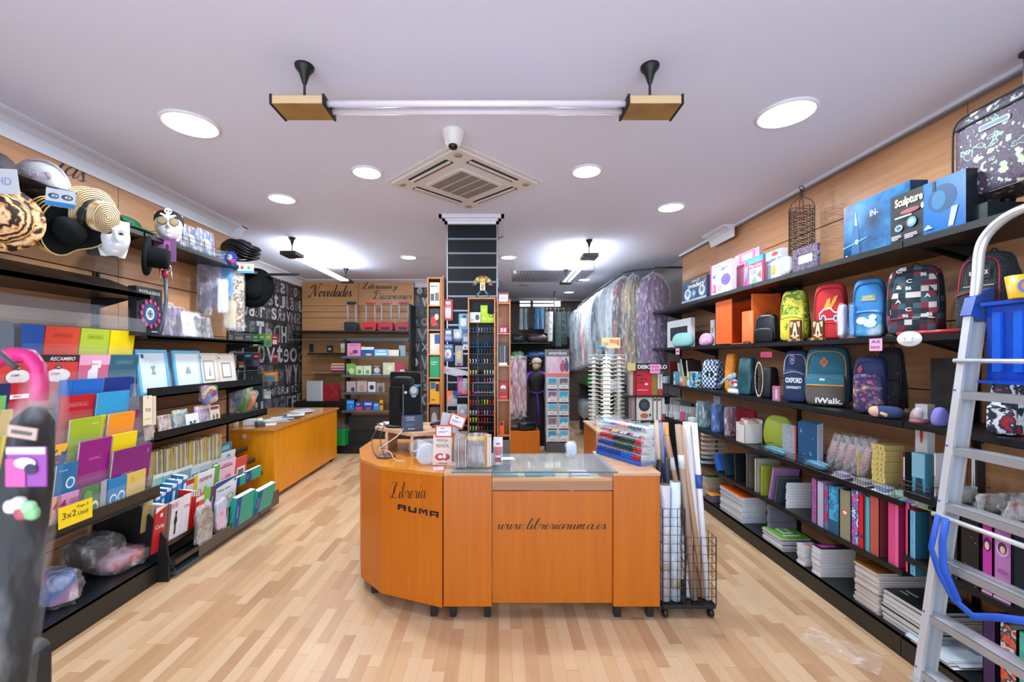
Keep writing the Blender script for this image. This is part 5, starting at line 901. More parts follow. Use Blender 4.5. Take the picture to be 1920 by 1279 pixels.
m = MB().box(-2.325, -2.317, 3.30, 4.12, .04, .145, M('4a403a', .3)).box(-2.42, -2.317, 3.06, 4.12, .035, .045, M('3a4a54', .3)); obj('front_lip', m, t)
m = MB().box(-2.325, -2.317, 4.14, 4.50, .05, .20, M('4a403a', .3)); obj('front_lip', m, t)
m = MB().box(-2.46, -2.452, 3.06, 3.62, .22, .33, M('4a403a', .3)); obj('front_lip', m, t)
m = MB(); [m.wire((-2.80, y, .9), (-2.33, y, .05), .004, BLACK2) for y in (3.08,)]; obj('side_wire', m, t)
GB_ = 'booklets in the rack below the frames'
def bk(row, a, b, pyt, name, label, cat, col, g=(), sp=None, d=.008, dx=0, lean=6, group=GB_, parts=True):
    X, zb, h = RW_[row]; X -= dx; x, y, w, rz = fit('L', a, b, X, 0, .001); q = Spot(); q.w = max(.004, w-.002); q.d = d; q.x = -X-.0-d/2; q.y = y; q.rz = 90; q.z = zb+.001; q.h = max(.08, zat(pyt, y)-q.z)
    return book(q, name, label, cat, col, g, group, lean, sp, parts=parts)
r = random.Random(5)
CREAM = ['c8b884', 'd8cfa8', 'c4a860', 'dcd8c8', 'b89c5c', 'd4c070', 'a8a088', 'e0dcc8']
n = 34; Y0, Y1 = F*2.62/(CX-282), F*2.62/(CX-415)
for i in range(n):
    y = Y0+(Y1-Y0)*i/(n-1); px = CX-F*2.62/y; h = .245+r.uniform(-.008, .008); w = .10; d = (Y1-Y0)/n*.85
    m = MB().box(-d/2, d/2, -w/2, w/2, 0, h, M(CREAM[i*5 % 8], .6)); gfx(m, d, h, [('r', -.5, r.uniform(.1, .7), .5, r.uniform(.72, .9), CREAM[(i*3+2) % 8])], -w/2-.0005)
    o = solo('exercise_booklet', m, 'thin cream booklet spine, '+OD[i]+' from the left in the top rack row', 'booklet', 'cream booklets in the rack'); place(o, -2.68, y, .622, 90, 0, r.uniform(-2, 2))
bk(0, 409, 433, 830, 'booklet', 'teal booklet at the right end of the cream row', 'booklet', '2c8ca4', [('r', -.3, .5, .3, .8, '8cc8d4')])
rows = [(1, 281, 300, 889, '8cbcb4'), (1, 300, 318, 884, '6ab0b4'), (1, 318, 336, 880, 'a4c8c4'), (1, 334, 356, 874, '88b8bc'), (1, 355, 372, 872, 'd8e0e0'), (1, 371, 392, 866, 'c8d4dc')]
cn = ['leftmost', 'second', 'third', 'fourth', 'fifth', 'sixth']
for i, (rw, a, b, p, c) in enumerate(rows): bk(rw, a, b, p, 'booklet', 'pale teal or white booklet, %s of the second row' % cn[i], 'booklet', c, [('r', -.5, .86, .5, 1, 'dfe6e6'), ('r', -.4, .5, .3, .6, '4a9ca8')])
bk(1, 390, 412, 862, 'workbook', 'white workbook with small letters print in the second row', 'workbook', 'd4d8dc', [('t', 'A b', -.1, .78, .5, .1, '4a5c78')])
bk(1, 411, 438, 846, 'workbook', 'white and blue workbook at the end of the second row', 'workbook', 'dfe4e8', [('t', 'a', 0, .8, .3, .12, '3c78b4'), ('r', -.3, .5, .3, .66, '9cc4dc')])
for i in range(6): a = 286+i*10; bk(2, a, a+9, 930-i*8, 'exercise_book', OD[i]+' bright blue exercise book spine from the left in the third row', 'exercise book', ['1c78b8', '2a88c8', '1868a8'][i % 3], [('r', -.5, .9, .5, 1, 'dfe4e8')]+[('r', -.3, .4, .3, .8, 'c8dcea')]*(i % 2), None, .1, parts=False, group='blue exercise books in the rack')
bk(2, 322, 344, 893, 'workbook', 'blue and white workbook behind the exercise books', 'workbook', '3c88c0', [('r', -.5, .6, .5, .8, 'e0e4ea')], None, .006, -.03)
bk(2, 343, 360, 898, 'workbook', 'red and white workbook left of the numbers workbook', 'workbook', 'd8d4d8', [('r', -.5, .84, .5, 1, 'b82c34')])
bk(2, 358, 398, 884, 'workbook', 'white numeros workbook with yellow edge', 'workbook', 'e4e2e0', [('r', -.5, 0, -.34, 1, 'e0b81c'), ('t', 'numeros', .06, .78, .6, .12, 'a8508c'), ('t', '3', -.2, .4, .15, .2, '58a050'), ('t', '5', .1, .45, .15, .16, 'd88030'), ('t', '8', .3, .3, .14, .18, '3c78b4')])
bk(2, 397, 407, 872, 'workbook', 'green spined workbook in the third row', 'workbook', '58a040', [], None, .03)
bk(2, 404, 437, 862, 'workbook', 'pink workbook with children drawing', 'workbook', 'e0b8c8', [('r', -.4, .8, .3, .84, '8c3c5c'), ('e', .1, .4, .2, .16, 'c87890'), ('e', -.2, .35, .12, .12, 'c8a090'), ('t', 'Lectura', -.05, .9, .5, .06, '7c2c4c')])
bk(2, 437, 459, 856, 'workbook', 'red workbook with black and white square code block', 'workbook', 'c83c34', [('r', -.34, .16, .34, .66, 'd8dade'), ('r', -.24, .26, .24, .58, '5a5c60')], None, .01)
for i, (a, b, p, lb) in enumerate(((437, 473, 890, 'teal exercise folder with blue spine, upper left of the four'), (460, 489, 878, 'teal exercise folder with blue spine, upper right of the four'))):
    bk(2, a, b, p, 'exercise_folder', lb, 'folder', '1ca088', [('r', -.5, 0, -.2, 1, '1c3c8c'), ('r', -.42, .3, -.38, .7, '9cb0d8')], None, .03, .03)
bk(2, 264, 282, 925, 'booklet', 'plain cream booklet at the left end of the lower row', 'booklet', 'c8b070')
bk(3, 283, 307, 948, 'workbook', 'red and white Caligrafia workbook', 'workbook', 'b81c28', [('p', [(-.5, .88), (.5, .98), (.5, 1), (-.5, 1)], 'e4e0e0'), ('t', 'Calig', -.05, .55, .7, .1, 'e6dcdc'), ('r', -.1, .76, .1, .84, 'e6dcdc')])
for i in range(3): bk(3, 303+i*3, 309+i*3, 944, 'spiral_notebook', OD[i]+' brown edged notebook right of the red Caligrafia workbook', 'notebook', '7c5c54', [], '4a3c3c', .12, parts=False)
bk(3, 310, 338, 936, 'workbook', 'white workbook with black child silhouette', 'workbook', 'd4d4e0', [('t', 'EE', -.1, .88, .4, .1, 'c05060'), ('p', [(-.05, .2), (.06, .2), (.05, .42), (.12, .5), (.05, .64), (-.06, .62), (-.12, .5), (-.05, .4)], '1c1c20'), ('e', 0, .69, .07, .05, '1c1c20')])
bk(3, 337, 352, 926, 'workbook', 'white Ortografia workbook beside the silhouette one', 'workbook', 'dcdce4', [('t', 'Orto', 0, .74, .8, .08, 'b84c58')])
for i in range(4): bk(3, 350+i*4.5, 354+i*4.5, 918, 'exercise_book', OD[i]+' bright red exercise book spine from the left in the lower row', 'exercise book', 'c41c14', [('r', -.5, .86, .5, 1, 'c8c4cc')], None, .12, parts=False, group='red exercise books in the rack')
bk(3, 361, 377, 925, 'workbook', 'orange workbook behind the bagged toys', 'workbook', 'dc5830', [('r', -.5, .8, .5, .92, 'e4dcd8')], None, .006)
bk(3, 376, 390, 914, 'workbook', 'green workbook behind the bagged toys', 'workbook', '6ab038', [('e', 0, .6, .3, .1, 'd8e4d0')], None, .006)
bk(3, 389, 400, 910, 'workbook', 'dark purple workbook behind the bagged toys', 'workbook', '4c2458', [('r', -.2, .3, 0, .7, 'b8a0c0')], None, .01)
bk(3, 398, 439, 897, 'workbook', 'white and navy Dibuix tecnic drawing workbook', 'workbook', 'd4dce4', [('p', [(-.5, .84), (.5, .96), (.5, 1), (-.5, 1)], '1c4078'), ('t', 'Dibuix tecnic', -.1, .74, .6, .06, '3c4c6c'), ('t', '1', .4, .88, .06, .08, '1c2c50'), ('e', .2, .45, .18, .1, 'd89c60'), ('e', .2, .45, .12, .07, 'd4dce4'), ('p', [(-.1, .28), (.05, .4), (.07, .37), (-.08, .24)], 'd89c60')])
for i, (a, b, p, lb) in enumerate(((437, 473, 924, 'teal exercise folder with blue spine, lower left of the four'), (474, 508, 910, 'teal exercise folder with blue spine leaning at the right end'))):
    bk(4, a, b, p, 'exercise_folder', lb, 'folder', '1c9c88', [('r', -.5, 0, -.26, 1, '183c90'), ('r', -.42, .3, -.38, .7, '9cb0d8')], None, .05, .02, 14 if i else 8)
bk(4, 426, 469, 952, 'exercise_folder', 'teal card folder lying against the front lip', 'folder', '2ca890', [('p', [(-.45, .6), (.4, .98), (.42, .97), (-.43, .58)], 'b8dcd4')], None, .004, -.01, 18)
q = spot('L', .12, 2.31, 362, 401, 946, 0, .05); soft(q, 'bagged_toy', 'bagged toy soldier set with brown contents', 'toy pack', PAT('soft', ['5c6458', 'a8a4a0', '746048', 'c8c4b4'], 12, .4), 'bagged toys on the booklet rack', .3, 61, .05, e=.25, header=('c8a8c0', [('t', 'HERITAGE', 0, .5, .8, .3, '7c5078')]))
q = spot('L', .14, 2.31, 397, 428, 934, 0, .05); soft(q, 'bagged_toy', 'bagged doll set with pink contents', 'toy pack', PAT('soft', ['b85c78', 'd8b0c8', '9cb0c8', 'e0d8e0'], 10, .4), 'bagged toys on the booklet rack', .34, 62, .05, e=.3)
ZG = 1.001
for i, (a, b, p, c, lb) in enumerate(((266, 294, 795, ['7c3038', 'b89a88', '5c4440'], 'red toned craft pack at the left end of the game shelf'), (293, 327, 778, ['7a4858', 'b0a498', '9c7c6c', '6a3c50'], 'maroon patterned craft pack on the game shelf'), (321, 357, 768, ['2c5c74', '8c9484', '3c7488', 'b0a888'], 'blue green craft pack on the game shelf'), (363, 401, 760, ['5a3c68', 'a89cb0', '84688c', 'c8b8c8'], 'purple craft pack on the game shelf'))):
    q = spot('L', ZG, 2.475, a, b, p, 0, .04); card(q, 'craft_pack', lb, 'craft pack', PAT('noise', c, 16, .4), [('r', -.4, .82, .4, .94, c[-1])], 'craft packs on the game shelf', -6, film=True)
q = spot('L', ZG, 2.465, 350, 375, 775, 0, .004); card(q, 'craft_pack', 'small white card pack with blue figures print', 'craft pack', 'd8dcdc', [('p', [(-.3, .1), (.3, .1), (.2, .4), (-.2, .45)], '2c5068'), ('e', -.15, .5, .1, .07, '2c5068'), ('e', .15, .5, .1, .07, '2c5068')], None, -6)
q = spot('L', ZG, 2.475, 395, 415, 760, 0, .01); card(q, 'craft_pack', 'cream card pack with brown stars at the end of the game shelf', 'craft pack', 'cfc4ac', [('p', [(-.3, .2), (-.05, .4), (-.2, .6)], '5c3c30'), ('p', [(.1, .2), (.35, .45), (.1, .6)], '8c3430'), ('r', -.4, .8, .4, .95, '7c3040')], None, -6)
q = spot('L', 1.12, 2.44, 267, 286, 742, 10, .01); q.z = zat(797, q.y); q.h = zat(742, q.y)-q.z; card(q, 'party_card_pack', 'cream carded pack with blue lettering hanging at the frames shelf', 'card pack', 'd8ccb0', [('t', '7', -.2, .5, .16, .14, '3c5c8c'), ('t', '0', .0, .52, .14, .12, '2c4c7c'), ('t', '9', .24, .5, .16, .14, '3c6c9c'), ('r', -.3, .2, .3, .22, 'a89878'), ('e', 0, .93, .08, .025, '6a6458')], None, 0)
q = spot('L', 1.1, 2.44, 279, 293, 742, 30, .006); q.z = zat(797, q.y); q.h = zat(743, q.y)-q.z; card(q, 'party_card_pack', 'second cream carded pack half behind the blue lettered one', 'card pack', 'cbbfa4', [], None, 0)
q = spot('L', 1.1, 2.42, 372, 409, 722, 20, .04); q.z = zat(757, q.y); q.h = zat(722, q.y)-q.z; soft(q, 'toy_pack', 'green and blue toy vehicle pack hanging below the frames', 'toy pack', PAT('noise', ['5c8c50', '2a4cac', 'b02830', '88b078', '3c5c3c'], 18, .4), None, .25, 71, .05, e=.4)
ZF = 1.312; GF = 'picture frames on the left shelf'; BLF = '5aa8d4'
for a, b, p, c, pic, lb, g, X in ((243, 266, 656, '6aacd0', '9cc4dc', 'plastic wrapped blue frame at the left end of the frame shelf', [], 2.60), (262, 320, 655, BLF, 'c4d4e0', 'large light blue frame with a goblet drawing', [('p', [(-.1, .44), (.1, .44), (.03, .54), (.1, .66), (-.1, .66), (-.03, .54)], '7c94a4'), ('r', -.42, .86, -.32, .96, '24507c')], 2.56), (316, 334, 660, 'a8c8d4', 'c8d4dc', 'pale blue frame mostly hidden between the two blue frames', [], 2.60), (330, 381, 657, BLF, 'ccd8e0', 'light blue frame with a small grey figure', [('p', [(-.12, .42), (.12, .42), (.06, .58), (-.06, .6)], '8c98a0'), ('e', 0, .56, .06, .05, '98a4ac')], 2.56), (376, 414, 662, 'd0c4b4', 'd4d0cc', 'cream frame with a narrow inner figure frame', [('r', -.3, .2, .3, .82, 'a89c84'), ('r', -.24, .25, .24, .77, 'dcdcdc'), ('p', [(-.04, .35), (.06, .35), (.02, .66)], '7c8ca0'), ('e', -.4, .92, .05, .03, '2c88b4')], 2.56), (411, 444, 663, 'cbb9a4', 'd6d2ce', 'cream frame at the right end of the frame shelf', [('r', -.3, .25, .28, .75, '9c8c74'), ('r', -.24, .3, .22, .7, 'd8dade'), ('e', -.4, .9, .05, .03, '2c88b4')], 2.56)):
    x, y, w, rz = fit('L', a, b, X, 0, .001); q = Spot(); q.w = w; q.d = .018; q.x = -X; q.y = y; q.z = ZF; q.rz = 90; q.h = zat(p, y)-ZF; frame(q, 'picture_frame', lb, 'picture frame', c, pic, GF, -7, .024 if b-a > 40 else .012, g)
ZB = 1.746
q = spot('L', ZB, 2.52, 240, 304, 540, 0, .06)
gg = [('t', 'RULETA & DADOS', 0, .90, .8, .07, 'b8b4b8'), ('e', 0, .46, .36, .26, '5a2c58'), ('e', 0, .46, .27, .20, '1c4c74'), ('e', 0, .46, .17, .13, 'c8ccd4'), ('e', 0, .46, .12, .09, '8c98a8'), ('r', -.02, .38, .02, .54, '3c4450'), ('r', -.09, .45, .09, .47, '3c4450')]
for k in range(12): a = PI/6*k; gg.append(('e', .36*math.cos(a), .46+.26*math.sin(a), .05, .045, 'b83c6c'))
box_item(q, 'roulette_game_box', 'black Ruleta drinking game box with round wheel print', 'box', '14181e', gg+[('r', 0, .08, .4, .1, 'c8c8cc')])
for i, (a, b, c, lb) in enumerate(((296, 312, ['4a3c54', '8c7ca0', '2c2834'], 'first bagged costume beside the roulette box'), (308, 336, ['241c2c', '6a5478', 'b8a8c8'], 'dark bagged costume, second from the roulette box'), (322, 356, ['7c5ca0', '2c2438', 'c8c0d4'], 'purple bagged costume, third from the roulette box'), (343, 384, ['a8a4b4', 'c8c4d0', '2c2834'], 'white and black bagged costume, fourth from the roulette box'), (368, 402, ['c8c4c8', '1c1c24', 'd4d0d4'], 'white bagged costume at the right end of its shelf'))):
    x, y, w, rz = fit('L', a, b, 2.53-.006*i, 0, .001); q = Spot(); q.w = w; q.d = .02; q.x = -(2.545-.006*i); q.y = y; q.z = ZB+.002; q.rz = 90; q.h = zat(556+i*9, y)-q.z
    soft(q, 'costume_bag', lb, 'costume pack', PAT('soft', c, 7, .5), 'flat costume bags on the left shelf', .3, 80+i, .03, e=.18, lean=-8, amp=.03)
ZH = 2.481
def head(m, c, r, mat, T=None): m.sq(c, (r, r*1.15, r*1.35), mat, .95, 1, T, nu=24, nv=16)
def face(name, label, cat, group, mat, w=.15, h=.22, d=.09, scary=False):
    t = thing(name, label, cat, group); EY = M('26262a', .6)
    def fn(u, v):
        x = (u-.5)*2; z = (v-.5)*2; jaw = 1-.28*max(0, -z)**1.5; X = x*jaw
        rr = max(0, 1-x*x*.92-z*z*.80); y = -d*rr**.5
        g = lambda cx, cz, sx, sz, a: a*math.exp(-((x-cx)/sx)**2-((z-cz)/sz)**2)
        y -= g(0, -.12, .13, .20, d*.34)+g(0, .1, .08, .22, d*.2)+g(0, -.22, .2, .08, d*.12)
        y += g(-.36, .16, .2, .1, d*.28)+g(.36, .16, .2, .1, d*.28)
        y -= g(-.36, .36, .25, .09, d*.10)+g(.36, .36, .25, .09, d*.10)+g(0, -.5, .22, .06, d*.12)+g(0, -.6, .18, .06, d*.10)+g(0, -.86, .25, .12, d*.12)+g(-.48, -.1, .2, .2, d*.05)+g(.48, -.1, .2, .2, d*.05)
        y += g(0, -.55, .25, .02, d*.07)
        return (X*w/2, y, h/2+z*h/2)
    mf = lambda u, v: EY if ((abs(abs((u-.5)*2)-.36)/.17)**2+(((v-.5)*2-.15)/.07)**2) < 1 else None
    m = MB().grid(fn, 44, 44, mat, None, True, mf); obj('mask_face', m, t); return t
def hatcurve(prof, mat, n=32, f=None, T=None): return MB().lathe(prof, mat, n, T, f, False)
FELT = M('070d10', .9, 0, .2); GH = 'party hats on the left wall'
t = thing('straw_boater_hat', 'straw boater hat with black ribbon over the white mask', 'hat', GH)
m, nt, b = _new('woven_straw'); tc = coords(nt); wv = N(nt, 'ShaderNodeTexWave', Scale=28.0, Distortion=.4); wv.wave_type = 'RINGS'; wv.rings_direction = 'Z'; nt.links.new(tc, wv.inputs[0]); rp = ramp(nt, ['b08a58', 'd8bc8c', 'e4d0a8']); nt.links.new(wv.outputs['Color'], rp.inputs[0]); nt.links.new(rp.outputs[0], b.inputs['Base Color']); b.inputs['Roughness'].default_value = .7; bp = N(nt, 'ShaderNodeBump', Strength=1.0, Distance=.01); nt.links.new(wv.outputs['Color'], bp.inputs['Height']); nt.links.new(bp.outputs[0], b.inputs['Normal']); STRAW = m
def boater(t, sc=1):
    obj('crown', MB().lathe([(.085*sc, 0), (.088*sc, .08), (.083*sc, .088), (.001, .09)], STRAW, 40, None, lambda p: (p[0]*1.0, p[1]*1.15, p[2]), False), t)
    obj('brim', MB().lathe([(.08*sc, .002), (.10*sc, -.001), (.15*sc, -.003), (.153*sc, 0), (.15*sc, .003), (.10*sc, .004), (.08*sc, .004)], STRAW, 40, None, lambda p: (p[0], p[1]*1.1, p[2]), False), t)
    obj('ribbon', MB().lathe([(.0885*sc, .004), (.0895*sc, .034), (.087*sc, .034)], M('1c2228', .6), 40, None, lambda p: (p[0]*1.0, p[1]*1.15, p[2]), False).sq((-.088*sc, -.02, .02), (.012, .04, .022), M('1c2228', .6), .5, .7), t)
boater(t, .86)
t['label'] = 'straw boater hat with black ribbon over the white mask'
aim(t, P(176, 402, 2.42), (1.2, -.10, -.34))
t2_ = dup(t, 'second straw boater just behind the ribboned one', GH); aim(t2_, P(160, 398, 2.46), (1.2, -.2, -.2))
t = face('face_mask', 'white plastic face mask hanging below the straw boater', 'mask', 'white face masks', M('cfd2d6', .3)); place(t, *P(212, 482, 2.52), 48)
m = MB().cbox(-.08, .08, 0, .008, 0, .24, M('14181c', .4), .01); place(solo('mask_backing_card', m, 'black backing card behind the lower white mask', 'card'), *P(196, 480, 2.62), 40)
def tricorn(label, loc, rot, sc=1):
    t = thing('tricorn_hat', label, 'hat', 'black tricorn hats with gold trim'); n = 40
    rim = lambda a: .155*sc*(1-.16*math.cos(3*a))
    def fz(a, k): return .05*sc*(.5+.5*math.cos(3*a+PI))*k
    obj('crown', MB().sq((0, 0, .0), (.085*sc, .095*sc, .09*sc), FELT, .8, 1, flat=0), t)
    m = MB(); m.grid(lambda u, v: ((.08*sc+(rim(2*PI*u)-.08*sc)*v)*math.cos(2*PI*u), (.085*sc+(rim(2*PI*u)-.085*sc)*v)*math.sin(2*PI*u), fz(2*PI*u, v)), n, 4, FELT); obj('brim', m, t)
    obj('gold_trim', MB().tube([(rim(a)*math.cos(a), rim(a)*math.sin(a), fz(a, 1)) for a in [2*PI*k/n for k in range(n)]], .004, M('c8a468', .5), 6, closed=True), t)
    return aim(t, loc, rot, 60)
for i in range(5):
    tricorn(['front', 'second', 'third', 'fourth', 'rearmost'][i]+' black tricorn hat with gold trim in the hanging nest of five', P(126-i*9, 432-i*3, 2.32+.006*i), (1.1, -.35+.04*i, -.25), .84)
for i, (px, py) in enumerate(((101, 370), (126, 374))):
    m = MB().box(-.03, .03, -.001, .001, -.045, .045, M('c8d0d8')); gfx(m, .06, .09, [('e', 0, .58, .36, .16, '2c4858'), ('e', .05, .58, .2, .09, 'c8d0d8'), ('t', 'R', .1, .56, .2, .16, '2c4858'), ('r', -.5, 0, .5, .26, '1c78b4')], -.0015, None, -.045); m.wire((0, 0, .044), (-.18, .14, .10), .0012, BLACK2); o = solo('hat_tag', m, ['left', 'right'][i]+' white hang tag with eye logo above the tricorn hats', 'tag', 'white hat tags'); o.location = P(px, py, 2.18); o.rotation_euler = (0, math.radians(3-2*i), math.radians(34+8*i))
TG = PAT('tiger', ['140c08', '2c1a0c', 'a8642c', 'c8883c', 'e4c89c'], 11, .7)
t = thing('tiger_print_hat', 'large tiger striped plush hat at the left picture edge', 'hat', GH); obj('crown', MB().sq((0, 0, 0), (.19, .19, .13), TG, .9, 1, flat=0), t); obj('brim', MB().lathe([(.17, -.01), (.24, .0), (.245, .008), (.17, .012)], TG, 36, caps=False), t)
aim(t, P(-6, 408, 2.08), (.8, -.75, .05)); t.scale = (.68, .68, .8)
m = MB().box(-.05, .05, -.001, .001, -.06, .06, M('c4c8cc')); gfx(m, .1, .12, [('t', 'HD', 0, .5, .5, .3, '8c98b8')], -.0015, None, -.06); o = solo('hat_tag', m, 'large white tag above the tiger striped hat', 'tag'); o.location = P(8, 340, 2.05); o.rotation_euler = (0, math.radians(-6), math.radians(25))
SILV = PAT('soft', ['7c7478', 'a8a4ac', 'd4d8de'], 7, .28)
t = thing('plastic_helmet', 'silver embossed knight helmet on the hats shelf', 'helmet', GH)
def hf(p): x, y, z = p; return (x, y*1.25, z+.9*max(0, abs(y)-.05)**1.5 if z < .03 else z)
obj('dome', MB().sq((0, 0, .02), (.085, .12, .15), SILV, .9, 1, flat=0), t); obj('comb', MB().tube([(0, .12*math.cos(a), .03+.155*math.sin(a)) for a in [PI*k/12 for k in range(13)]], .008, SILV, 8), t)
obj('brim', MB().lathe([(.085, .02), (.13, .012), (.135, .015), (.085, .026)], SILV, 36, None, lambda p: (p[0]*.95, p[1]*1.35, p[2]+2.2*max(0, abs(p[1])-.07)**2), False), t)
m = MB()
for s in (-1, 1):
    for k in range(3): cx = -.05+.05*k; m.tube([(s*(.083-.012*abs(k-1)), cx+.016*math.cos(a), .08+.02*math.sin(a)) for a in [PI*2*j/10 for j in range(10)]], .003, SILV, 5, closed=True)
obj('embossing', m, t); place(t, *P(76, 310, 2.36), -62); t.location.z = ZH+.02
t = thing('brimmed_hat', 'dark brown wide brimmed hat at the top left picture edge', 'hat', GH); DB = PAT('soft', ['241c20', '3c3238'], 8, .7)
obj('crown', MB().sq((0, 0, 0), (.10, .12, .15), DB, .8, 1, flat=0), t); obj('brim', MB().lathe([(.09, 0), (.2, .005), (.205, .01), (.09, .012)], DB, 36, None, lambda p: (p[0], p[1], p[2]+.6*p[1]*p[1]), False), t); place(t, *P(-20, 300, 2.15)); t.location.z = ZH+.01
for i, (px, py, Y, lb) in enumerate(((160, 352, 2.72, 'black bowler hat on the shelf above the straw boater'), (196, 360, 2.86, 'second black bowler hat nearer the green hat'))):
    t = thing('bowler_hat', lb, 'hat', 'black bowler hats'); obj('crown', MB().sq((0, 0, 0), (.095, .115, .105), FELT, .8, 1, flat=0), t); obj('brim', MB().lathe([(.09, 0), (.135, .006), (.14, .016), (.09, .006)], FELT, 36, caps=False), t); p = P(px, py, Y); place(t, p.x, Y, ZH+.012, 20)
t = thing('green_felt_hat', 'bright green felt hat with yellow feather end', 'hat', GH); GRN = M('0f5a38', .8); obj('crown', MB().sq((0, 0, 0), (.10, .15, .10), GRN, .7, 1, flat=0), t); obj('brim', MB().lathe([(.09, 0), (.16, .0), (.165, .01), (.09, .008)], GRN, 36, None, lambda p: (p[0], p[1]*1.3, p[2]), False), t); obj('feather', MB().sq((.04, .18, .03), (.015, .05, .03), M('c8a020', .7), .8, .8), t); obj('band', MB().lathe([(.102, .004), (.103, .022)], M('0c3024', .7), 36, None, lambda p: (p[0], p[1]*1.46, p[2]), False), t); p = P(240, 400, 3.02); place(t, -2.67, 3.02, ZH+.012, 5)
t = face('mannequin_face', 'white mask wearing a skull bandana and round goggles', 'mask', 'white face masks', M('d4d6da', .3), .17, .20, .10)
obj('bandana', MB().sq((0, .03, .155), (.094, .115, .075), M('0e1014', .8), .85, 1, nu=28, flat=-.02), t); m = MB(); gfx(m, .12, .1, [('e', 0, .62, .2, .22, 'd8d8dc'), ('r', -.1, .3, .1, .5, 'd8d8dc'), ('e', -.08, .62, .05, .06, '16181c'), ('e', .08, .62, .05, .06, '16181c'), ('p', [(-.42, .3), (-.36, .42), (.42, .12), (.36, 0)], 'd8d8dc'), ('p', [(.42, .3), (.36, .42), (-.42, .12), (-.36, 0)], 'd8d8dc')], -.089, None, .135); obj('skull_print', m, t)
for s in (-1, 1): obj('goggle_lens', MB().lathe([(.024, 0), (.03, .003), (.03, .012), (.024, .012)], M('6a5c3c', .4, .5), 20, Matrix.Translation((s*.036, -.098, .118)) @ Matrix.Rotation(PI/2, 4, 'X')).lathe([(.025, .006), (.001, .006)], M('5c6c3c', .15), 20, Matrix.Translation((s*.036, -.098, .118)) @ Matrix.Rotation(PI/2, 4, 'X')), t)
place(t, -2.52, 3.26, ZH+.006, 35)
for i, (a, b, p, c, lb) in enumerate(((322, 345, 396, '24407c', 'blue carded toy pistol beside the pirate head'), (343, 372, 400, '1c3468', 'blue carded toy weapon set in the basket'), (370, 402, 402, '2c58a8', 'blue carded toy set at the end of the basket'))):
    q = spot('L', ZH, 2.60, a, b, p, 0, .01); q.h = .2+.02*i; card(q, 'carded_toy', lb, 'toy pack', c, [('t', 'BREN', -.1, .88, .5, .08, 'd06028'), ('e', .1, .5, .3, .2, 'b8c0cc'), ('r', -.4, .2, .0, .6, '20242c'), ('r', -.4, .02, .4, .12, 'c85c98')], 'carded toys on the hats shelf', -4, film=True)
m = MB(); xa, xb, ya, yb, z0, z1 = -2.515, -2.80, 3.30, 3.98, ZH, ZH+.085
for i in range(30): y = ya+(yb-ya)*i/29; m.wire((xa, y, z0), (xa, y, z1), .0016, BLACK2)
for z in (z0+.003, z0+.05, z1): m.wire((xa, ya, z), (xa, yb, z), .0022, BLACK2); m.wire((xa, ya, z), (xb, ya, z), .0022, BLACK2); m.wire((xa, yb, z), (xb, yb, z), .0022, BLACK2)
solo('wire_basket', m, 'black wire basket in front of the blue carded toys', 'wire basket')
m = MB()
for i in range(22): y = 1.5+i*.055; m.wire((-2.50, y, ZH), (-2.50, y, ZH+.075), .0016, BLACK2)
for z in (ZH+.003, ZH+.075): m.wire((-2.50, 1.5, z), (-2.50, 2.66, z), .0024, BLACK2)
solo('wire_basket', m, 'black wire shelf front below the silver helmet', 'wire basket')
t = thing('wide_brim_hat', 'black wide brimmed hat hanging edge-on below the pirate head', 'hat', GH); obj('brim', MB().lathe([(.08, 0), (.165, -.004), (.17, .004), (.165, .012), (.08, .01)], FELT, 36, None, lambda p: (p[0], p[1]*1.05, p[2]), False), t); obj('crown', MB().lathe([(.085, 0), (.084, .10), (.075, .115), (.001, .118)], FELT, 32, None, lambda p: (p[0], p[1]*1.12, p[2]), False), t)
aim(t, P(276, 480, 3.1), (.8, .5, -.1)); t.scale = (1.1, .8, 1.1)
t = thing('pipe_prop', 'long grey toy cane with red collar hanging before the roulette box', 'toy'); obj('shaft', MB().tube([P(310, 515, 3.2), P(312, 560, 3.18), P(306, 600, 3.14), P(299, 628, 3.1)], [.013, .012, .012, .015], M('3a4450', .4), 10), t); obj('collar', MB().tube([P(309, 508, 3.2), P(310, 520, 3.2)], .02, M('a02030', .4), 12), t)
t = thing('carded_chain_toy', 'purple carded jewellery toy with hanging silver handcuff', 'toy pack'); q = cspot(296, 327, 446, 490, 3.22); m = MB().box(-q.w/2, q.w/2, -.001, .001, 0, q.h, M('6a3c70')); gfx(m, q.w, q.h, [('r', -.1, .2, .2, .85, 'b04a9c'), ('e', .05, .6, .1, .15, '2c2434')], -.0015); obj('card', m, t); m = MB(); m.tube([(.03*math.cos(k*PI/8), 0, -.05+.03*math.sin(k*PI/8)) for k in range(16)], .004, STEEL, 6, closed=True); [m.tube([(x, 0, -.06), (x+.01, 0, -.16)], .003, STEEL, 6) for x in (-.04, .03)]; obj('metal_rings', m, t); place(t, q.x, 3.22, q.z, 25)
def hung(px0, px1, p0, p1, Y, name, label, cat, mat, hd=None, seed=0, e=.3, group='bagged toys hung at the end of the hats shelf', d=.05, film=.3):
    q = cspot(px0, px1, p0, p1, Y, d); q.rz = 14; o = soft(q, name, label, cat, mat, group, film, seed, d, e=e, header=hd, amp=.05)
    o2 = obj('hook', MB().tube([(0, .0, q.h*.96), (0, .03, q.h+.02), (0, .14, q.h+.02)], .002, STEEL, 5), o); return o
hung(369, 393, 465, 592, 3.95, 'bagged_toy', 'toy sword in purple headed clear bag', 'toy pack', PAT('soft', ['2c2c3c', '4a4458', '9c94b0'], 8), ('b05a98', [('t', 'KNIGHT', 0, .5, .7, .3, '4a2450')]), 90, .2)
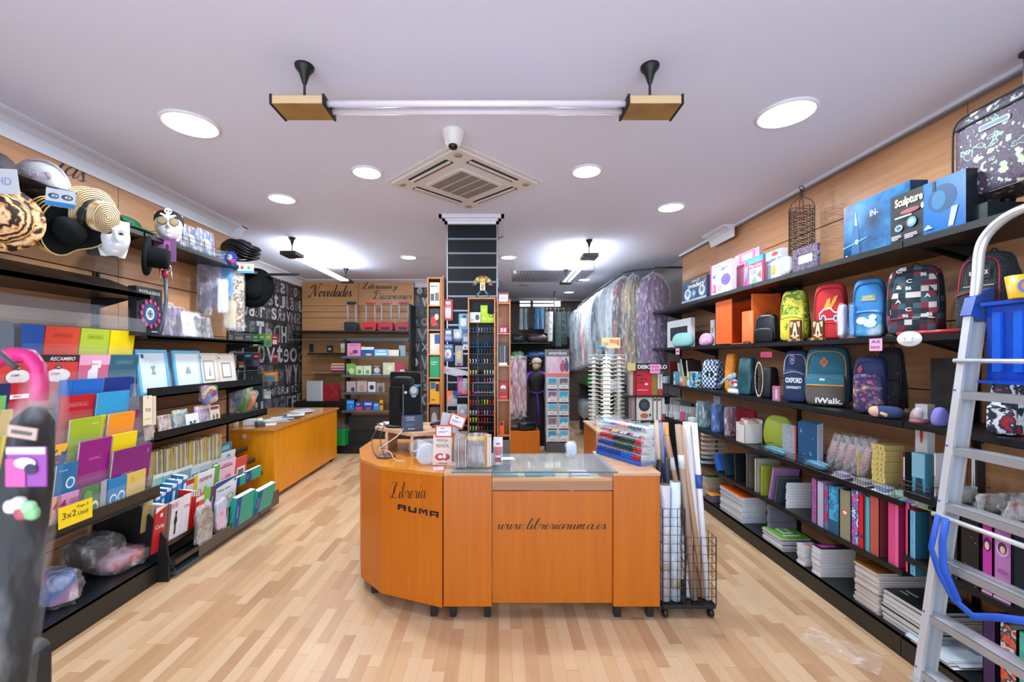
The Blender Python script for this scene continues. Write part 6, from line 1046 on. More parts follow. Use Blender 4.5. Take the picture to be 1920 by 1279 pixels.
hung(391, 412, 468, 582, 4.05, 'bagged_toy', 'white toy tubes in a lilac topped bag', 'toy pack', PAT('soft', ['c8ccd8', '8c84a8', 'dcdce4'], 5), None, 91)
hung(409, 434, 470, 562, 4.1, 'bagged_toy', 'bright blue and white folded costume in a bag', 'toy pack', PAT('soft', ['3c94c8', '2c84c0', 'c8d8e4'], 3), None, 92)
hung(405, 424, 520, 590, 4.0, 'bagged_toy', 'white folded costume hanging below the blue one', 'toy pack', 'd0d4dc', None, 93)
hung(430, 455, 500, 622, 4.15, 'bagged_toy', 'beige leopard print costume in a long bag', 'toy pack', PAT('noise', ['b89c84', '6a5448', 'd0b8a4', 'c8ac98'], 40), None, 94)
hung(416, 440, 560, 620, 4.1, 'bagged_toy', 'tan printed costume bag below the white one', 'toy pack', PAT('soft', ['b8a484', 'c8bca4', '8c7c5c'], 8), None, 95)
q = cspot(432, 454, 475, 502, 4.1); m = MB(); gfx(m, q.w, q.h, [('e', 0, .5, .5, .5, '24388c'), ('e', -.1, .6, .2, .2, 'a8a8c8'), ('e', .15, .35, .2, .15, 'b03060')], 0); m.box(-q.w*.3, q.w*.3, 0.001, .004, q.h*.2, q.h*.8, M('24388c')); place(solo('round_header_card', m, 'round blue header card above the leopard print bag', 'card'), q.x, 4.02, q.z, 10)
q = cspot(452, 480, 497, 514, 4.2); m = MB().box(-q.w/2, q.w/2, 0, .002, 0, q.h, M('c8d8e0')); gfx(m, q.w, q.h, [('r', -.5, 0, .5, .25, '3c9cc4'), ('e', -.2, .6, .1, .2, 'c83c5c'), ('e', .2, .6, .1, .2, '58a050')], -.001); place(solo('header_card', m, 'small white and blue header card under the black hats', 'card'), q.x, 4.15, q.z, 10)
for i in range(5):
    t = thing('cowboy_hat', ['lowest', 'second', 'third', 'fourth', 'topmost'][i]+' black cowboy hat in the pile at the end of the hats shelf', 'hat', 'stacked black cowboy hats'); LB = M('16191c', .4)
    obj('brim', MB().lathe([(.08, 0), (.15, .004), (.155, .01), (.08, .012)], LB, 32, None, lambda p: (p[0], p[1]*1.15, p[2]+3.0*max(0, abs(p[0])-.06)**1.6 if True else 0), False), t)
    if i == 4: obj('crown', MB().sq((0, 0, 0), (.085, .10, .11), LB, .7, 1, flat=0, f=lambda x, y, z: [x, y, z-(.025*math.exp(-(x/.03)**2) if z > .05 else 0)]), t); obj('band', MB().lathe([(.087, .012), (.088, .022)], M('a8a8ac', .3), 28, None, lambda p: (p[0], p[1]*1.16, p[2]), False), t)
    p = P(452+i*.5-4*(i % 2), 487-i*4.5, 4.3); t.location = p; t.rotation_euler = (math.radians(4-3*(i % 2)), math.radians(6-i*2), math.radians(60+i*7))
for i in range(2):
    t = thing('wide_brim_hat', ['black felt hat hanging below the cowboy hat pile', 'second black felt hat nested behind the hanging one'][i], 'hat', GH); obj('crown', MB().sq((0, 0, 0), (.10, .11, .09), FELT, .8, 1, flat=0), t); obj('brim', MB().lathe([(.08, 0), (.165, .004), (.17, .008), (.08, .008)], FELT, 36, None, lambda p: (p[0], p[1]*1.15, p[2]), False), t); p = P(475+6*i, 543-6*i, 4.45+.06*i); t.location = p; t.rotation_euler = (math.radians(86), 0, math.radians(24))
m = MB().box(-2.70, -2.20, 4.3, 4.32, 2.44, 2.45, BLACK2); m.wire((-2.5, 4.2, 2.44), (-2.5, 4.3, 2.44), .004, BLACK2); place(solo('hat_bracket', MB().box(-2.75, -2.1, 4.50, 4.515, 2.45, 2.475, BLACK2), 'black arm carrying the hanging hats at the shelf end', 'bracket'), 0, 0, 0)
OAK = WOOD('b35c02', 'bf6703', 'Z', .34, 5, .06); OAKH = WOOD('bc7018', 'cc8428', 'X', .25, 5, .3); OAKD = WOOD('9c4e0e', 'ac5c16', 'Z', .3, 5, .2); LWOOD = WOOD('b48a68', 'cba482', 'X', .4, 5)
CZ0, CZ1 = .082, .895
def legs(t, pts):
    for x, y in pts: obj('foot', MB().box(x-.02, x+.02, y-.02, y+.02, 0, CZ0, BLACK2), t, .002)
t = thing('counter_cabinet', 'angled orange wood counter end with Libreria RUMA lettering', 'counter', 'orange wood sales counter')
pl = [(-.34, 2.572), (-.752, 2.73), (-.945, 2.93), (-1.06, 3.26), (-1.06, 3.62), (-.36, 3.62), (-.34, 3.02)]
def inset(pl, e): c = Vector((sum(p[0] for p in pl)/len(pl), sum(p[1] for p in pl)/len(pl))); return [tuple(c+(Vector(p)-c)*(1-e)) for p in pl]
body = obj('carcass', MB().prism(pl, CZ0, CZ1-.022, OAK), t, .002); obj('worktop', MB().prism(inset(pl, -.012), CZ1-.022, CZ1, OAKH), t, .003)
a = Vector((-.752, 2.73)); b_ = Vector((-.34, 2.572)); d = (b_-a).normalized(); rz = math.atan2(d.y, d.x)
def onface(u, z): p = a+d*u+Vector((d.y, -d.x))*.0012; return Matrix.Translation((p.x, p.y, z)) @ Matrix.Rotation(rz, 4, 'Z')
L = (b_-a).length; INK = M('1a1410', .4); z_l = zat(920, 2.65)
m = MB(); cursive(m, 'Librería', 0, 0, .27, .105, INK, 0, onface(L*.44, .765) @ Matrix.Rotation(math.radians(-7), 4, 'Y'), .085, .022); obj('lettering', m, t)
m = MB()
def blk(u0, u1, v0, v1, T): m.poly([(u0, 0, v0), (u1, 0, v0), (u1, 0, v1), (u0, 0, v1)], INK, T)
T = onface(L*.62, .628) @ Matrix.Rotation(math.radians(2.5), 4, 'Y'); H_ = .036; wv_ = .062
for k, ch in enumerate('RUMA'):
    x = -.15+k*.077
    if ch == 'R': blk(x, x+.017, 0, H_, T); blk(x, x+wv_, H_-.011, H_, T); blk(x+wv_-.016, x+wv_, .018, H_, T); blk(x+.02, x+wv_-.002, .014, .022, T); blk(x+wv_-.018, x+wv_, 0, .013, T)
    if ch == 'U': blk(x, x+.017, .003, H_, T); blk(x+wv_-.017, x+wv_, .003, H_, T); blk(x+.006, x+wv_-.006, 0, .012, T)
    if ch == 'M': blk(x, x+.014, 0, H_, T); blk(x+wv_-.014, x+wv_, 0, H_, T); m.poly([(x+.01, 0, H_), (x+.03, 0, .008), (x+.036, 0, .008), (x+wv_-.01, 0, H_), (x+wv_-.022, 0, H_), (x+.033, 0, .024), (x+.024, 0, H_)], INK, T)
    if ch == 'A': blk(x, x+.016, 0, H_-.004, T); blk(x+wv_-.016, x+wv_, 0, H_, T); blk(x+.004, x+wv_, H_-.011, H_, T); blk(x+.01, x+wv_-.01, .009, .017, T)
obj('lettering', m, t)
legs(t, [(-.84, 2.90), (-.40, 2.64), (-.9, 3.5), (-.45, 3.5)])
t = thing('display_counter', 'orange wood counter front with glass display top and web address', 'counter', 'orange wood sales counter')
X0, X1, Y0 = -.335, .978, 2.585; YB_ = 3.05
obj('left_panel', MB().box(X0, -.042, Y0, YB_, CZ0, CZ1-.02, OAK), t, .002)
obj('right_panel', MB().box(.696, X1, Y0, YB_, CZ0, CZ1-.02, OAK), t, .002)
obj('front_panel', MB().box(-.040, .694, Y0+.02, Y0+.04, CZ0+.012, zat(921, Y0+.02), OAK), t); obj('back_panel', MB().box(-.04, .694, YB_-.02, YB_, CZ0+.012, .62, OAK), t)
obj('display_rail', MB().box(-.040, .694, Y0+.012, Y0+.04, zat(920, Y0), zat(903, Y0), WOOD('a5642a', 'b87838', 'X', .3)).box(-.04, .694, Y0+.01, Y0+.045, zat(903, Y0), zat(898.5, Y0), M('c8923c', .3)), t, .001)
obj('display_floor', MB().box(-.04, .694, Y0+.04, YB_-.02, .765, .775, M('b8a890', .6)), t)
obj('worktop', MB().box(.696, X1+.004, Y0-.003, YB_+.12, CZ1-.02, CZ1, LWOOD), t, .002)
obj('worktop', MB().box(X0, -.042, Y0-.003, YB_+.05, CZ1-.02, CZ1, LWOOD), t, .002)
GLS = FILM('8cb4c8', .22, .03)
obj('glass_top', MB().box(X0+.05, .72, Y0-.012, YB_, CZ1+.001, CZ1+.009, GLS).box(X0+.05, .72, Y0-.013, Y0-.012, CZ1+.001, CZ1+.009, M('3c6c68', .1)), t)
obj('glass_front', MB().box(-.04, .694, Y0+.008, Y0+.012, zat(920, Y0), CZ1, FILM('c4dce4', .10, .03)), t)
m = MB(); cursive(m, 'www.libreriaruma.es', .327, zat(982, Y0+.02), .665, .072, INK, Y0+.0185, None, .10, .03); obj('lettering', m, t)
legs(t, [(-.28, Y0+.05), (-.07, Y0+.05), (.73, Y0+.05), (.93, Y0+.05), (-.28, YB_-.05), (.93, YB_-.05)])
for i, (x, w, c, lb) in enumerate(((.10, .18, '1c4048', 'dark teal case inside the glass display'), (.37, .16, 'a89c84', 'beige flat box inside the glass display'), (.57, .19, '9cc0c8', 'pale blue box inside the glass display'), (-.01, .05, '8c5a48', 'small brown packet at the left of the glass display'))):
    m = MB().box(-w/2, w/2, -.05, .05, 0, .045, M(c)).box(-w/2+.01, w/2-.01, -.052, -.05, .006, .039, M('d4d8d4' if i == 2 else c)); place(solo('display_box', m, lb, 'box', 'boxes inside the glass display', .002), x, 2.72, .776)
for i, (x, y, w, dd, c, lb) in enumerate(((.28, 2.90, .2, .12, '3c6c80', 'blue grey pen case deep inside the glass display'), (.05, 2.90, .16, .1, '9aa8ac', 'grey pen box deep inside the glass display'), (.55, 2.92, .12, .12, 'c8b8cc', 'lilac packet deep inside the glass display'))):
    place(solo('display_box', MB().box(-w/2, w/2, -dd/2, dd/2, 0, .03, M(c)), lb, 'box', 'boxes inside the glass display', .002), x, y, .776)
place(solo('paper_sheet', MB().box(-.05, .05, -.035, .035, 0, .001, M('d8dce0')), 'white slip of paper on the left of the glass top', 'paper'), .055, 2.90, CZ1+.0095, 8)
q = Spot(); q.x, q.y, q.z, q.w, q.h, q.d, q.rz = .50, 2.95, CZ1+.0095, .08, .11, .05, 10
soft(q, 'clear_bag', 'small clear bag of white strips lying on the glass top', 'packet', 'c4ccd8', None, .4, 101, .05, e=.6)
o = S.objects[-1]
t = thing('monitor_stand', 'light wood riser shelf on the left counter', 'stand'); pr = [(-.94, 3.24), (-.60, 2.96), (-.30, 3.10), (-.30, 3.42), (-.94, 3.50)]
obj('top', MB().prism(pr, 1.04, 1.065, LWOOD), t, .002); obj('leg', MB().box(-.83, -.81, 3.12, 3.42, CZ1, 1.04, LWOOD), t); obj('leg', MB().box(-.62, -.60, 3.0, 3.42, CZ1, 1.04, LWOOD), t); obj('leg', MB().box(-.34, -.32, 3.14, 3.42, CZ1, 1.04, LWOOD), t)
t = thing('computer_monitor', 'black computer monitor seen from behind on the wood riser', 'monitor'); MK = M('06080a', .45, 0, .3)
scr = obj('screen_housing', MB().cbox(-.125, .125, -.02, .02, .10, .41, MK, .015).box(-.128, .128, .02, .028, .098, .412, M('6a6e74', .4)).sq((0, -.02, .25), (.11, .03, .13), MK, .5, .5), t)
obj('stand_column', MB().cbox(-.045, .045, -.16, -.10, .01, .30, MK, .008), t); obj('stand_arm', MB().box(-.04, .04, -.12, -.02, .26, .295, MK), t)
obj('base', MB().lathe([(.085, 0), (.088, .008), (.07, .018), (.001, .02)], MK, 32, Matrix.Translation((0, -.12, 0))), t)
p = P(748, 812, 3.28); place(t, -.735, 3.36, 1.066, -18)
t = thing('lottery_box_display', 'black display card with portrait standing in a navy box', 'display'); obj('navy_box', MB().box(-.075, .075, -.05, .05, 0, .115, M('10183a', .35)), t, .002)
m = MB().box(-.062, .064, -.004, .004, .1, .33, M('030406', .6, 0, .15)).box(-.064, -.062, -.005, .005, .1, .33, M('a8b0b8')); gfx(m, .13, .33, [('e', .1, .86, .26, .12, '5c6064'), ('e', .08, .88, .18, .08, 'a8aaac'), ('r', -.02, .72, .2, .77, '8a8c90'), ('r', .1, .95, .44, 1.0, '1c7890'), ('e', -.35, .83, .08, .03, 'b8bcc4')], -.0045); obj('portrait_card', m, t)
m = MB(); gfx(m, .15, .115, [('t', 'INTENSO', -.1, .86, .4, .09, 'b8bcd0'), ('t', 'ANTONIO', -.1, .72, .4, .09, 'b8bcd0')]+lines(-.3, .1, .3, .52, 3, '4a5880')+[('r', -.2, .12, .1, .2, '8a94b0')], -.0505); obj('box_print', m, t); place(t, -.625, 3.08, 1.066, 14)
for i, pts in enumerate((((-.80, 3.02, 1.12), (-.82, 2.96, 1.05), (-.80, 2.93, .96), (-.77, 2.92, .90)), ((-.66, 3.05, 1.12), (-.70, 2.98, 1.05), (-.80, 2.92, .98), (-.83, 2.95, .955), (-.74, 2.90, .95), (-.70, 2.88, .90), (-.62, 2.86, .899)), ((-.90, 3.2, 1.066), (-.93, 3.14, 1.0), (-.90, 3.05, .93), (-.86, 3.0, .899)))):
    pv = [Vector(p) for p in pts]; m = MB(); sm = []
    Q = [pv[0]]+pv+[pv[-1]]
    for k in range(1, len(Q)-2):
        for u in range(6):
            u /= 6; a0, b0, c0, d0 = Q[k-1:k+3]; sm.append(.5*((2*b0)+(c0-a0)*u+(2*a0-5*b0+4*c0-d0)*u*u+(3*b0-a0-3*c0+d0)*u**3))
    m.tube(sm+[pv[-1]], .0035, M('b8b4b4' if i == 1 else '2a2c30', .4), 6); solo('computer_cable', m, ['black cable hanging from the monitor', 'pale grey looped cable on the left counter', 'thin dark cable at the left counter edge'][i], 'cable')
m = MB().lathe([(.055, 0), (.058, .006), (.05, .014), (.001, .016)], M('5c4438', .4), 32, None, lambda p: (p[0]*1.15, p[1], p[2])); place(solo('cable_grommet', m, 'brown oval disc under the wood riser', 'disc'), -.79, 2.985, CZ1+.001)
place(solo('white_carton', MB().box(-.06, .06, -.05, .05, 0, .12, M('c4c0c8')).box(-.06, .06, -.0505, -.05, .1, .102, M('9a98a0')), 'plain white box under the wood riser', 'box', None, .002), -.52, 3.05, CZ1+.001, 12)
m = MB(); [m.box(-.11+.02*k, .11-.015*k, -.06, .06, .003*k, .003*k+.002, M(c)) for k, c in enumerate(('26303c', 'c8ccd4', '9c3c48', 'd8dce0'))]; place(solo('paper_pile', m, 'papers and dark pad left of the monitor foot', 'papers'), -.84, 3.36, 1.066, 20)
m = MB().tube([(-.09, 0, .02), (-.03, .03, .03), (.04, .01, .025), (.1, -.01, .02)], [.012, .02, .022, .016], M('14161a', .4), 8).tube([(.1, -.01, .02), (.02, -.06, .012), (-.08, -.05, .012)], .006, M('14161a', .5), 6); place(solo('barcode_scanner', m, 'black handheld scanner and cord behind the navy box', 'scanner'), -.42, 3.2, 1.068, 10)
m = MB().box(-.03, .03, -.02, .02, 0, .05, M('c84c50')).box(-.06, -.032, -.02, .02, 0, .07, M('c8d0e0')); place(solo('small_cartons', m, 'red and white packets behind the monitor foot', 'packets'), -.70, 3.44, 1.067, 15)
t = thing('clear_jar', 'clear plastic tub of trinkets lying on the left counter', 'jar'); R_ = Matrix.Rotation(PI/2, 4, 'X')
obj('wall', MB().lathe([(.062, -.10), (.066, .0), (.068, .10), (.060, .11)], FILM('dfe8ee', .25, .05), 32, R_, None, False), t); obj('lid', MB().lathe([(.001, -.118), (.055, -.118), (.07, -.112), (.07, -.098), (.062, -.096)], FILM('dce8f2', .38, .15), 32, Matrix.Rotation(-PI/2, 4, 'X') @ Matrix.Scale(1, 4)), t)
m = MB(); r = random.Random(9)
for k in range(70):
    a = r.uniform(PI, 2*PI); rr = r.uniform(.0, .05); y = r.uniform(-.08, .09); z = -abs(rr*math.sin(a))*1.0-.005; x = rr*math.cos(a); m.sq((x, y, z), (.008, .006, .006), M(['e0dcc8', '2c4c9c', '3c6c5c', 'c8ccd8', '1c242c', 'a8a070'][k % 6], .4), .8, .8, nu=6, nv=4)
obj('trinkets', m, t); place(t, -.515, 2.86, CZ1+.071, 28)
def sign(px0, px1, p0, p1, Y, label, body, g, tilt=0, rz=0, thick=.004, name='sign_card', z=None):
    q = cspot(px0, px1, p0, p1, Y); m = MB().box(-q.w/2, q.w/2, -thick/2, thick/2, 0, q.h, M(body)); gfx(m, q.w, q.h, g, -thick/2-.0005); o = solo(name, m, label, 'sign'); place(o, q.x, Y, q.z if z is None else z, rz, 0, tilt); return o
sg = lambda a, b: [('r', -.5, 0, .5, 1, 'c8482c'), ('r', -.42, .12, .42, .88, 'e4e0e2')]+lines(-.2, .2, .68, .8, 1, '5a5a60')+lines(-.32, .34, .36, .52, 2, '8c8c94')
sign(811, 846, 820, 877, 2.75, 'cream PAREJA NOVATA card standing at the counter corner', 'dccabc', [('t', 'PAREJA', 0, .80, .62, .12, '3a3230', .0), ('t', 'NOVATA', 0, .64, .66, .12, '3a3230', .0), ('e', -.12, .27, .26, .12, 'b82c3c'), ('e', .2, .27, .22, .11, 'b82c3c'), ('e', -.1, .28, .12, .06, 'e4dcd8'), ('e', .12, .3, .08, .08, 'e4dcd8'), ('r', -.2, .05, .3, .08, 'b06c74')], 2, 4, z=CZ1+.003)
sign(816, 848, 797, 820, 2.75, 'orange bordered notice above the PAREJA NOVATA card', 'c8482c', sg(0, 0), 1, 4)
sign(838, 868, 776, 801, 2.82, 'orange bordered notice tilted to the right', 'c8482c', sg(0, 0), 20, -4)
sign(842, 862, 786, 840, 2.838, 'blue and white card behind the tilted notice', '8c98a8', [('r', .1, 0, .5, 1, '1c4c74'), ('e', -.1, .5, .3, .2, '5c4c48')], 18, -4, z=CZ1+.002)
q = cspot(823, 852, 763, 798, 3.0); m = MB()
for k in range(4): m.box(-q.w/2+.01*k, q.w/2+.008*k, .004*k, .004*k+.001, 0, q.h-.01*k, M(['c8ccd4', 'd4d4d8', 'b8c0cc', 'a8b0bc'][k]))
place(solo('leaflets', m, 'sheaf of white leaflets fanned behind the notices', 'leaflets'), q.x, q.y, 1.068, 6, 0, 10)
m = MB().box(-.032, .032, -.001, .001, 0, .035, M('e0b0c8')); gfx(m, .064, .035, [('t', '10', -.2, .6, .3, .4, '6a4a6a')], -.0015); place(solo('price_card', m, 'pink price slip under the PAREJA NOVATA card', 'price card'), -.37, 2.63, CZ1+.002, 10, -70)
def bundle(xa, xb, y, h, n, cols, lb, name='stationery_bag', lean=0, hw=.06):
    for i in range(n):
        x = xa+(xb-xa)*(i+.5)/n; t = thing(name, lb+', '+OD[i]+' from the left', 'stationery pack', lb); c = cols[i % len(cols)]; dd = (xb-xa)/n
        obj('contents', MB().box(-dd*.25, dd*.25, -hw*.9, hw*.9, .004, h*(.82+.03*(i % 3)), M(c)), t); obj('plastic_sleeve', MB().box(-dd*.42, dd*.42, -hw, hw, 0, h, FILM('f0e8e6', .16, .1, .6)), t); place(t, x, y, CZ1+.011, 0, 0, lean)
bundle(-.275, -.20, 2.70, .21, 7, ['b89c8c', '9c7c6c', 'c8b4a8', '8c7468'], 'clear bag of brown combs seen edge-on on the counter')
q = Spot(); q.x, q.y, q.z, q.w, q.h, q.d, q.rz = -.13, 2.68, CZ1+.011, .14, .21, .06, 0
t = thing('stationery_bag', 'clear bag holding a silver geometry set with yellow band', 'stationery pack'); obj('contents', MB().box(-.062, .06, -.02, .02, .005, .17, M('6a6460', .3)).box(-.064, .062, -.022, .022, .165, .182, M('c8a83c')).box(-.04, .04, -.023, -.02, .03, .13, M('8c8684', .3)), t); obj('plastic_sleeve', MB().sq((0, 0, .10), (.07, .035, .108), FILM('f4ecea', .2, .08, .9), .25, .2), t); place(t, -.13, 2.70, CZ1+.011)
for i, (x, c, lb) in enumerate(((-.082, 'd09c3c', 'yellow pencil shaped ruler behind the bagged geometry set'), (-.066, 'c8a8a0', 'pink boxed ruler next to the yellow one'), (-.052, 'b07c70', 'brown ruler at the right of the packed row'))):
    place(solo('ruler', MB().box(-.007, .007, -.02, .02, 0, .2, M(c)).box(-.005, .005, -.0205, -.02, .01, .19, M('a87c2c' if i == 0 else 'd8c8c4')), lb, 'ruler'), x, 2.68, CZ1+.011)
t = thing('glue_pack', 'clear box with red glue bottle and white header on the glass counter', 'glue pack'); obj('glue_bottle', MB().lathe([(.014, 0), (.016, .02), (.016, .08), (.006, .10), (.005, .115), (.001, .118)], M('e4e0e2', .3), 16).lathe([(.0165, .06), (.022, .08), (.022, .105), (.008, .12), (.001, .121)], M('b81420', .3), 16), t); obj('carton', MB().box(-.032, .032, -.025, .025, 0, .15, FILM('f4f4f6', .14, .05)).box(-.028, .03, -.026, -.024, .118, .18, M('dcd8da')).box(-.012, .012, -.0268, -.026, .132, .142, M('a85868')).box(-.02, .02, -.0268, -.026, .02, .05, M('9c3c48')), t); place(t, -.005, 2.74, CZ1+.011)
t = thing('marker_rack', 'clear acrylic tiered rack full of markers with blue base', 'pen rack'); RA = -62.6; ACR = FILM('e8ecf0', .16, .04); Wd = .43
obj('base_tray', MB().box(-Wd/2, Wd/2, -.035, .10, 0, .018, M('1c58b4', .3)).box(-Wd/2, Wd/2, -.038, -.03, 0, .03, M('1c58b4', .3)), t, .002)
for k in range(5):
    z = .03+k*.047; y = -.02+k*.012; m = MB().box(-Wd/2, Wd/2, y, y+.11, z-.003, z, ACR).box(-Wd/2, Wd/2, y, y+.003, z, z+.018, ACR)
    for j in range(6): x = -Wd/2+Wd*j/5; m.box(x-.001, x+.001, y, y+.11, z, z+.042, ACR)
    obj('tier', m, t)
obj('side_plate', MB().box(-Wd/2-.003, -Wd/2, -.035, .17, 0, .27, ACR), t); obj('side_plate', MB().box(Wd/2, Wd/2+.003, -.035, .17, 0, .27, ACR), t)
p0 = Vector((.69, 3.10)); p1 = Vector((.89, 2.715)); pc = (p0+p1)/2; rc = (pc.x+.05, pc.y+.02, CZ1+.001); place(t, *rc, RA)
RM = Matrix.Translation(rc) @ Matrix.Rotation(math.radians(RA), 4, 'Z')
def marker_mesh(c, white=True):
    m = MB(); m.tube([(0, -.03, 0), (0, 0, 0)], [.0062, .0068], M(c, .3), 8); m.tube([(0, 0, 0), (0, .09, 0)], .0072, M('d4d4d8' if white else c, .3), 8); m.tube([(0, -.034, 0), (0, -.03, 0)], [.004, .0062], M(c, .3), 8); return m
pro = {}; r = random.Random(3)
names = {'b01828': 'red', '143c28': 'dark green', '1c3c94': 'blue', '1c64c0': 'bright blue', 'e8d428': 'yellow', 'c84c88': 'pink', '58b4dc': 'sky blue', 'f07858': 'coral', '18181c': 'black', '7c3cc0': 'violet', '1c5c78': 'petrol', 'd0ccd4': 'white', '3c9c54': 'green', 'c01824': 'deep red'}
lay = [['1c3c94']*8+['1c3c94']*4+['1c64c0']*5+['c01824']*3, ['1c3c94']*8+['143c28']*9+['c01824']*3, ['b01828']*7+['18181c']*3+['143c28']*7+['c01824']*3, ['3c9c54', 'c84c88', 'c84c88', 'b01828', 'e8d428', 'e8d428', 'c84c88', 'd0ccd4', 'd0ccd4', '18181c', 'c84c88', 'd0ccd4', 'd0ccd4', 'c01824'], ['58b4dc']*3+['7c3cc0', '7c3cc0', 'c84c88', 'f07858', 'f07858', 'f07858']+['1c5c78']*5]
for k, rowc in enumerate(lay):
    z = .03+k*.047; y = -.02+k*.012; n = len(rowc)
    for lv in range(2 if k < 3 else 1):
        for j, c in enumerate(rowc):
            x = -Wd/2+.012+(Wd-.024)*(j+.25+.5*(lv % 2)*.6)/n
            if c in pro: o = dup(pro[c])
            else: o = solo('marker_pen', marker_mesh(c), names[c]+' capped marker lying in the clear acrylic rack', 'marker', 'markers in the acrylic rack'); pro[c] = o
            v = RM @ Vector((x, y+.006+r.uniform(-.004, .004), z+.009+lv*.0145)); o['label'] = '%s capped marker, %s from the left, %s tier of the acrylic rack%s' % (names[c], OD[j], OD[4-k], ', upper layer' if lv else ''); o.location = v; o.rotation_euler = (0, 0, math.radians(RA))
TW = WOOD('b0703c', 'c48450', 'Z', .4)
Yt = 4.24
def X_(px, Y=Yt): return (px-CX)*Y/F
t = thing('wooden_display_tower', 'tall narrow wooden display tower left of the slatted pillar', 'display shelf'); xl, xr = X_(801), X_(835); zt, zb = zat(520, Yt), zat(812, Yt); m = MB()
obj('side', MB().box(xl, xl+.012, Yt, Yt+.24, zb, zt, TW), t); obj('side', MB().box(xr-.05, xr-.035, Yt, Yt+.24, zb, zt, TW), t); obj('back', MB().box(xl, xr-.035, Yt+.23, Yt+.24, zb, zt, TW), t)
obj('plinth', MB().box(xl, xr-.035, Yt, Yt+.24, 0, zb, TW), t); obj('wing_panel', MB().box(xr-.035, xr-.02, Yt+.02, Yt+.26, zb, zt+.02, TW), t)
lv = [zat(y, Yt) for y in (572, 618, 664, 708, 756, 812)]
for z in lv+[zt]: obj('shelf', MB().box(xl+.012, xr-.05, Yt+.004, Yt+.23, z-.012, z, TW), t)
for i, (py, c, g, lb) in enumerate(((529, 'd0c8b8', [('t', 'MANUAL', 0, .84, .7, .08, '4a4440'), ('r', -.4, .2, -.05, .5, '2c5c7c'), ('r', .05, .2, .4, .55, '7c5c4c')], 'pale book on the top shelf of the left tower'), (578, '20242c', [('e', -.1, .4, .3, .25, 'b82c20'), ('e', .2, .6, .2, .15, 'd8b8a0'), ('r', -.3, .2, .3, .3, 'c83824')], 'dark book with red print on the left tower'), (625, 'cfc0a4', [('r', 0, .5, .5, .95, '1c4c8c'), ('e', -.2, .5, .2, .3, 'e4dcc8')], 'cream and blue book on the left tower'), (668, '1c8c58', [('r', -.4, .7, .3, .74, '9cd0b4'), ('r', -.4, .6, .1, .64, '9cd0b4')], 'green book on the left tower'), (716, 'd8a020', [('r', -.4, .66, .05, .98, '24588c'), ('r', .1, .55, .45, .9, '2c2820')]+lines(-.3, .3, .1, .2, 1, '8c6418'), 'yellow book on the left tower'), (764, '4c4440', [('e', -.05, .5, .3, .3, 'a8a09c'), ('e', .1, .3, .2, .2, 'c8c4c0')], 'grey photograph book at the foot of the left tower'))):
    q = cspot(803 if i != 5 else 805, 823, py, 668-(lv[i]-1.6)*F/Yt, Yt+.02, .02); q.z = lv[i]; q.h = zat(py, Yt)-lv[i]; q.w = min(q.w, xr-.05-xl-.03); q.x = (xl+.012+xr-.05)/2; book(q, 'upright_book', lb, 'book', c, g, 'books on the left tower', 0)
def hang(px0, px1, p0, p1, lb, col, g, Y=PY0-.03, name='blister_pack', film=False, tilt=0, cat='blister pack', grp='packs hung on the slatted pillar'):
    q = cspot(px0, px1, p0, p1, Y); t = thing(name, lb, cat, grp); m = MB().cbox(-q.w/2, q.w/2, -.001, .001, 0, q.h, M(col, .4), min(q.w, q.h)*.12); gfx(m, q.w, q.h, g, -.0016); obj('card', m, t)
    obj('blister', MB().sq((0, -.010, q.h*.42), (q.w*.38, .014, q.h*.3), FILM('e8f0f4', .2, .06), .4, .4), t); obj('hook', MB().tube([(0, -.02, q.h*.95), (0, (PY0-Y), q.h*.95)], .0022, STEEL, 5), t); place(t, q.x, q.y, q.z, 0, 0, tilt); return t
hang(831, 849, 561, 601, 'red hanging pack with colour pencils', 'b01c2c', [('r', -.3, .1, .3, .6, 'c8c0b8'), ('r', -.25, .75, .25, .9, 'e0d8d4')])
hang(860, 878, 588, 617, 'pale blue hanging pack on the pillar', '6ca0c4', [('r', -.3, .2, .3, .7, 'c8dce8'), ('e', .1, .8, .2, .1, '2c4c70')])
hang(832, 849, 616, 641, 'navy and violet hanging pack', '28306c', [('r', -.4, .1, .4, .4, '7c78b8'), ('r', -.3, .6, .3, .85, 'c8d0e0')])
hang(850, 866, 617, 642, 'white and blue hanging pack between two navy ones', 'a8b4c0', [('r', -.5, 0, .5, .3, '1c3c6c'), ('e', 0, .6, .3, .2, 'd8dce0')])
hang(866, 880, 617, 646, 'blue hanging pack beside the pen tower', '2c5c90', [('r', -.3, .2, .3, .5, '9cb8cc')])
hang(826, 850, 645, 678, 'dark blue SPARTA hanging pack with rounded card', '1c4c8c', [('t', 'SPARTA', 0, .85, .8, .14, 'e0e4ea'), ('e', .1, .45, .25, .25, 'c8d4dc'), ('e', .05, .4, .12, .14, 'c83c34')])
hang(853, 868, 648, 686, 'clear hanging pack with yellow and red cutter', '8c949c', [('e', 0, .55, .3, .25, 'd0a03c'), ('r', -.2, .02, .2, .14, 'b02030')])
hang(868, 877, 646, 656, 'small white ticket hanging on the pillar', 'd0d4dc', [('r', -.2, .2, .2, .6, '2c3440')])
hang(818, 876, 690, 704, 'long white COMPAS card hanging askew', 'b4b8c0', [('t', 'COMPAS', -.2, .5, .3, .5, 'a82838'), ('r', -.48, .2, -.4, .8, '6c3040')], tilt=13)
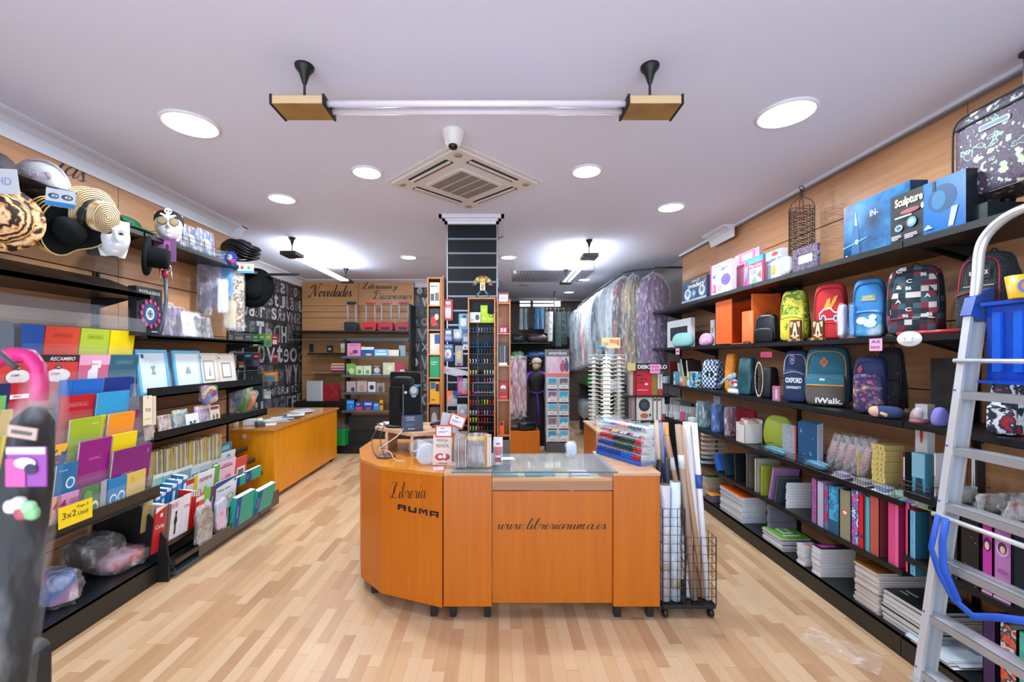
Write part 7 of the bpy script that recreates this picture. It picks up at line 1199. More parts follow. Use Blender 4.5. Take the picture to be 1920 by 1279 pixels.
hang(857, 876, 704, 741, 'magenta pack with orange handled scissors', 'a02088', [('r', .1, .1, .5, .85, 'a8b0b8'), ('e', .1, .14, .14, .1, 'e05c20'), ('e', .34, .14, .14, .1, 'e05c20'), ('e', .1, .14, .07, .05, 'a8b0b8'), ('e', .34, .14, .07, .05, 'a8b0b8'), ('p', [(.14, .24), (.3, .24), (.2, .7)], '8c949c')])
hang(837, 857, 733, 762, 'orange and blue hanging pack near the counter', '9cb0c4', [('r', -.5, .2, 0, 1, 'd87838'), ('r', .1, .5, .5, 1, '28487c')])
hang(857, 876, 758, 783, 'white adhesive tape pack near the counter', 'b8c0c8', [('e', 0, .45, .4, .35, '8c9cac'), ('e', 0, .45, .2, .18, 'd0d4d8')])
t = thing('paper_figure', 'colourful mosaic paper figure with arched arms on the black pillar', 'ornament'); m = MB(); r = random.Random(4); cc = ['b82c24', '2c5c8c', 'd8b020', '4c8c4c', 'c85c28', '3c3c6c']
for k in range(12):
    a0, a1 = PI*k/12, PI*(k+1)/12
    m.prism([(.1*math.cos(a0), .1*math.sin(a0)), (.1*math.cos(a1), .1*math.sin(a1)), (.062*math.cos(a1), .062*math.sin(a1)), (.062*math.cos(a0), .062*math.sin(a0))], 0, .006, M(cc[k % 6], .5), Matrix.Translation((0, 0, .12)) @ Matrix.Rotation(PI/2, 4, 'X'))
obj('arms', m, t); m = MB()
for k in range(5):
    for s in (-1, 1): z0 = .075-.018*k; x0 = s*(.014+.012*k); m.box(min(x0, x0+s*.02), max(x0, x0+s*.02), -.006, 0, z0-.018, z0, M(cc[(k*2+s) % 6], .5))
obj('legs', m, t); obj('torso', MB().cbox(-.026, .026, -.01, 0, .07, .15, M('d8c8a0'), .01), t); obj('head', MB().lathe([(.03, 0), (.03, .008), (.001, .009)], M('c8a83c'), 20, Matrix.Translation((0, 0, .17)) @ Matrix.Rotation(PI/2, 4, 'X')), t); m = MB(); gfx(m, .05, .08, [('t', '23', 0, .6, .6, .4, '4a3428'), ('t', 'S', 0, .25, .3, .3, '4a3428')], -.0115, None, .07); obj('torso_print', m, t); p = P(905, 558, PY0); place(t, p.x, PY0-.004, p.z-.0)
Yp = 4.18; xl, xr = X_(878, Yp), X_(929, Yp); zt, zb = zat(562, Yp), zat(815, Yp)
t = thing('pen_display_tower', 'wooden pen display tower in front of the slatted pillar', 'display shelf')
obj('side', MB().box(xl, xl+.012, Yp-.06, Yp+.11, zb-.05, zt, TW), t); obj('side', MB().box(xr-.012, xr, Yp-.06, Yp+.11, zb-.05, zt, TW), t); obj('top', MB().box(xl, xr, Yp-.06, Yp+.11, zt, zt+.012, TW), t); obj('back', MB().box(xl, xr, Yp+.10, Yp+.112, zb-.05, zt, BLACK2), t); obj('plinth', MB().box(xl-.01, xr+.01, Yp-.06, Yp+.12, 0, zb-.05, BLACK2), t)
rows = [605, 623, 650, 663, 681, 702, 717, 740, 757, 777, 790, 806]; LZ = [zat(y, Yp) for y in rows]
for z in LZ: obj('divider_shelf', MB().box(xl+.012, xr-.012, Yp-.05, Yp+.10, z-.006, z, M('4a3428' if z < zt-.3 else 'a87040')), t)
xm = (xl+xr)/2; 
for i in range(1, 12): obj('divider', MB().box(xl+(xr-xl)*.36-.0015, xl+(xr-xl)*.36+.0015, Yp-.05, Yp+.1, LZ[i], LZ[i-1]-.006, ACR), t)
def pm(c):
    m = MB(); m.tube([(0, 0, 0), (0, .10, 0)], .0065, M(c, .3), 7); m.tube([(0, -.012, 0), (0, 0, 0)], [.004, .0065], M('d8d8dc' if c in ('1c3c94', 'b02848') else c, .3), 7); return m
pcol = [None, ['3c6ca8', 'a8b8c8', '5c88b0', '7c7460'], ['1c5ca8', '1c4c8c', '2c6cb8', '24445c'], ['20242c', '1c64b4', '2c4c74', '8c2848'], ['1c3c94', '1c5cb0', '1c3c94', '6c6054'], ['e0d890', '20242c', 'e4e4d8', 'd0d8d8'], ['a01830', '1c3c7c', 'b85c8c', 'c88ca0'], ['c03c74', '2c8cc0', 'c83c3c', '3ca05c'], ['c84c5c', '3c7c5c', 'e0d020', 'a82c34'], ['c8d0d8', 'a82840', '88a0b0', 'b02c6c'], ['d8cc30', '98202c', 'c02030', '18283c'], ['a8c880', 'c02030', '1c3c34', '12202c']]
nm = {}; cnt = 0; r = random.Random(8)
from colorsys import rgb_to_hsv
def cname(c):
    h, s_, v = rgb_to_hsv(*[int(c[i:i+2], 16)/255 for i in (0, 2, 4)])
    if s_ < .2: return 'black' if v < .3 else 'grey' if v < .7 else 'white'
    if v < .25: return 'black'
    h *= 360; nme = 'red' if h < 12 or h > 345 else 'orange' if h < 40 else 'yellow' if h < 68 else 'green' if h < 165 else 'turquoise' if h < 195 else 'blue' if h < 255 else 'violet' if h < 290 else 'pink'
    return ('dark ' if v < .5 else '')+nme
for i in range(1, 12):
    z0 = LZ[i]+.005; hgt = LZ[i-1]-.006-LZ[i]; nl = min(3, max(1, int(hgt/.014)))
    for l_ in range(nl):
        for j in range(9):
            c = pcol[i][min(3, j*4//9)]; x = xl+.022+(xr-xl-.046)*j/8+.004*(l_ % 2)
            k = (c,)
            if k in nm: o = dup(nm[k])
            else: o = solo('pen', pm(c), cname(c)+' pen end in the compartments of the wooden pen tower', 'pen', 'pens in the wooden pen tower'); nm[k] = o
            o['label'] = '%s pen, tower row %s from top, %s from left, layer %s' % (cname(c), OD[i-1], OD[j], 'one two three'.split()[l_]); o.location = (x, Yp-.045+r.uniform(-.004, .006), z0+.003+l_*.0135); cnt += 1
zs = zat(606, Yp)
q = cspot(881, 901, 585, 604, Yp-.02); q.z = LZ[0]; box_item(q, 'small_carton', 'white boxed sharpener in the top of the pen tower', 'box', 'd4d8dc', [('e', .2, .5, .2, .3, '3c4c54'), ('r', -.4, .2, -.1, .3, '8ca098')])
for i, (a, b, p0, p1) in enumerate(((901, 914, 572, 588), (902, 914, 588, 604), (914, 927, 588, 604))):
    q = cspot(a, b, p0, p1, Yp-.02, .04); q.z = LZ[0]+(q.h if i == 0 else 0)+.0005; box_item(q, 'small_carton', ['lime green carton on top of two others', 'lime green carton, lower left of three', 'lime green carton, lower right of three'][i], 'box', '9cc024', [('r', -.3, .3, .3, .6, 'b8d848')], 'lime green cartons in the pen tower')
place(solo('cable_coil', MB().tube([(.02*math.cos(k*PI/6), 0, .02+.018*math.sin(k*PI/6)) for k in range(24)], .003, M('16181c'), 5), 'dark cable coil beside the lime green cartons', 'cable'), X_(921, Yp), Yp-.02, LZ[0]+.045)
q = cspot(921, 936, 713, 733, Yp-.06)
m = MB(); q = cspot(886, 927, 717, 737, Yp-.065); 
for bx in ((-q.w/2, q.w/2, 0, .008), (-q.w/2, q.w/2, q.h-.008, q.h), (-q.w/2, -q.w/2+.008, 0, q.h), (q.w/2-.008, q.w/2, 0, q.h)): m.box(bx[0], bx[1], -.004, .004, bx[2], bx[3], M('5c6470', .4))
put(solo('label_frame', m, 'grey plastic frame hooked on the pen tower', 'frame'), q)
t = thing('side_shelf_tower', 'narrow wooden side shelf right of the pen tower', 'display shelf'); xl2, xr2 = X_(932, Yp), X_(957, Yp)
obj('back', MB().box(xl2, xr2, Yp+.10, Yp+.112, zb-.05, zt, TW), t); obj('side', MB().box(xr2-.012, xr2, Yp-.03, Yp+.10, zb-.05, zt, TW), t); obj('side', MB().box(xl2, xl2+.012, Yp-.03, Yp+.10, zb-.05, zt, TW), t); obj('plinth', MB().box(xl2, xr2, Yp-.03, Yp+.1, 0, zb-.05, M('6a6460', .5)), t)
WZ = [zat(y, Yp) for y in (568, 625, 685, 749, 815)]
for z in WZ: obj('shelf', MB().box(xl2+.012, xr2-.012, Yp-.03, Yp+.10, z-.012, z, TW), t)
def wing(px0, px1, p0, k, lb, col, g, name='small_carton', cat='box'): q = cspot(px0, px1, p0, 800, Yp-.01, .03); q.z = WZ[k]; q.h = zat(p0, Yp)-WZ[k]; q.x = min(max(q.x, xl2+.013+q.w/2), xr2-.013-q.w/2); return box_item(q, name, lb, cat, col, g)
wing(935, 952, 613, 1, 'magenta eraser box on the side shelf', 'b01c58', [('r', -.3, .2, -.05, .8, 'e0c0cc'), ('r', .05, .2, .3, .8, 'e0c0cc')])
wing(935, 951, 644, 2, 'boxed set of brushes on the side shelf', '20343c', [('r', -.35, .1, -.25, .9, '1c8ca0'), ('r', -.1, .1, 0, .95, 'b02c40'), ('r', .15, .1, .25, .9, '8ca0b0'), ('r', -.5, 0, .5, .12, 'd4d8dc')])
wing(935, 952, 717, 3, 'red glue pack on the side shelf', 'a81c20', [('e', 0, .7, .3, .15, 'd8d0c8'), ('e', 0, .55, .35, .1, '6c5c48'), ('r', -.4, .1, .4, .2, 'c85c50')])
wing(936, 945, 790, 4, 'small orange packet at the foot of the side shelf', 'e05c18', [('r', -.3, .7, .3, .95, '2c3470')])
q = cspot(934, 954, 541, 562, Yp); q.z = zt; q.d = .06; m = MB(); q.z = WZ[0]; q.h = .10; box_item(q, 'small_carton', 'red and white tin on top of the side shelf', 'box', '8c2c30', [('r', -.4, .1, .4, .8, 'd4d4dc'), ('r', -.3, .3, .3, .6, 'a8b4cc')])
t = thing('wire_roll_basket', 'black wire basket trolley full of paper rolls beside the counter', 'basket'); yb0, yb1 = 2.60, 2.90; WM2 = M('121316', .4)
def cage(x0, x1, z0, z1, nm):
    m = MB(); n = max(3, int((x1-x0)/.045))
    for y in (yb0, yb1):
        for i in range(n+1): x = x0+(x1-x0)*i/n; m.wire((x, y, z0), (x, y, z1), .0022 if 0 < i < n else .0035, WM2)
    nz = int((z1-z0)/.05)
    for k in range(nz+1):
        z = z0+(z1-z0)*k/nz; m.tube([(x0, yb0, z), (x1, yb0, z), (x1, yb1, z), (x0, yb1, z)], .0022, WM2, 4, closed=True)
    for j in range(1, 6): y = yb0+(yb1-yb0)*j/6; m.wire((x1, y, z0), (x1, y, z1), .0022, WM2)
    obj(nm, m, t)
cage(1.0, 1.135, .08, .67, 'tall_cage'); cage(1.14, 1.325, .08, .495, 'low_cage'); obj('base_frame', MB().box(1.0, 1.325, yb0, yb1, .06, .08, WM2), t)
for x in (1.02, 1.30):
    for y in (yb0+.02, yb1-.02): obj('caster', MB().lathe([(.001, -.012), (.026, -.012), (.028, 0), (.026, .012), (.001, .012)], WM2, 16, Matrix.Translation((x, y, .028)) @ Matrix.Rotation(PI/2, 4, 'Y')).box(x-.012, x+.012, y-.012, y+.012, .04, .06, WM2), t)
def roll(bx, by, tx, ty, tz, r, c, lb, wrap=None, z0=.085, band=None):
    t = thing('paper_roll', lb, 'roll', 'rolls in the wire basket'); a = Vector((bx, by, z0)); b = Vector((tx, ty, tz)); obj('paper', MB().tube([a, b], r, M(c, .5), 14).tube([b, b+(b-a).normalized()*.001], r*.7, M('6a5a50', .8), 14), t)
    if band: p = a.lerp(b, band[0]); q_ = a.lerp(b, band[0]+.08); obj('label', MB().tube([p, q_], r*1.03, M(band[1]), 14), t)
    if wrap: obj('plastic_wrap', MB().tube([a.lerp(b, .01), a.lerp(b, .5), a.lerp(b, 1.0)], r*1.12, FILM(op=.2, bump=.6), 12), t)
roll(1.035, 2.66, 1.035, 2.66, .80, .032, 'b8b4c0', 'white roll in shiny plastic, left in the tall cage', True, band=(.25, '8c7468'))
roll(1.10, 2.66, 1.10, 2.66, .82, .03, 'b8ccdc', 'pale blue white roll in plastic, right in the tall cage', True, band=(.1, '7c7454'))
roll(1.04, 2.76, 1.04, 2.76, .93, .016, '16181c', 'black roll between the plastic wrapped rolls'); roll(1.075, 2.72, 1.075, 2.72, .95, .016, '1c2024', 'black roll with glossy end in the tall cage')
roll(1.14-.02, 2.8, 1.13, 2.82, .97, .02, '3c3430', 'dark brown roll near the counter edge')
for i, (bx, tx, tz, r, c, lb, bd) in enumerate(((1.16, 1.085, 1.16, .018, '1c3c8c', 'glossy dark blue roll', None), (1.02, 1.02, 1.12, .016, 'a8c8a8', 'pale green roll farthest left', None), (1.06, 1.045, 1.13, .014, 'd4d8dc', 'thin white roll with blue ring', (.86, '2c4c9c')), (1.08, 1.065, 1.17, .014, 'd09c5c', 'tan orange roll left of the blue one', None), (1.15, 1.135, 1.15, .018, 'd08a3c', 'orange roll with white label', (.8, 'd8d4cc')), (1.27, 1.10, 1.08, .018, 'a47c5c', 'kraft paper roll leaning far left with white label', (.78, 'd4d4d8')), (1.22, 1.16, 1.16, .02, '9c8470', 'kraft roll behind with small label', (.74, 'd4d4d8')), (1.29, 1.18, 1.15, .017, 'b08a68', 'light brown roll leaning in the low cage', None), (1.30, 1.235, 1.17, .026, 'd0ccd0', 'thick white roll leaning in the low cage', None), (1.305, 1.265, 1.17, .018, 'dcdadf', 'white roll with blue label', (.62, '2c54a0')), (1.19, 1.17, .62, .014, 'd8d8dc', 'short white roll in the low cage', None))):
    y = 2.66+.02*(i % 3)+(.12 if i < 5 else 0); roll(bx, y, tx, y+.1, tz, r, c, lb, None, band=bd)
t = thing('low_cabinet', 'low wooden cabinet behind the counter carrying the spinner rack', 'cabinet'); obj('carcass', MB().box(.955, 1.30, 3.75, 4.78, .0, .86, OAKD), t, .003); obj('worktop', MB().box(.945, 1.30, 3.74, 4.79, .86, .88, LWOOD), t, .003)
t = thing('spinner_rack', 'white wire spinner rack full of small cards', 'display rack'); Wt = M('d8d8cc', .4); m = MB(); cx, cy = 1.135, 4.5
obj('pole', MB().tube([(0, 0, 0), (0, 0, .80)], .012, Wt, 10).lathe([(.12, 0), (.12, .012), (.001, .014)], Wt, 24), t)
for k in range(17):
    z = .06+k*.042
    for j in range(6): a = j*PI/3+.3; u = Vector((math.cos(a), math.sin(a), 0)); v = Vector((-u.y, u.x, 0)); c = u*.13; m.tube([c-v*.055, c-v*.055+u*.05, c+v*.055+u*.05, c+v*.055], .0032, Wt, 4, Matrix.Translation((0, 0, z)), closed=True); m.wire(tuple(u*.02+Vector((0, 0, z-.02))), tuple(c+Vector((0, 0, z))), .0022, Wt)
obj('wire_pockets', m, t); place(t, cx, cy, .881)
pk = None; r = random.Random(2)
for k in range(16):
    for j in range(6):
        a = j*PI/3+.3; c = ['e4e4e0', 'd8dce0', 'dcd8c8', 'd0ccc8'][(k+j) % 4]
        if (k+j) < 4 or pk is None: pk = pk or {}; 
        if c in pk: o = dup(pk[c])
        else: o = solo('name_card', MB().box(-.035, .035, -.001, .001, 0, .026, M(c)), 'small pale name card in the white spinner rack', 'card', 'cards in the white spinner rack'); pk[c] = o
        place(o, cx+.155*math.cos(a), cy+.155*math.sin(a), .881+.06+k*.042, math.degrees(a)+90, -20); o['label'] = 'pale name card, tier %s from the bottom, %s side of the spinner rack' % (OD[k], ['right', 'rear right', 'rear left', 'left', 'front left', 'front right'][j])
q = cspot(1128, 1163, 633, 653, 4.45, .05); box_item(q, 'mug_box', 'cream MUG box on top of the spinner rack', 'box', 'cdb888', [('t', '1500', -.3, .4, .3, .3, '8c7c5c'), ('t', 'mug', .2, .55, .5, .5, 'b82c24')])
for i, (x, c) in enumerate(((-.06, '2c78c0'), (.0, '4a6c4c'), (.05, 'd8c86c'))): place(solo('pencil_topper', MB().sq((0, 0, .012), (.04, .02, .012), M(c, .5), .8, .8), ['blue', 'dark green', 'yellow'][i]+' packet lying on the spinner rack', 'packet'), cx+x, cy-.06+.03*i, .881+.80)
t = thing('book_rack', 'black DEBOLSILLO paperback rack behind the rolls', 'display rack'); Yd = 4.25; xa, xb = X_(1176, Yd), X_(1254, Yd)
obj('header', MB().box(xa, xb, Yd, Yd+.02, zat(695, Yd), zat(681, Yd), M('16181a')), t); m = MB(); hh = zat(681, Yd)-zat(695, Yd); gfx(m, xb-xa, hh, [('r', -.5, 0, -.3, 1, 'b8a060'), ('t', 'DEBOLSILLO', .1, .5, .7, .5, 'e4e4e4')], -.001); o = obj('header_print', m, t); o.location = ((xa+xb)/2, Yd, zat(695, Yd))
for z in (zat(742, Yd), zat(789, Yd), zat(840, Yd), .1): obj('shelf', MB().box(xa, xb, Yd, Yd+.28, z-.008, z, BLACK2), t)
for x in (xa+.005, xb-.005, (xa+xb)*.5-.12):
    obj('post', MB().wire((x, Yd+.0, 0), (x, Yd, zat(695, Yd)), .004, BLACK2), t)
DBs = [(1188, 1222, 694, 742, 'b81424', 'red paperback facing out with black title', [('t', 'MIL', -.1, .8, .4, .08, '1c0c10'), ('t', 'LIBROS', 0, .66, .5, .08, '1c0c10'), ('t', 'DEL', -.1, .52, .4, .08, '1c0c10'), ('r', -.3, .2, .3, .22, 'e0c0c0'), ('e', .2, .45, .1, .04, 'e0d0d0')]), (1222, 1232, 699, 742, '8c6c2c', 'brown paperback spine beside the red cover', []), (1233, 1237, 701, 742, 'c8c4c0', 'white paperback spine, left of two with red feet', [('r', -.5, 0, .5, .3, 'a82430')]), (1238, 1242, 701, 742, 'c8c4c0', 'white paperback spine, right of two with red feet', [('r', -.5, 0, .5, .3, 'a82430')]), (1181, 1187, 694, 742, 'a89c98', 'pale paperback spine left of the red cover', []),
       (1193, 1223, 745, 789, 'c8c4bc', 'paperback with black knitted hat on its cover', [('e', -.0, .66, .36, .28, '24282a'), ('e', 0, .66, .2, .15, '3c4244'), ('e', .0, .2, .25, .11, 'b8582c'), ('p', [(.3, .15), (.42, .2), (.4, .3), (.3, .28)], '2c3034')]), (1225, 1231, 745, 789, 'd0ccc4', 'white paperback spine with penguin-like mark, left', [('r', -.3, .85, .3, .95, '3c3c3c')]), (1233, 1240, 745, 789, 'd0ccc4', 'white paperback spine with dark mark, right', [('r', -.3, .85, .3, .95, '3c3c3c')]), (1241, 1246, 745, 789, 'c4c0b8', 'white paperback spine with red foot on the middle shelf', [('r', -.5, 0, .5, .28, 'a03038')]), (1184, 1191, 745, 789, '8c7c78', 'brownish paperback spine on the middle shelf', [])]
for i, c in enumerate(('24606c', '2c7080', 'a8b4b4', '3c7ca8', '28506c', 'c8ccc8', '3c88b4', '1c5868')): DBs.append((1204+i*5.5, 1209+i*5.5, 797, 840, c, ['dark teal', 'teal', 'grey green', 'blue', 'navy', 'off white', 'bright blue', 'deep petrol'][i]+' paperback spine on the lowest visible rack shelf', []))
for a, b, p0, p1, c, lb, g in DBs: q = cspot(a, b, p0, p1, Yd+.03, .1 if b-a < 15 else .02); q.z = zat(p1, Yd)+.001; q.h *= .97; book(q, 'paperback_book', lb, 'book', c, g, 'paperbacks in the black rack', parts=False)
m = MB().box(-.05, .05, -.001, .001, 0, .09, M('d888b4')); gfx(m, .1, .09, [('t', '2x2', 0, .75, .7, .22, '8c2c60'), ('t', '6 95', 0, .35, .7, .22, '8c2c60')], -.0015); p = P(1228, 700, Yd-.01); place(solo('price_card', m, 'pink 2x2 price card on the paperback rack header', 'price card'), p.x, Yd-.012, p.z, 3)
place(solo('clothes_rail', MB().tube([(x_, y_, z_+.045) for x_, y_, z_ in ((2.2, 5.98, 2.8), (2.2, 6.08, 2.8), (1.98, 6.3, 2.82), (1.92, 6.55, 2.84), (1.95, 6.8, 2.86), (1.94, 7.05, 2.86), (1.9, 7.35, 2.82), (1.84, 7.65, 2.78), (1.8, 7.95, 2.74), (1.76, 8.25, 2.7), (1.72, 8.6, 2.66), (1.7, 9, 2.62), (1.7, 9.1, 2.62))], .012, BLACK2, 8).tube([(2.2, 5.99, 2.845), (2.6, 5.99, 2.845)], .012, BLACK2, 6).tube([(1.7, 9.09, 2.665), (2.62, 9.09, 2.665)], .012, BLACK2, 6), 'black clothes rail along the right rear wall', 'rail'), 0, 0, 0)
CO = [(2.20, 6.08, 2.80, 1.35, .50, ['5c3c6c', '6a4478', '4c3060'], 'purple pleated costume in clear plastic nearest the camera'), (1.98, 6.3, 2.82, 1.38, .34, ['1c3440', '7c6448', 'a0885c', '1c2c38', '8c7450'], 'black and gold pirate costume in clear plastic'), (1.92, 6.55, 2.84, 1.45, .40, ['1c3848', 'a04434', '14303c', '1c3440'], 'dark teal costume with red sash in clear plastic'), (1.95, 6.8, 2.86, 1.6, .42, ['a8bccc', 'c8d4dc', '8ca4b8'], 'white lace costume in plastic, fourth on the rail'), (1.94, 7.05, 2.86, 1.5, .42, ['b4c8d4', 'd0dce4', '9cb4c4'], 'white costume in plastic, fifth on the rail'), (1.90, 7.35, 2.82, 1.7, .42, ['8c6c80', 'c8d0d8', 'a8b4c4'], 'white and pink print costume in plastic'), (1.84, 7.65, 2.78, 1.5, .42, ['1c3c50', 'b0c0cc', '24485c', 'd0d8dc'], 'white costume with dark blue scarf'), (1.80, 7.95, 2.74, 1.45, .42, ['a4b8c4', 'd0dae0', 'bccad4'], 'pale costume in plastic past the dark scarf'), (1.76, 8.25, 2.70, 1.4, .44, ['c8d4d8', 'b84050', 'dce0e4', 'a8b8c4'], 'white costume with a red stripe'), (1.72, 8.6, 2.66, 1.35, .44, ['d0c0cc', 'a8b4c0', 'e0dce4'], 'pinkish white costume in plastic at the rear'), (1.70, 9.0, 2.62, 1.3, .44, ['7c8c98', 'a0b0bc', '8898a4'], 'grey blue costume in plastic farthest along the rail')]
for i, (x, y, zt, zb, w, cs, lb) in enumerate(CO):
    t = thing('bagged_costume', lb, 'costume', 'costumes on the right rear rail'); h = zt-zb; mt = PAT('soft', cs, 4, .7, (4, 4, .35))
    sh = lambda v: .30+.70*min(1, (1-v)*7)**.6 if v > .85 else 1-.10*(v < .3)
    m = MB()
    m.grid(lambda u, v: (w*.42*sh(v)*math.cos(2*PI*u)*(1+.06*math.sin(9*v+u*20)), (.09+.012*math.sin(14*2*PI*u))*math.sin(2*PI*u), h*.03+h*.93*v), 60, 20, mt); obj('garment', m, t)
    m = MB(); m.grid(lambda u, v: ((w*.50*sh(v)+.02*noise.noise(Vector((math.cos(2*PI*u)*2, v*6, i))))*math.cos(2*PI*u), (.12+.03*noise.noise(Vector((u*14, v*9, i+5))))*math.sin(2*PI*u), h*.98*v+.02*math.sin(2*PI*u*3)*(1-v)), 56, 24, FILM('eef4fa', .17, .1, 1.0, 34)); obj('plastic_cover', m, t)
    obj('hanger', MB().tube([(-w*.3, 0, h*.93), (0, 0, h*1.0), (w*.3, 0, h*.93)], .006, M('c8ccd0', .4), 6).tube([(0, 0, h), (0, 0, h+.03), (.02, 0, h+.05), (.0, 0, h+.06)], .003, STEEL, 5), t); place(t, x, y, zb, 8*math.sin(i*2.1))
t = thing('rear_shelf', 'dark low shelf under the costumes on the right rear wall', 'shelving'); obj('board', MB().box(1.75, 2.6, 6.2, 9.4, .98, 1.01, BLACK2), t); obj('board', MB().box(1.75, 2.6, 6.2, 9.4, .3, .33, BLACK2), t)
for y in (6.22, 7.8, 9.38): obj('support', MB().box(1.78, 2.6, y-.01, y+.01, 0, .98, M('3a3a3c')), t)
for i, (x, y, z, r3, c, lb) in enumerate(((1.85, 6.9, 1.01, (.16, .12, .10), 'c8c8cc', 'white carrier bag with black logo on the rear shelf'), (1.9, 8.4, 1.01, (.2, .15, .12), '1c7c3c', 'green packet at the back of the rear shelf'), (1.9, 7.6, 1.01, (.12, .12, .08), '8c5438', 'small brown box shaped packet on the rear shelf'), (1.95, 8.8, .33, (.3, .3, .2), 'a8b0b4', 'big pale plastic sack on the low rear shelf'), (1.9, 7.2, .33, (.2, .2, .16), '1c3c3c', 'dark green crate shaped packet low under the costumes'))):
    m = MB().sq((0, 0, r3[2]), r3, M(c, .35), .5, .5, f=lambda a, b, c_: [a+bump((a, b, c_), 9, .05, i), b, c_+bump((a, b, c_), 9, .03, i)]); place(solo('stuffed_bag', m, lb, 'bag'), x, y, z)
Ys = 7.1; xa, xb = X_(1025, Ys), X_(1068, Ys); t = thing('gift_box_display', 'tall smartbox gift card display stand', 'display stand'); w = xb-xa; SB = M('d4d8dc', .5)
obj('base', MB().box(-w/2-.01, w/2+.01, -.02, .28, 0, .16, M('4c4c52')), t); H2 = zat(655, Ys); obj('body', MB().box(-w/2, w/2, .04, .26, .16, H2, M('b4b8bc')), t)
m = MB(); gfx(m, w, 1, [('r', -.5, .16, .5, .42, 'd8dce0'), ('t', 'smartbox', 0, .29, .84, .07, '4a4a50', 0), ('r', -.5, H2-.12, .5, H2, '5a5c64'), ('t', 'smartbox', 0, H2-.06, .78, .06, 'e4e4e8', 0), ('r', -.5, H2-.40, .5, H2-.12, PAT('soft', ['b090b0', 'd4b4c4', 'a8a4c0'], 5)), ('e', .2, H2-.30, .12, .08, 'a84860'), ('e', .38, H2-.28, .1, .10, '4c5070'), ('e', .22, H2-.21, .06, .035, '8c6860'), ('e', .36, H2-.17, .05, .03, '6c5858'), ('r', -.5, H2-.45, .5, H2-.40, 'd86c5c')], .035); obj('printed_front', m, t)
zt_ = H2-.47
for r_ in range(5):
    for c_ in range(2):
        z = zt_-.22*(r_+1)+.02; x = (-.25+.5*c_)*w; f_ = obj('pocket', MB().box(x-w*.21, x+w*.21, .0, .04, z, z+.012, SB).box(x-w*.21, x+w*.21, .0, .003, z, z+.035, SB), t)
        m = MB().box(-w*.19, w*.19, -.01, .01, 0, .18, M('d8dce0')); k = (r_*2+c_); gfx(m, w*.38, .18, [('r', -.46, .35, .46, .96, ['3c8cc0', '6c5c78', '7c5c80', '3c9cc8', '58a8d4', '4c98c8', '7c6474', '2c9cd0', '3c8cc8', '58b0dc'][k]), ('p', [(-.46, .35), (-.1, .62), (.2, .5), (.46, .6), (.46, .35)], ['a88c78', 'b0a090', 'd0b8b8', '8cc8a8', 'b8a078', 'a8a890', '8c7c74', 'd8d4c0', 'c8d0d4', 'dce0e0'][k]), ('r', -.3, .1, .3, .2, '8c98a4')], -.0105); place(solo('gift_box', m, 'small printed gift box, %s column, %s row from the top of the smartbox stand' % (['left', 'right'][c_], OD[r_]), 'gift box', 'gift boxes in the smartbox stand'), (xa+xb)/2+x, Ys+.018, z+.013)
place(t, (xa+xb)/2, Ys, 0)
t = thing('dressed_mannequin', 'mannequin in black gown with purple sleeves and sash', 'mannequin'); Yg = 7.75; BG = M('0a0c12', .7); PU = M('5c1c94', .55)
m = MB(); pr = [(0, .26), (.3, .22), (.7, .18), (.95, .14), (1.05, .135), (1.2, .16), (1.33, .185), (1.40, .12), (1.44, .05)]
m.lathe([(r_, z) for z, r_ in pr], BG, 48, None, lambda p: (p[0]*(1+.05*math.sin(11*math.atan2(p[1], p[0])) if p[2] < .95 else p[0]/p[0]*1 if p[0] else 1), p[1]*.65, p[2])); obj('gown', m, t)
for s in (-1, 1): obj('sleeve', MB().tube([(s*.06, -.02, 1.40), (s*.17, -.02, 1.36), (s*.25, -.03, 1.15), (s*.27, -.03, .98)], [.05, .085, .10, .11], PU, 14, flat=.6), t)
obj('sash', MB().tube([(-.17, -.11, 1.04), (0, -.13, 1.0), (.17, -.11, 1.06)], .022, PU, 8, flat=.5).tube([(0, -.135, 1.0), (.03, -.16, .7), (.04, -.17, .4)], [.02, .035, .045], PU, 8, flat=.35), t)
t2_ = obj('head', MB().sq((0, 0, 1.56), (.085, .10, .12), M('c0a890', .6), .9, 1), t); obj('straw_cap', MB().sq((0, -.01, 1.60), (.10, .11, .09), PAT('soft', ['a89878', 'd4c8a8'], 20, .8), .9, 1, flat=-.02).tube([(-.11, 0, 1.58), (-.14, 0, 1.56)], .006, M('c8b898'), 5), t2_); place(t, X_(1006, Yg), Yg, .004, 0); t.scale = (.92, 1, .93)
Yo = 7.0; place(solo('orange_plinth', MB().box(-.255, .255, 0, .4, 0, .37, OAK), 'small orange wooden box on the floor before the mannequin', 'box', None, .004), X_(983, Yo), Yo, 0)
place(solo('leather_bag', MB().sq((0, 0, .08), (.17, .1, .08), M('14181c', .25), .6, .7).tube([(-.12, 0, .12), (-.06, 0, .22), (.06, 0, .2), (.12, 0, .1)], .012, M('14181c', .3), 6), 'black glossy bag lying on the orange wooden box', 'bag'), X_(990, Yo), Yo+.1, .371, 20)
place(solo('leather_bag', MB().sq((0, 0, .05), (.13, .1, .05), M('2c2a2c', .3), .6, .7), 'flat dark bag left on the orange wooden box', 'bag'), X_(965, Yo), Yo+.15, .371)
for i, (px, lb) in enumerate(((964, 'left of two tall bags of red feather boas'), (979, 'right of two tall bags of red feather boas'))):
    q = cspot(px-9, px+9, 668, 785, 7.25, .1); soft(q, 'feather_boa_bag', lb, 'costume pack', PAT('soft', ['5c1c34', '8c4058', 'a08c98', 'c4b8c0'], 18, .7, (2, 2, .4)), 'bags of red boas', .3, 110+i, .12, e=.25)
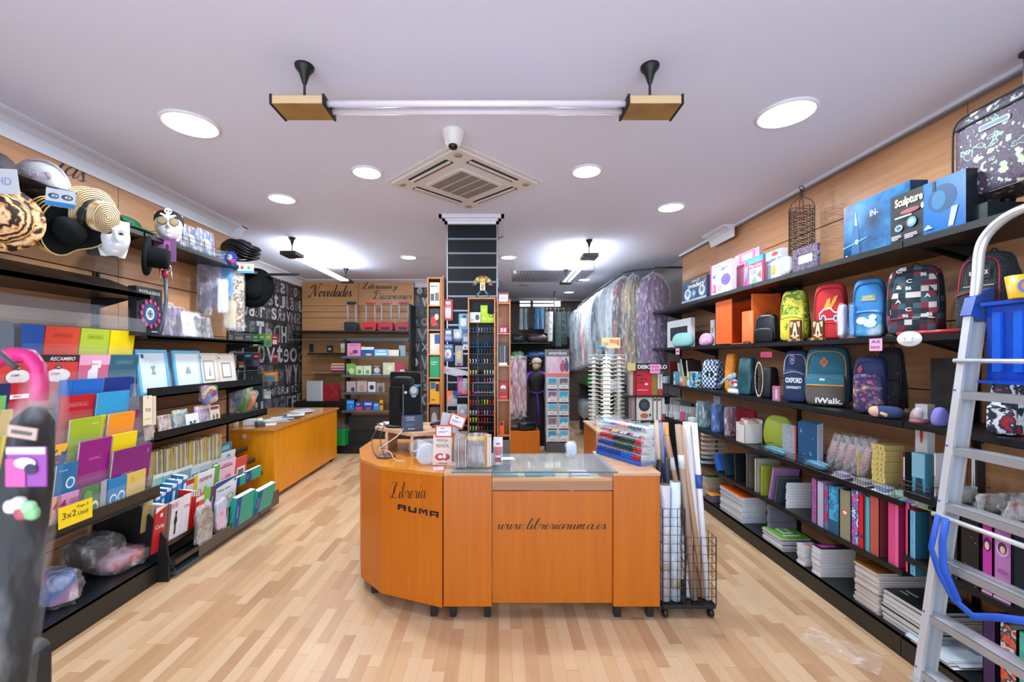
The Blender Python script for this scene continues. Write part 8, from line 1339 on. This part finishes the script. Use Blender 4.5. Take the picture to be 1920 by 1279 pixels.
t = thing('rear_rail', 'black rail with hanging trousers under the high windows', 'rail'); obj('bar', MB().tube([(0, 0, 0), (1.1, 0, 0)], .014, BLACK2, 6), t); obj('drop', MB().tube([(1.1, 0, CEIL-zat(569, 9.2)), (1.1, 0, -1.0)], .012, BLACK2, 6), t); place(t, .1, 9.2, zat(569, 9.2))
r = random.Random(6); pg_ = {}
def cloth(px, p0, p1, Y, wpx, cs, lb, grp):
    q = cspot(px-wpx/2, px+wpx/2, p0, p1, Y, .08); m = MB(); m.grid(lambda u, v: (q.w/2*(1-.25*v)*math.cos(2*PI*u), (.03+.01*math.sin(30*u))*math.sin(2*PI*u), q.h*v), 24, 6, PAT('soft', cs, 8, .7)); m.tube([(0, 0, q.h), (0, 0, q.h+.09)]+([(0, 10.6-q.y, q.h+.09)] if Y > 9.8 else []), .004, STEEL, 4); place(solo('hanging_garment', m, lb, 'garment', grp), q.x, q.y, q.z, 10)
for i in range(5): cloth(977+i*2.6, 578, 618, 9.15+.04*i, 8, [['8ca4a8', 'b8c0c0'], ['1c3c4c', '5c7c88'], ['a8b0b0', '3c5c68']][i % 3], OD[i]+' grey green garment from the left under the small left window', 'left bunch of hanging garments')
for i in range(6): cloth(1004+i*3, 576, 617, 9.15+.04*i, 8, [['1c4468', '3c78a8'], ['8cb0c8', '2c5c84'], ['183450', '24587c']][i % 3], OD[i]+' blue garment from the left under the wide rear window', 'middle bunch of hanging garments')
for i, (px, p1, c) in enumerate(((1026, 625, ['5c5450', '8c8480']), (1033, 640, ['8c8c8c', 'c8c8c8', '5c5c60']), (1042, 648, ['101c20', '24343a']), (1048, 650, ['1c2c30', '3a4c4c', '141c1e']), (1058, 646, ['2c4044', '1c2c30', '546464']), (1068, 632, ['1c3038', '34484c']))): cloth(px, 584, p1, 9.9, 13, c, ['brown', 'sparkly grey', 'narrow black', 'dark checked', 'dark embroidered', 'dark teal'][i]+' trousers hung on the rear wall right of the rail', 'trousers on the rear wall')
t = thing('rear_shelf', 'black wall shelf with folded clothes below the rear rail', 'shelving'); obj('board', MB().box(.25, 1.15, 9.3, 10.6, zat(642, 9.3)-.03, zat(642, 9.3), BLACK2), t); obj('board', MB().box(.25, 1.15, 9.3, 10.6, zat(674, 9.3)-.03, zat(674, 9.3), BLACK2), t)
for i, (x, w, z, c, lb) in enumerate(((.42, .3, zat(642, 9.3), ['1c2c30', '3a4448'], 'dark folded bag at the left of the upper rear shelf'), (.85, .5, zat(642, 9.3), ['2c2428', '4c3c40'], 'brown plastic packs on the upper rear shelf'), (.42, .3, zat(674, 9.3), ['3c6c48', '7cb080', '2c4c44'], 'green costume pack on the lower rear shelf'), (.85, .5, zat(674, 9.3), ['123c64', '2c5c98', '1c3048'], 'blue costume pack on the lower rear shelf'))): place(solo('folded_pack', MB().sq((0, 0, .09), (w/2, .14, .09), PAT('soft', c, 8, .3), .6, .5, f=lambda a, b, c_: [a, b, c_+bump((a, b, c_), 12, .04, i)]), lb, 'costume pack'), x, 9.5, z)
t = thing('book_shelving', 'beech panelled shelving lettered Novedades with black shelves', 'shelving'); Yn = 7.80; xa, xm_, xb = -3.6, (672-CX)*Yn/F, (776-CX)*Yn/F
zg = [0, .5, .95, 1.25, 1.6, 2.03, 2.30, 2.41, 2.52, zat(528, Yn)]
for k, (a, b) in enumerate(((xa, xm_), (xm_, xb))):
    m = MB().box(a, b, Yn+.02, Yn+.04, 0, zg[-1], DARKGAP)
    for i in range(len(zg)-1): m.box(a+.004, b-.004, Yn, Yn+.02, zg[i]+.004, zg[i+1]-.004, BEECHX)
    obj('back_panel', m, t)
m = MB(); cursive(m, 'Novedades', X_(619, Yn), zat(545, Yn), .80, .26, INK, Yn-.002, None, .13, .05); obj('lettering', m, t)
m = MB(); cursive(m, 'Literarias y', X_(712, Yn), zat(538, Yn), .66, .17, INK, Yn-.002, None, .13, .05); cursive(m, 'Diccionarios', X_(736, Yn), zat(553, Yn), .72, .17, INK, Yn-.002, None, .13, .05); obj('lettering', m, t)
CUR_ = 0; Yf = 7.35
for x0, x1, py in ((xa+.05, xb, 620), (xa+.3, xm_, 662), (xa+.3, xm_, 697)): obj('shelf', MB().box(x0, x1, Yf, Yn, zat(py, Yf)-.03, zat(py, Yf), BLACK if py != 697 else M('8c6848')), t)
obj('glass_shelf', MB().box(xa-.0, xb-.2, Yf-.1, Yn, zat(637, Yf)-.01, zat(637, Yf), FILM('8ca4a8', .35, .05)), t)
obj('base', MB().box(xa+.1, xb, 7.0, Yn, 0, .14, BLACK).box(xa+.1, xm_-.03, Yf, Yn, zat(768, Yf), zat(753, Yf), BLACK2), t); obj('side_frame', MB().box(xb-.0, xb+.03, Yf, Yn, .1, 2.5, BLACK2), t)
def bd(px0, px1, p0, p1, lb, c, g=(), Y=Yf+.1, name='book', grp='books on the rear display', d=.03, cat='book', lean=0): q = cspot(px0, px1, p0, p1, Y, d); m = MB().box(-q.w/2, q.w/2, -d/2, d/2, 0, q.h, M(c) if isinstance(c, str) else c); gfx(m, q.w, q.h, g, -d/2-.001); return put(solo(name, m, lb, cat, grp), q, lean)
t = thing('magazine_display', 'black four-tier book display before the Literarias shelves', 'display rack'); Yr = 7.1; xr0, xr1 = X_(648, Yr), X_(768, Yr)
for x in (xr0, xr1): obj('side_frame', MB().box(x-.015, x+.015, Yr, Yr+.2, .14, zat(636, Yr), BLACK2), t)
tz = [zat(y, Yr) for y in (670, 705, 737, 771)]
for z in tz: obj('tier', MB().box(xr0-.05, xr1, Yr-.04, Yr+.12, z-.02, z, BLACK).box(xr0-.05, xr1, Yr-.045, Yr-.035, z-.02, z+.02, M('4c5458', .3)), t)
obj('top_bar', MB().box(xr0, xr1, Yr, Yr+.1, zat(640, Yr), zat(634, Yr), M('3c484c', .2)), t); obj('lower_case', MB().box(xr0, xr1, Yr+.1, Yr+.2, .14, tz[3]-.1, M('2c2622')).box(xr0, xr1, Yr, Yr+.2, .14, .35, BLACK2), t)
D_ = [[(651, 676, 644, 'c880ac', 'pink magazine with floral drawing', [('t', 'Labores', 0, .88, .8, .1, '8c2c5c'), ('e', .1, .4, .2, .14, '5c2c4c'), ('e', -.2, .25, .15, .1, 'b05c4c')]), (677, 701, 650, '1c4c84', 'blue book with hand drawing', [('r', -.5, .7, .5, .95, 'c8d4e0'), ('e', .1, .25, .25, .1, 'd8b890'), ('r', -.5, .9, -.2, 1, 'd89c2c')]), (702, 727, 655, '7cb0d0', 'pale blue sky covered book', [('r', -.4, .3, .4, .5, 'dce8f0'), ('r', -.3, .7, .3, .8, 'e4ecf0')]), (728, 750, 656, 'd0ccc0', 'cream cloud covered book', [('e', 0, .5, .3, .2, 'e4dcc8')]), (748, 760, 648, '7c9098', 'grey blue sheet at the end of the top tier', [])],
      [(649, 666, 682, '6ca04c', 'green book with white figures', [('e', -.2, .2, .2, .15, '4c3c38'), ('e', .1, .4, .3, .25, 'a8cc8c')]), (667, 681, 686, 'b8c8a0', 'pale green garden book, left', [('e', 0, .4, .25, .2, '4c8c3c')]), (682, 696, 686, 'c4d0b4', 'pale green garden book, right', [('e', 0, .4, .25, .2, '5ca04c')]), (697, 716, 684, '3c3840', 'dark book with white heart', [('e', 0, .5, .3, .25, 'b8b8b8'), ('r', -.3, .8, .3, .9, 'a88c5c'), ('r', -.4, .1, .4, .2, 'a8a8a8')]), (718, 740, 680, 'c0c0a0', 'olive flower covered book', [('e', .1, .6, .25, .2, 'd8d4b0')]), (741, 759, 682, 'a0284c', 'crimson book with wine glass', [('r', 0, .1, .45, .5, 'd8ccd0'), ('e', .2, .3, .12, .1, '8c1c3c')])],
      [(649, 667, 715, 'a89498', 'grey rose book with leaf shadow', [('e', .2, .3, .2, .2, '3c3438')]), (669, 688, 714, 'a89c9c', 'pale book with portrait of a monk like face', [('e', 0, .4, .25, .28, 'a87c68')]), (690, 704, 716, 'c8ccd0', 'white book with black bird emblem', [('e', 0, .5, .3, .22, '1c242c')]), (706, 721, 718, '8c8480', 'brownish grey portrait book', [('e', 0, .4, .3, .3, '5c4c44')])],
      [(650, 664, 750, '1c78c4', 'bright blue course book', [('r', -.4, .75, .4, .8, 'dce4ec'), ('e', .1, .4, .06, .05, 'dce4ec')]), (666, 680, 754, '1c3c94', 'blue and red course book', [('r', -.5, 0, .5, .45, 'c83c4c'), ('e', -.1, .75, .2, .1, 'a8b4d4')]), (682, 698, 752, '24449c', 'blue dictionary with flag circle', [('r', -.4, .6, .4, .8, 'b8c0dc'), ('e', 0, .2, .3, .15, 'a83c54')]), (700, 711, 756, '2c84c4', 'small light blue guide book', [('r', -.3, .7, .3, .8, 'dce8f0')]), (712, 718, 750, 'd8981c', 'orange and brown guide book', [('r', -.5, .5, .5, .7, '5c3c28')])]]
for k, row in enumerate(D_):
    for a, b, p0, c, lb, g in row: o = bd(a, b, p0, 668-(tz[k]-EYE)*F/(Yr+.0), lb+' on the rear display', c, g, Yr, d=.02); o.location.z = tz[k]+.001
for i, (a, b, c, lb) in enumerate(((648, 671, '20262a', 'black trolley frame with raised handle on the top rear shelf'), (682, 707, 'c02028', 'bright red trolley frame beside the black one'), (711, 738, 'a81c30', 'dark red trolley frame, second from right'), (744, 770, 'a01c34', 'dark red trolley frame at the right end'))):
    t = thing('hand_trolley', lb, 'trolley', 'trolleys on the rear top shelf'); Y = 7.5; w = (b-a)*Y/F; z0 = zat(620, 7.35)+.005; c_ = M(c, .35)
    obj('base', MB().cbox(-w*.5, w*.5, -.08, .1, .0, .15, c_, .03).box(-w*.3, w*.3, -.085, -.08, .02, .06, BLACK2), t)
    for s in (-1, 1): obj('pole', MB().tube([(s*w*.33, 0, .14), (s*w*.33, 0, .48)], .014, M('a8b0b8', .4), 8), t)
    obj('handle', MB().cbox(-w*.38, w*.38, -.02, .02, .46, .51, c_, .015).cbox(-w*.25, w*.25, -.022, .022, .465, .48, BLACK2, .005), t); place(t, X_((a+b)/2, Y), Y, z0)
bd(580, 586, 645, 661, 'upright black phone holder on the rear left shelf', '14161a', (), name='holder', cat='holder', grp=None); bd(613, 623, 648, 661, 'black clock holder on the rear left shelf', '101216', [('e', 0, .5, .3, .2, 'a8acb0')], name='holder', cat='holder', grp=None); bd(639, 650, 644, 661, 'yellow and white book beside the pink magazine', 'd8c078', [('r', -.5, .5, .5, 1, 'd8dce0')], grp=None)
for i, c in enumerate(('4c1c34', 'c8a0b0', 'b03050', 'd8ccd0', 'a84c74', 'e0c820')): q = cspot(625, 651, 690, 697, Yf+.1); place(solo('magazine', MB().box(-q.w/2, q.w/2, -.14, .1, 0, .022, M(c)), ['maroon', 'pale pink', 'crimson', 'whitish', 'pink', 'yellow'][i]+' magazine in the small pile on the rear left shelf', 'magazine'), q.x+.01*(i % 2), q.y, zat(697, Yf)+.002+i*.0235, 3*(i % 3))
o = bd(575, 605, 714, 752, 'tall white box leaning on the low rear shelf', 'b8bcbc', [('r', .4, 0, .5, 1, 'd8dadc')], grp=None, name='carton', cat='box'); bd(606, 636, 720, 752, 'shiny red leather case with flap seam', 'a01420', [('p', [(-.1, .95), (.35, .5), (-.05, .2), (-.03, .2), (.37, .5), (-.07, .95)], 'c87870')], grp=None, name='leather_case', cat='case')
t = thing('plastic_crate', 'green crate with papers beside the left desk', 'crate'); q = cspot(623, 649, 803, 832, 7.0); obj('bin', MB().box(-q.w/2, q.w/2, -.1, .2, 0, q.h, M('108c3c', .4)), t); obj('papers', MB().box(-q.w*.4, q.w*.4, -.05, .15, q.h*.9, q.h*1.25, PAT('noise', ['b0a8a4', '5c5450', 'd8d4d0'], 14)), t); place(t, q.x, 7.05, .141)
t = thing('desk', 'orange wood desk by the left wall with papers on it', 'desk'); x1 = -2.49; xo = -3.55; obj('carcass', MB().prism([(-2.97, 4.66), (x1, 4.74), (x1-.02, 6.62), (xo, 6.62), (xo, 4.66)], .05, .775, WOOD('d07e04', 'e09008', 'Z', .35, 4, .1)), t, .002); obj('worktop', MB().prism([(-3.0, 4.63), (x1+.02, 4.71), (x1, 6.65), (xo, 6.65), (xo, 4.63)], .775, .80, WOOD('b87828', 'c88c3c', 'Y', .25, 4, .4)), t, .003)
for p in ((-2.54, 4.84), (-2.56, 6.5)): obj('foot', MB().box(p[0]-.02, p[0]+.02, p[1]-.02, p[1]+.02, 0, .05, BLACK2), t)
obj('sticker', MB().box(-2.80, -2.765, 4.666, 4.672, .70, .745, M('d0ccd4')), t)
r = random.Random(12)
for i in range(9): place(solo('paper_sheet', MB().box(-.105, .105, -.15, .15, 0, .002, M(['e0e0e4', '9ca0a8', 'd8d4c0', 'c8ccd4', '4c5468', 'e4e4e8', 'a8a890', 'd8dce4', 'b8bcc8'][i])), ['white sheet nearest the desk edge', 'grey newspaper on the desk', 'cream envelope on the desk', 'pale blue sheet on the desk', 'dark printed sheet on top of the desk heap', 'white letter mid desk', 'olive leaflet mid desk', 'white sheet at the far desk corner', 'blue grey newspaper at the far desk corner'][i], 'paper'), -2.72+r.uniform(-.1, .06), 5.05+i*.14, .801+.0026*i, r.uniform(-70, 70))
t = thing('card_reader', 'small dark card reader with paper roll on the desk', 'card reader'); obj('body', MB().box(-.04, .04, -.08, .08, 0, .05, M('3c4048')), t, .006); obj('paper_roll', MB().tube([(-.03, .03, .065), (.03, .03, .065)], .025, M('d8dce0'), 12), t); place(t, -2.72, 4.86, .801, 40)
place(solo('cup', MB().lathe([(.03, 0), (.036, .13), (.032, .13), (.028, .01), (.001, .008)], M('d8d8dc', .3), 20), 'white paper cup at the near desk corner', 'cup'), -2.95, 4.78, .801)
place(solo('white_box', MB().box(-.07, .07, -.05, .05, 0, .07, M('d4d8e0')), 'small white box behind the card reader', 'box', None, .003), -2.88, 4.95, .801, 15)
place(solo('glass_jar', MB().sq((0, 0, .06), (.07, .06, .06), M('1c2028', .2), .8, .8), 'dark crumpled bag on the desk behind the white box', 'bag'), -3.0, 5.1, .801)
t = thing('computer_monitor', 'dark grey monitor behind the end of the left shelves', 'monitor'); obj('screen_housing', MB().box(-.21, .21, -.02, .02, .1, .44, M('1c3038', .4)).box(-.05, -.02, -.022, -.02, .3, .33, M('5c7078')), t, .004); obj('stand', MB().box(-.03, .03, 0, .03, 0, .12, BLACK2).box(-.09, .09, -.06, .08, 0, .012, BLACK2), t); place(t, X_(458, 5.35), 5.35, .84+.04, 12); t.location.z = .801+.14; obj('riser', MB().box(-.12, .12, -.1, .1, -.138, 0, M('3a3c40')), t)
for i, (px, py, Y, s, c, lb) in enumerate(((423, 765, 4.6, (.09, .05, .12), ['1c4c70', 'c8b8c8', '24485c'], 'blue and white bagged soft toy at the end of the game shelf'), (445, 742, 4.62, (.07, .05, .13), ['a0b4d4', '5c7498', 'c8d4e4'], 'pale blue patterned bagged soft toy'), (458, 750, 4.64, (.05, .04, .13), ['4c9c3c', '68b04c'], 'green bagged soft toy'), (470, 752, 4.66, (.04, .04, .10), ['e07c2c', 'd0702c'], 'orange bagged soft toy'), (457, 722, 4.6, (.05, .04, .05), ['2c343c', 'c8ccd0'], 'black and white small toy above the pale blue one'))):
    t = thing('bagged_soft_toy', lb, 'toy pack', 'bagged soft toys at the shelf end'); obj('toy', MB().sq((0, 0, 0), s, PAT('soft', c, 10), .7, .7, f=lambda a, b, d: [a+d*.25+bump((a, b, d), 14, .03, i), b, d]), t); obj('plastic_bag', MB().sq((0, 0, 0), tuple(v*1.2 for v in s), FILM(op=.15, bump=.9), .6, .6, f=lambda a, b, d: [a+d*.25+bump((a, b, d), 20, .03, i), b, d]), t); obj('hook', MB().tube([(0, 0, s[2]), (0, .02, s[2]+.16)], .002, STEEL, 4), t); t.location = P(px, py, Y)
t = thing('slatwall_panel', 'black slatted panel with hooks on the lettered side wall', 'slatwall'); obj('panel', MB().box(-3.60, -3.585, 4.75, 6.35, .95, 1.95, SL), t)
for k in range(8): obj('slat_groove', MB().box(-3.586, -3.582, 4.75, 6.35, 1.0+k*.13, 1.008+k*.13, M('aeb4ba', .3, .8)), t)
k_ = 0
for px0, px1, p0, p1, c, lb in ((421, 436, 627, 664, 'c8ccd0', 'white and black blister packs, first from the left of the panel'), (438, 456, 625, 662, 'a8b0b4', 'white barcode pack above the monitor'), (458, 472, 625, 650, '8c949c', 'grey blister pack next to the green ones'), (473, 484, 626, 650, '3ca048', 'green battery pack, left of three'), (485, 496, 626, 650, '58b454', 'green battery pack, middle of three'), (497, 508, 626, 650, 'a0c43c', 'lime battery pack, right of three'), (509, 520, 628, 647, 'b82c34', 'red blister pack on the upper row'), (456, 473, 661, 686, '2c5c78', 'blue grey blister pack on the second row'), (474, 486, 662, 688, 'b01c2c', 'red and white blister pack on the second row'), (446, 458, 678, 690, '9c3c40', 'small red pack low on the second row'), (511, 520, 664, 682, 'b82834', 'small red pack right on the second row'), (490, 520, 697, 715, 'd8882c', 'orange and blue pens hanging in a row'), (493, 507, 733, 748, 'b8bcc0', 'grey blister pack on the lowest row'), (424, 442, 666, 690, 'c0c4b8', 'pale striped pack left of the monitor top')):
    q = cspot(px0, px1, p0, p1, 5.6+.02*(k_ % 3)); t = thing('blister_pack', lb, 'blister pack', 'packs on the side wall panel'); m = MB().box(-q.w/2, q.w/2, -.002, .002, 0, q.h, M(c)); gfx(m, q.w, q.h, [('r', -.35, .08, .35, .5, ['e0e4e4', '2c343c', '3c8cb4'][k_ % 3]), ('r', -.3, .7, .3, .8, 'e4e4e4')], -.0025); obj('card', m, t); obj('hook', MB().tube([(0, 0, q.h*.93), (-3.585-q.x, 0, q.h*.93)], .003, STEEL, 4), t); place(t, q.x, q.y, q.z, 0); k_ += 1
ALU = M('d4d7dc', .3, .45); ALD = M('a8acb2', .35, .5); t = thing('step_ladder', 'aluminium stepladder with hoop top leaning by the right shelves', 'ladder'); Yl, Yk = 1.90, 1.47
def LP_(z, off=0): return 1.82+.14*z+off
def rail(y, s, blue=False):
    m = MB(); n = 1
    T = lambda z, o: (LP_(z, o), y, z)
    for o0, o1, dy, mt in ((0, .014, .03, ALU), (.014, .062, .004, ALD), (.062, .074, .03, ALU)):
        a, b = sorted((y, y-s*dy)); z0, z1 = .0, 1.83
        vs = [(LP_(z, o), yy, z) for z in (z0, z1) for yy in (a, b) for o in (o0, o1)]; m.add(vs, [(0, 2, 3, 1), (4, 5, 7, 6), (0, 1, 5, 4), (2, 6, 7, 3), (0, 4, 6, 2), (1, 3, 7, 5)], mt)
    o = obj('side_rail', m, t); obj('rubber_foot', MB().box(LP_(0)-.006, LP_(0)+.08, y-.036 if s > 0 else y-.004, y+.004 if s > 0 else y+.036, 0, .03, M('1c1c20')), o)
    obj('blue_joint', MB().prism([(LP_(1.78)-.012, 1.78), (LP_(1.78)+.085, 1.74), (LP_(1.9)+.075, 1.90), (LP_(1.86)-.0, 1.86)], 0, .045, M('1c4ca0', .35), Matrix.Translation((0, y+.004+(0 if s > 0 else .04), 0)) @ Matrix.Rotation(PI/2, 4, 'X')), t)
rail(Yl, 1); rail(Yk, -1)
H0 = LP_(1.88)+.025; pts = [(H0, Yl-.012, 1.83), (H0+.01, Yl-.012, 1.95), (H0+.015, Yl-.02, 2.08), (H0+.02, Yl-.06, 2.15), (H0+.02, Yl-.13, 2.19), (H0+.02, (Yl+Yk)/2, 2.20), (H0+.02, Yk+.13, 2.19), (H0+.02, Yk+.06, 2.15), (H0+.015, Yk+.02, 2.08), (H0+.01, Yk+.012, 1.95), (H0, Yk+.012, 1.83)]
pv = [Vector(p) for p in pts]; sm = []; Q = [pv[0]]+pv+[pv[-1]]
for k in range(1, len(Q)-2):
    for u in range(5): u /= 5; a0, b0, c0, d0 = Q[k-1:k+3]; sm.append(.5*((2*b0)+(c0-a0)*u+(2*a0-5*b0+4*c0-d0)*u*u+(3*b0-a0-3*c0+d0)*u**3))
obj('hoop', MB().tube(sm+[pv[-1]], .019, ALU, 12), t)
for k in range(6): z = .22+k*.245; st_ = obj('step', MB().box(LP_(z)+.004, LP_(z)+.078, Yk, Yl-.004, z-.004, z, ALU).box(LP_(z)+.002, LP_(z)+.008, Yk, Yl-.004, z-.032, z, ALD), t); obj('blue_cap', MB().box(LP_(z)-.001, LP_(z)+.03, Yl-.012, Yl-.003, z, z+.008, M('1c5cc0')), st_)
for z in (.17, .90, 1.58): obj('cross_tube', MB().tube([(LP_(z, -.012), Yl, z), (LP_(z, -.012), Yk, z)], .010, ALU, 10), t)
m = MB().tube([(LP_(.9)-.02, Yl-.03, .905), (LP_(.75)-.03, Yl-.03, .76), (LP_(.68)-.03, Yl-.07, .68), (LP_(.6)-.03, Yl-.14, .60), (LP_(.56)-.03, Yl-.22, .575), (LP_(.58)-.03, Yl-.3, .62), (LP_(.6)-.03, Yk, .68)], .014, M('0f4cb4', .6), 8, flat=.3).tube([(LP_(.9)-.02, Yl-.065, .905), (LP_(.8)-.03, Yl-.07, .80), (LP_(.7)-.03, Yl-.09, .70), (LP_(.6)-.03, Yl-.16, .60)], .014, M('0f4cb4', .6), 8, flat=.3); obj('blue_strap', m, t)
t = thing('tool_tray', 'translucent blue ribbed plastic tray hung on top of the ladder', 'tray'); BT_ = M('0a46b8', .25); m = MB().cbox(-.19, .19, -.01, 0, 0, .34, BT_, .02)
for k in range(5): m.box(-.16+k*.075, -.13+k*.075, -.022, -.01, .05, .30, M('1c62d8', .2))
m.box(-.19, .19, -.05, 0, 0, .012, BT_).box(-.19, .19, -.04, 0, .33, .345, BT_); obj('shell', m, t); place(t, 2.12, 1.655, 1.485, -90)
m = MB().lathe([(.045, 0), (.056, .09), (.053, .09), (.044, .004)], M('d8b424', .4), 28, None, None, False); gfx(m, .08, .09, [('e', -.1, .5, .28, .3, '3c6cc0'), ('e', -.1, .5, .18, .2, 'd86c3c')], -.052); place(solo('plastic_cup', m, 'yellow printed cup standing on the blue tray', 'cup'), 2.10, 1.70, 1.832, -40)
t = thing('packaged_umbrella', 'black umbrella with pink hook handle in clear packaging, closest to the camera', 'umbrella'); Y = .66
PK = M('c8146c', .3); c0 = P(40, 700, Y); pts = [P(-8, 680, Y), P(6, 668, Y), P(30, 664, Y), P(56, 668, Y), P(72, 690, Y), P(75, 720, Y), P(73, 750, Y)]; obj('hook_handle', MB().tube(pts, .0105, PK, 14), t)
obj('canopy_roll', MB().tube([P(70, 765, Y), P(62, 790, Y), P(50, 900, Y), P(38, 1000, Y), P(22, 1150, Y), P(8, 1279, Y), P(4, 1330, Y)], [.010, .024, .03, .03, .028, .026, .024], M('030305', .6, 0, .15, .5, 30), 16), t)
obj('plastic_sleeve', MB().tube([P(84, 700, Y), P(80, 760, Y), P(58, 860, Y), P(44, 1000, Y), P(28, 1150, Y), P(10, 1330, Y)], [.024, .030, .037, .036, .033, .03], FILM(op=.06, rough=.2, bump=1.0, bs=22), 18), t)
q = cspot(14, 88, 838, 912, Y-.05); m = MB().box(-q.w/2, q.w/2, -.001, .001, 0, q.h, M('8c4090')); gfx(m, q.w, q.h, [('r', -.5, .82, .5, 1, 'd0b4b8'), ('r', -.5, 0, 0, .7, 'c45090'), ('e', .0, .6, .28, .14, 'd8c8d8'), ('e', .15, .45, .16, .14, '2c2440')], -.0015); obj('printed_label', m, t).location = (q.x, Y-.05, q.z)
q = cspot(14, 68, 800, 822, Y-.045); m = MB().box(-q.w/2, q.w/2, -.001, .001, 0, q.h, M('b89c8c')); gfx(m, q.w, q.h, [('r', -.35, .35, .35, .65, '5c4c48')], -.0015); o = obj('paper_tag', m, t); o.location = (q.x, Y-.045, q.z); o.rotation_euler = (0, .15, 0)
m = MB(); [m.sq(tuple(P(px, py, Y-.045)), (.010, .006, .010), M(c), .8, .8) for px, py, c in ((22, 950, 'd8d0d8'), (36, 944, 'd0c8d0'), (54, 952, '98c890'), (60, 962, '7cb078'), (42, 962, 'a84c58'))]; obj('flower_print', m, t)
m = MB().tube([P(-40, 655, .6), P(0, 662, .6), P(30, 690, .6)], .004, M('3c3840'), 6); obj('hang_loop', m, t)
t = thing('umbrella_stand', 'dark umbrella stand at the left picture edge, plate near the pink handle', 'stand'); p = P(10, 662, .74); o = obj('top_plate', MB().cbox(-.06, .022, -.006, .006, 0, .055, M('3c4048', .6), .012), t); o.location = (p.x, .74, p.z)
obj('pole', MB().tube([(p.x-.06, .76, .02), (p.x-.06, .76, p.z+.05)], .014, BLACK2, 10), t); obj('pole_foot', MB().lathe([(.16, 0), (.16, .015), (.02, .03)], BLACK2, 24, Matrix.Translation((p.x-.06, .76, 0))), t)
p = P(30, 1208, .85); obj('side_plate', MB().cbox(p.x-.05, p.x+.05, .83, .87, .02, p.z, M('22282a', .5), .02), t)
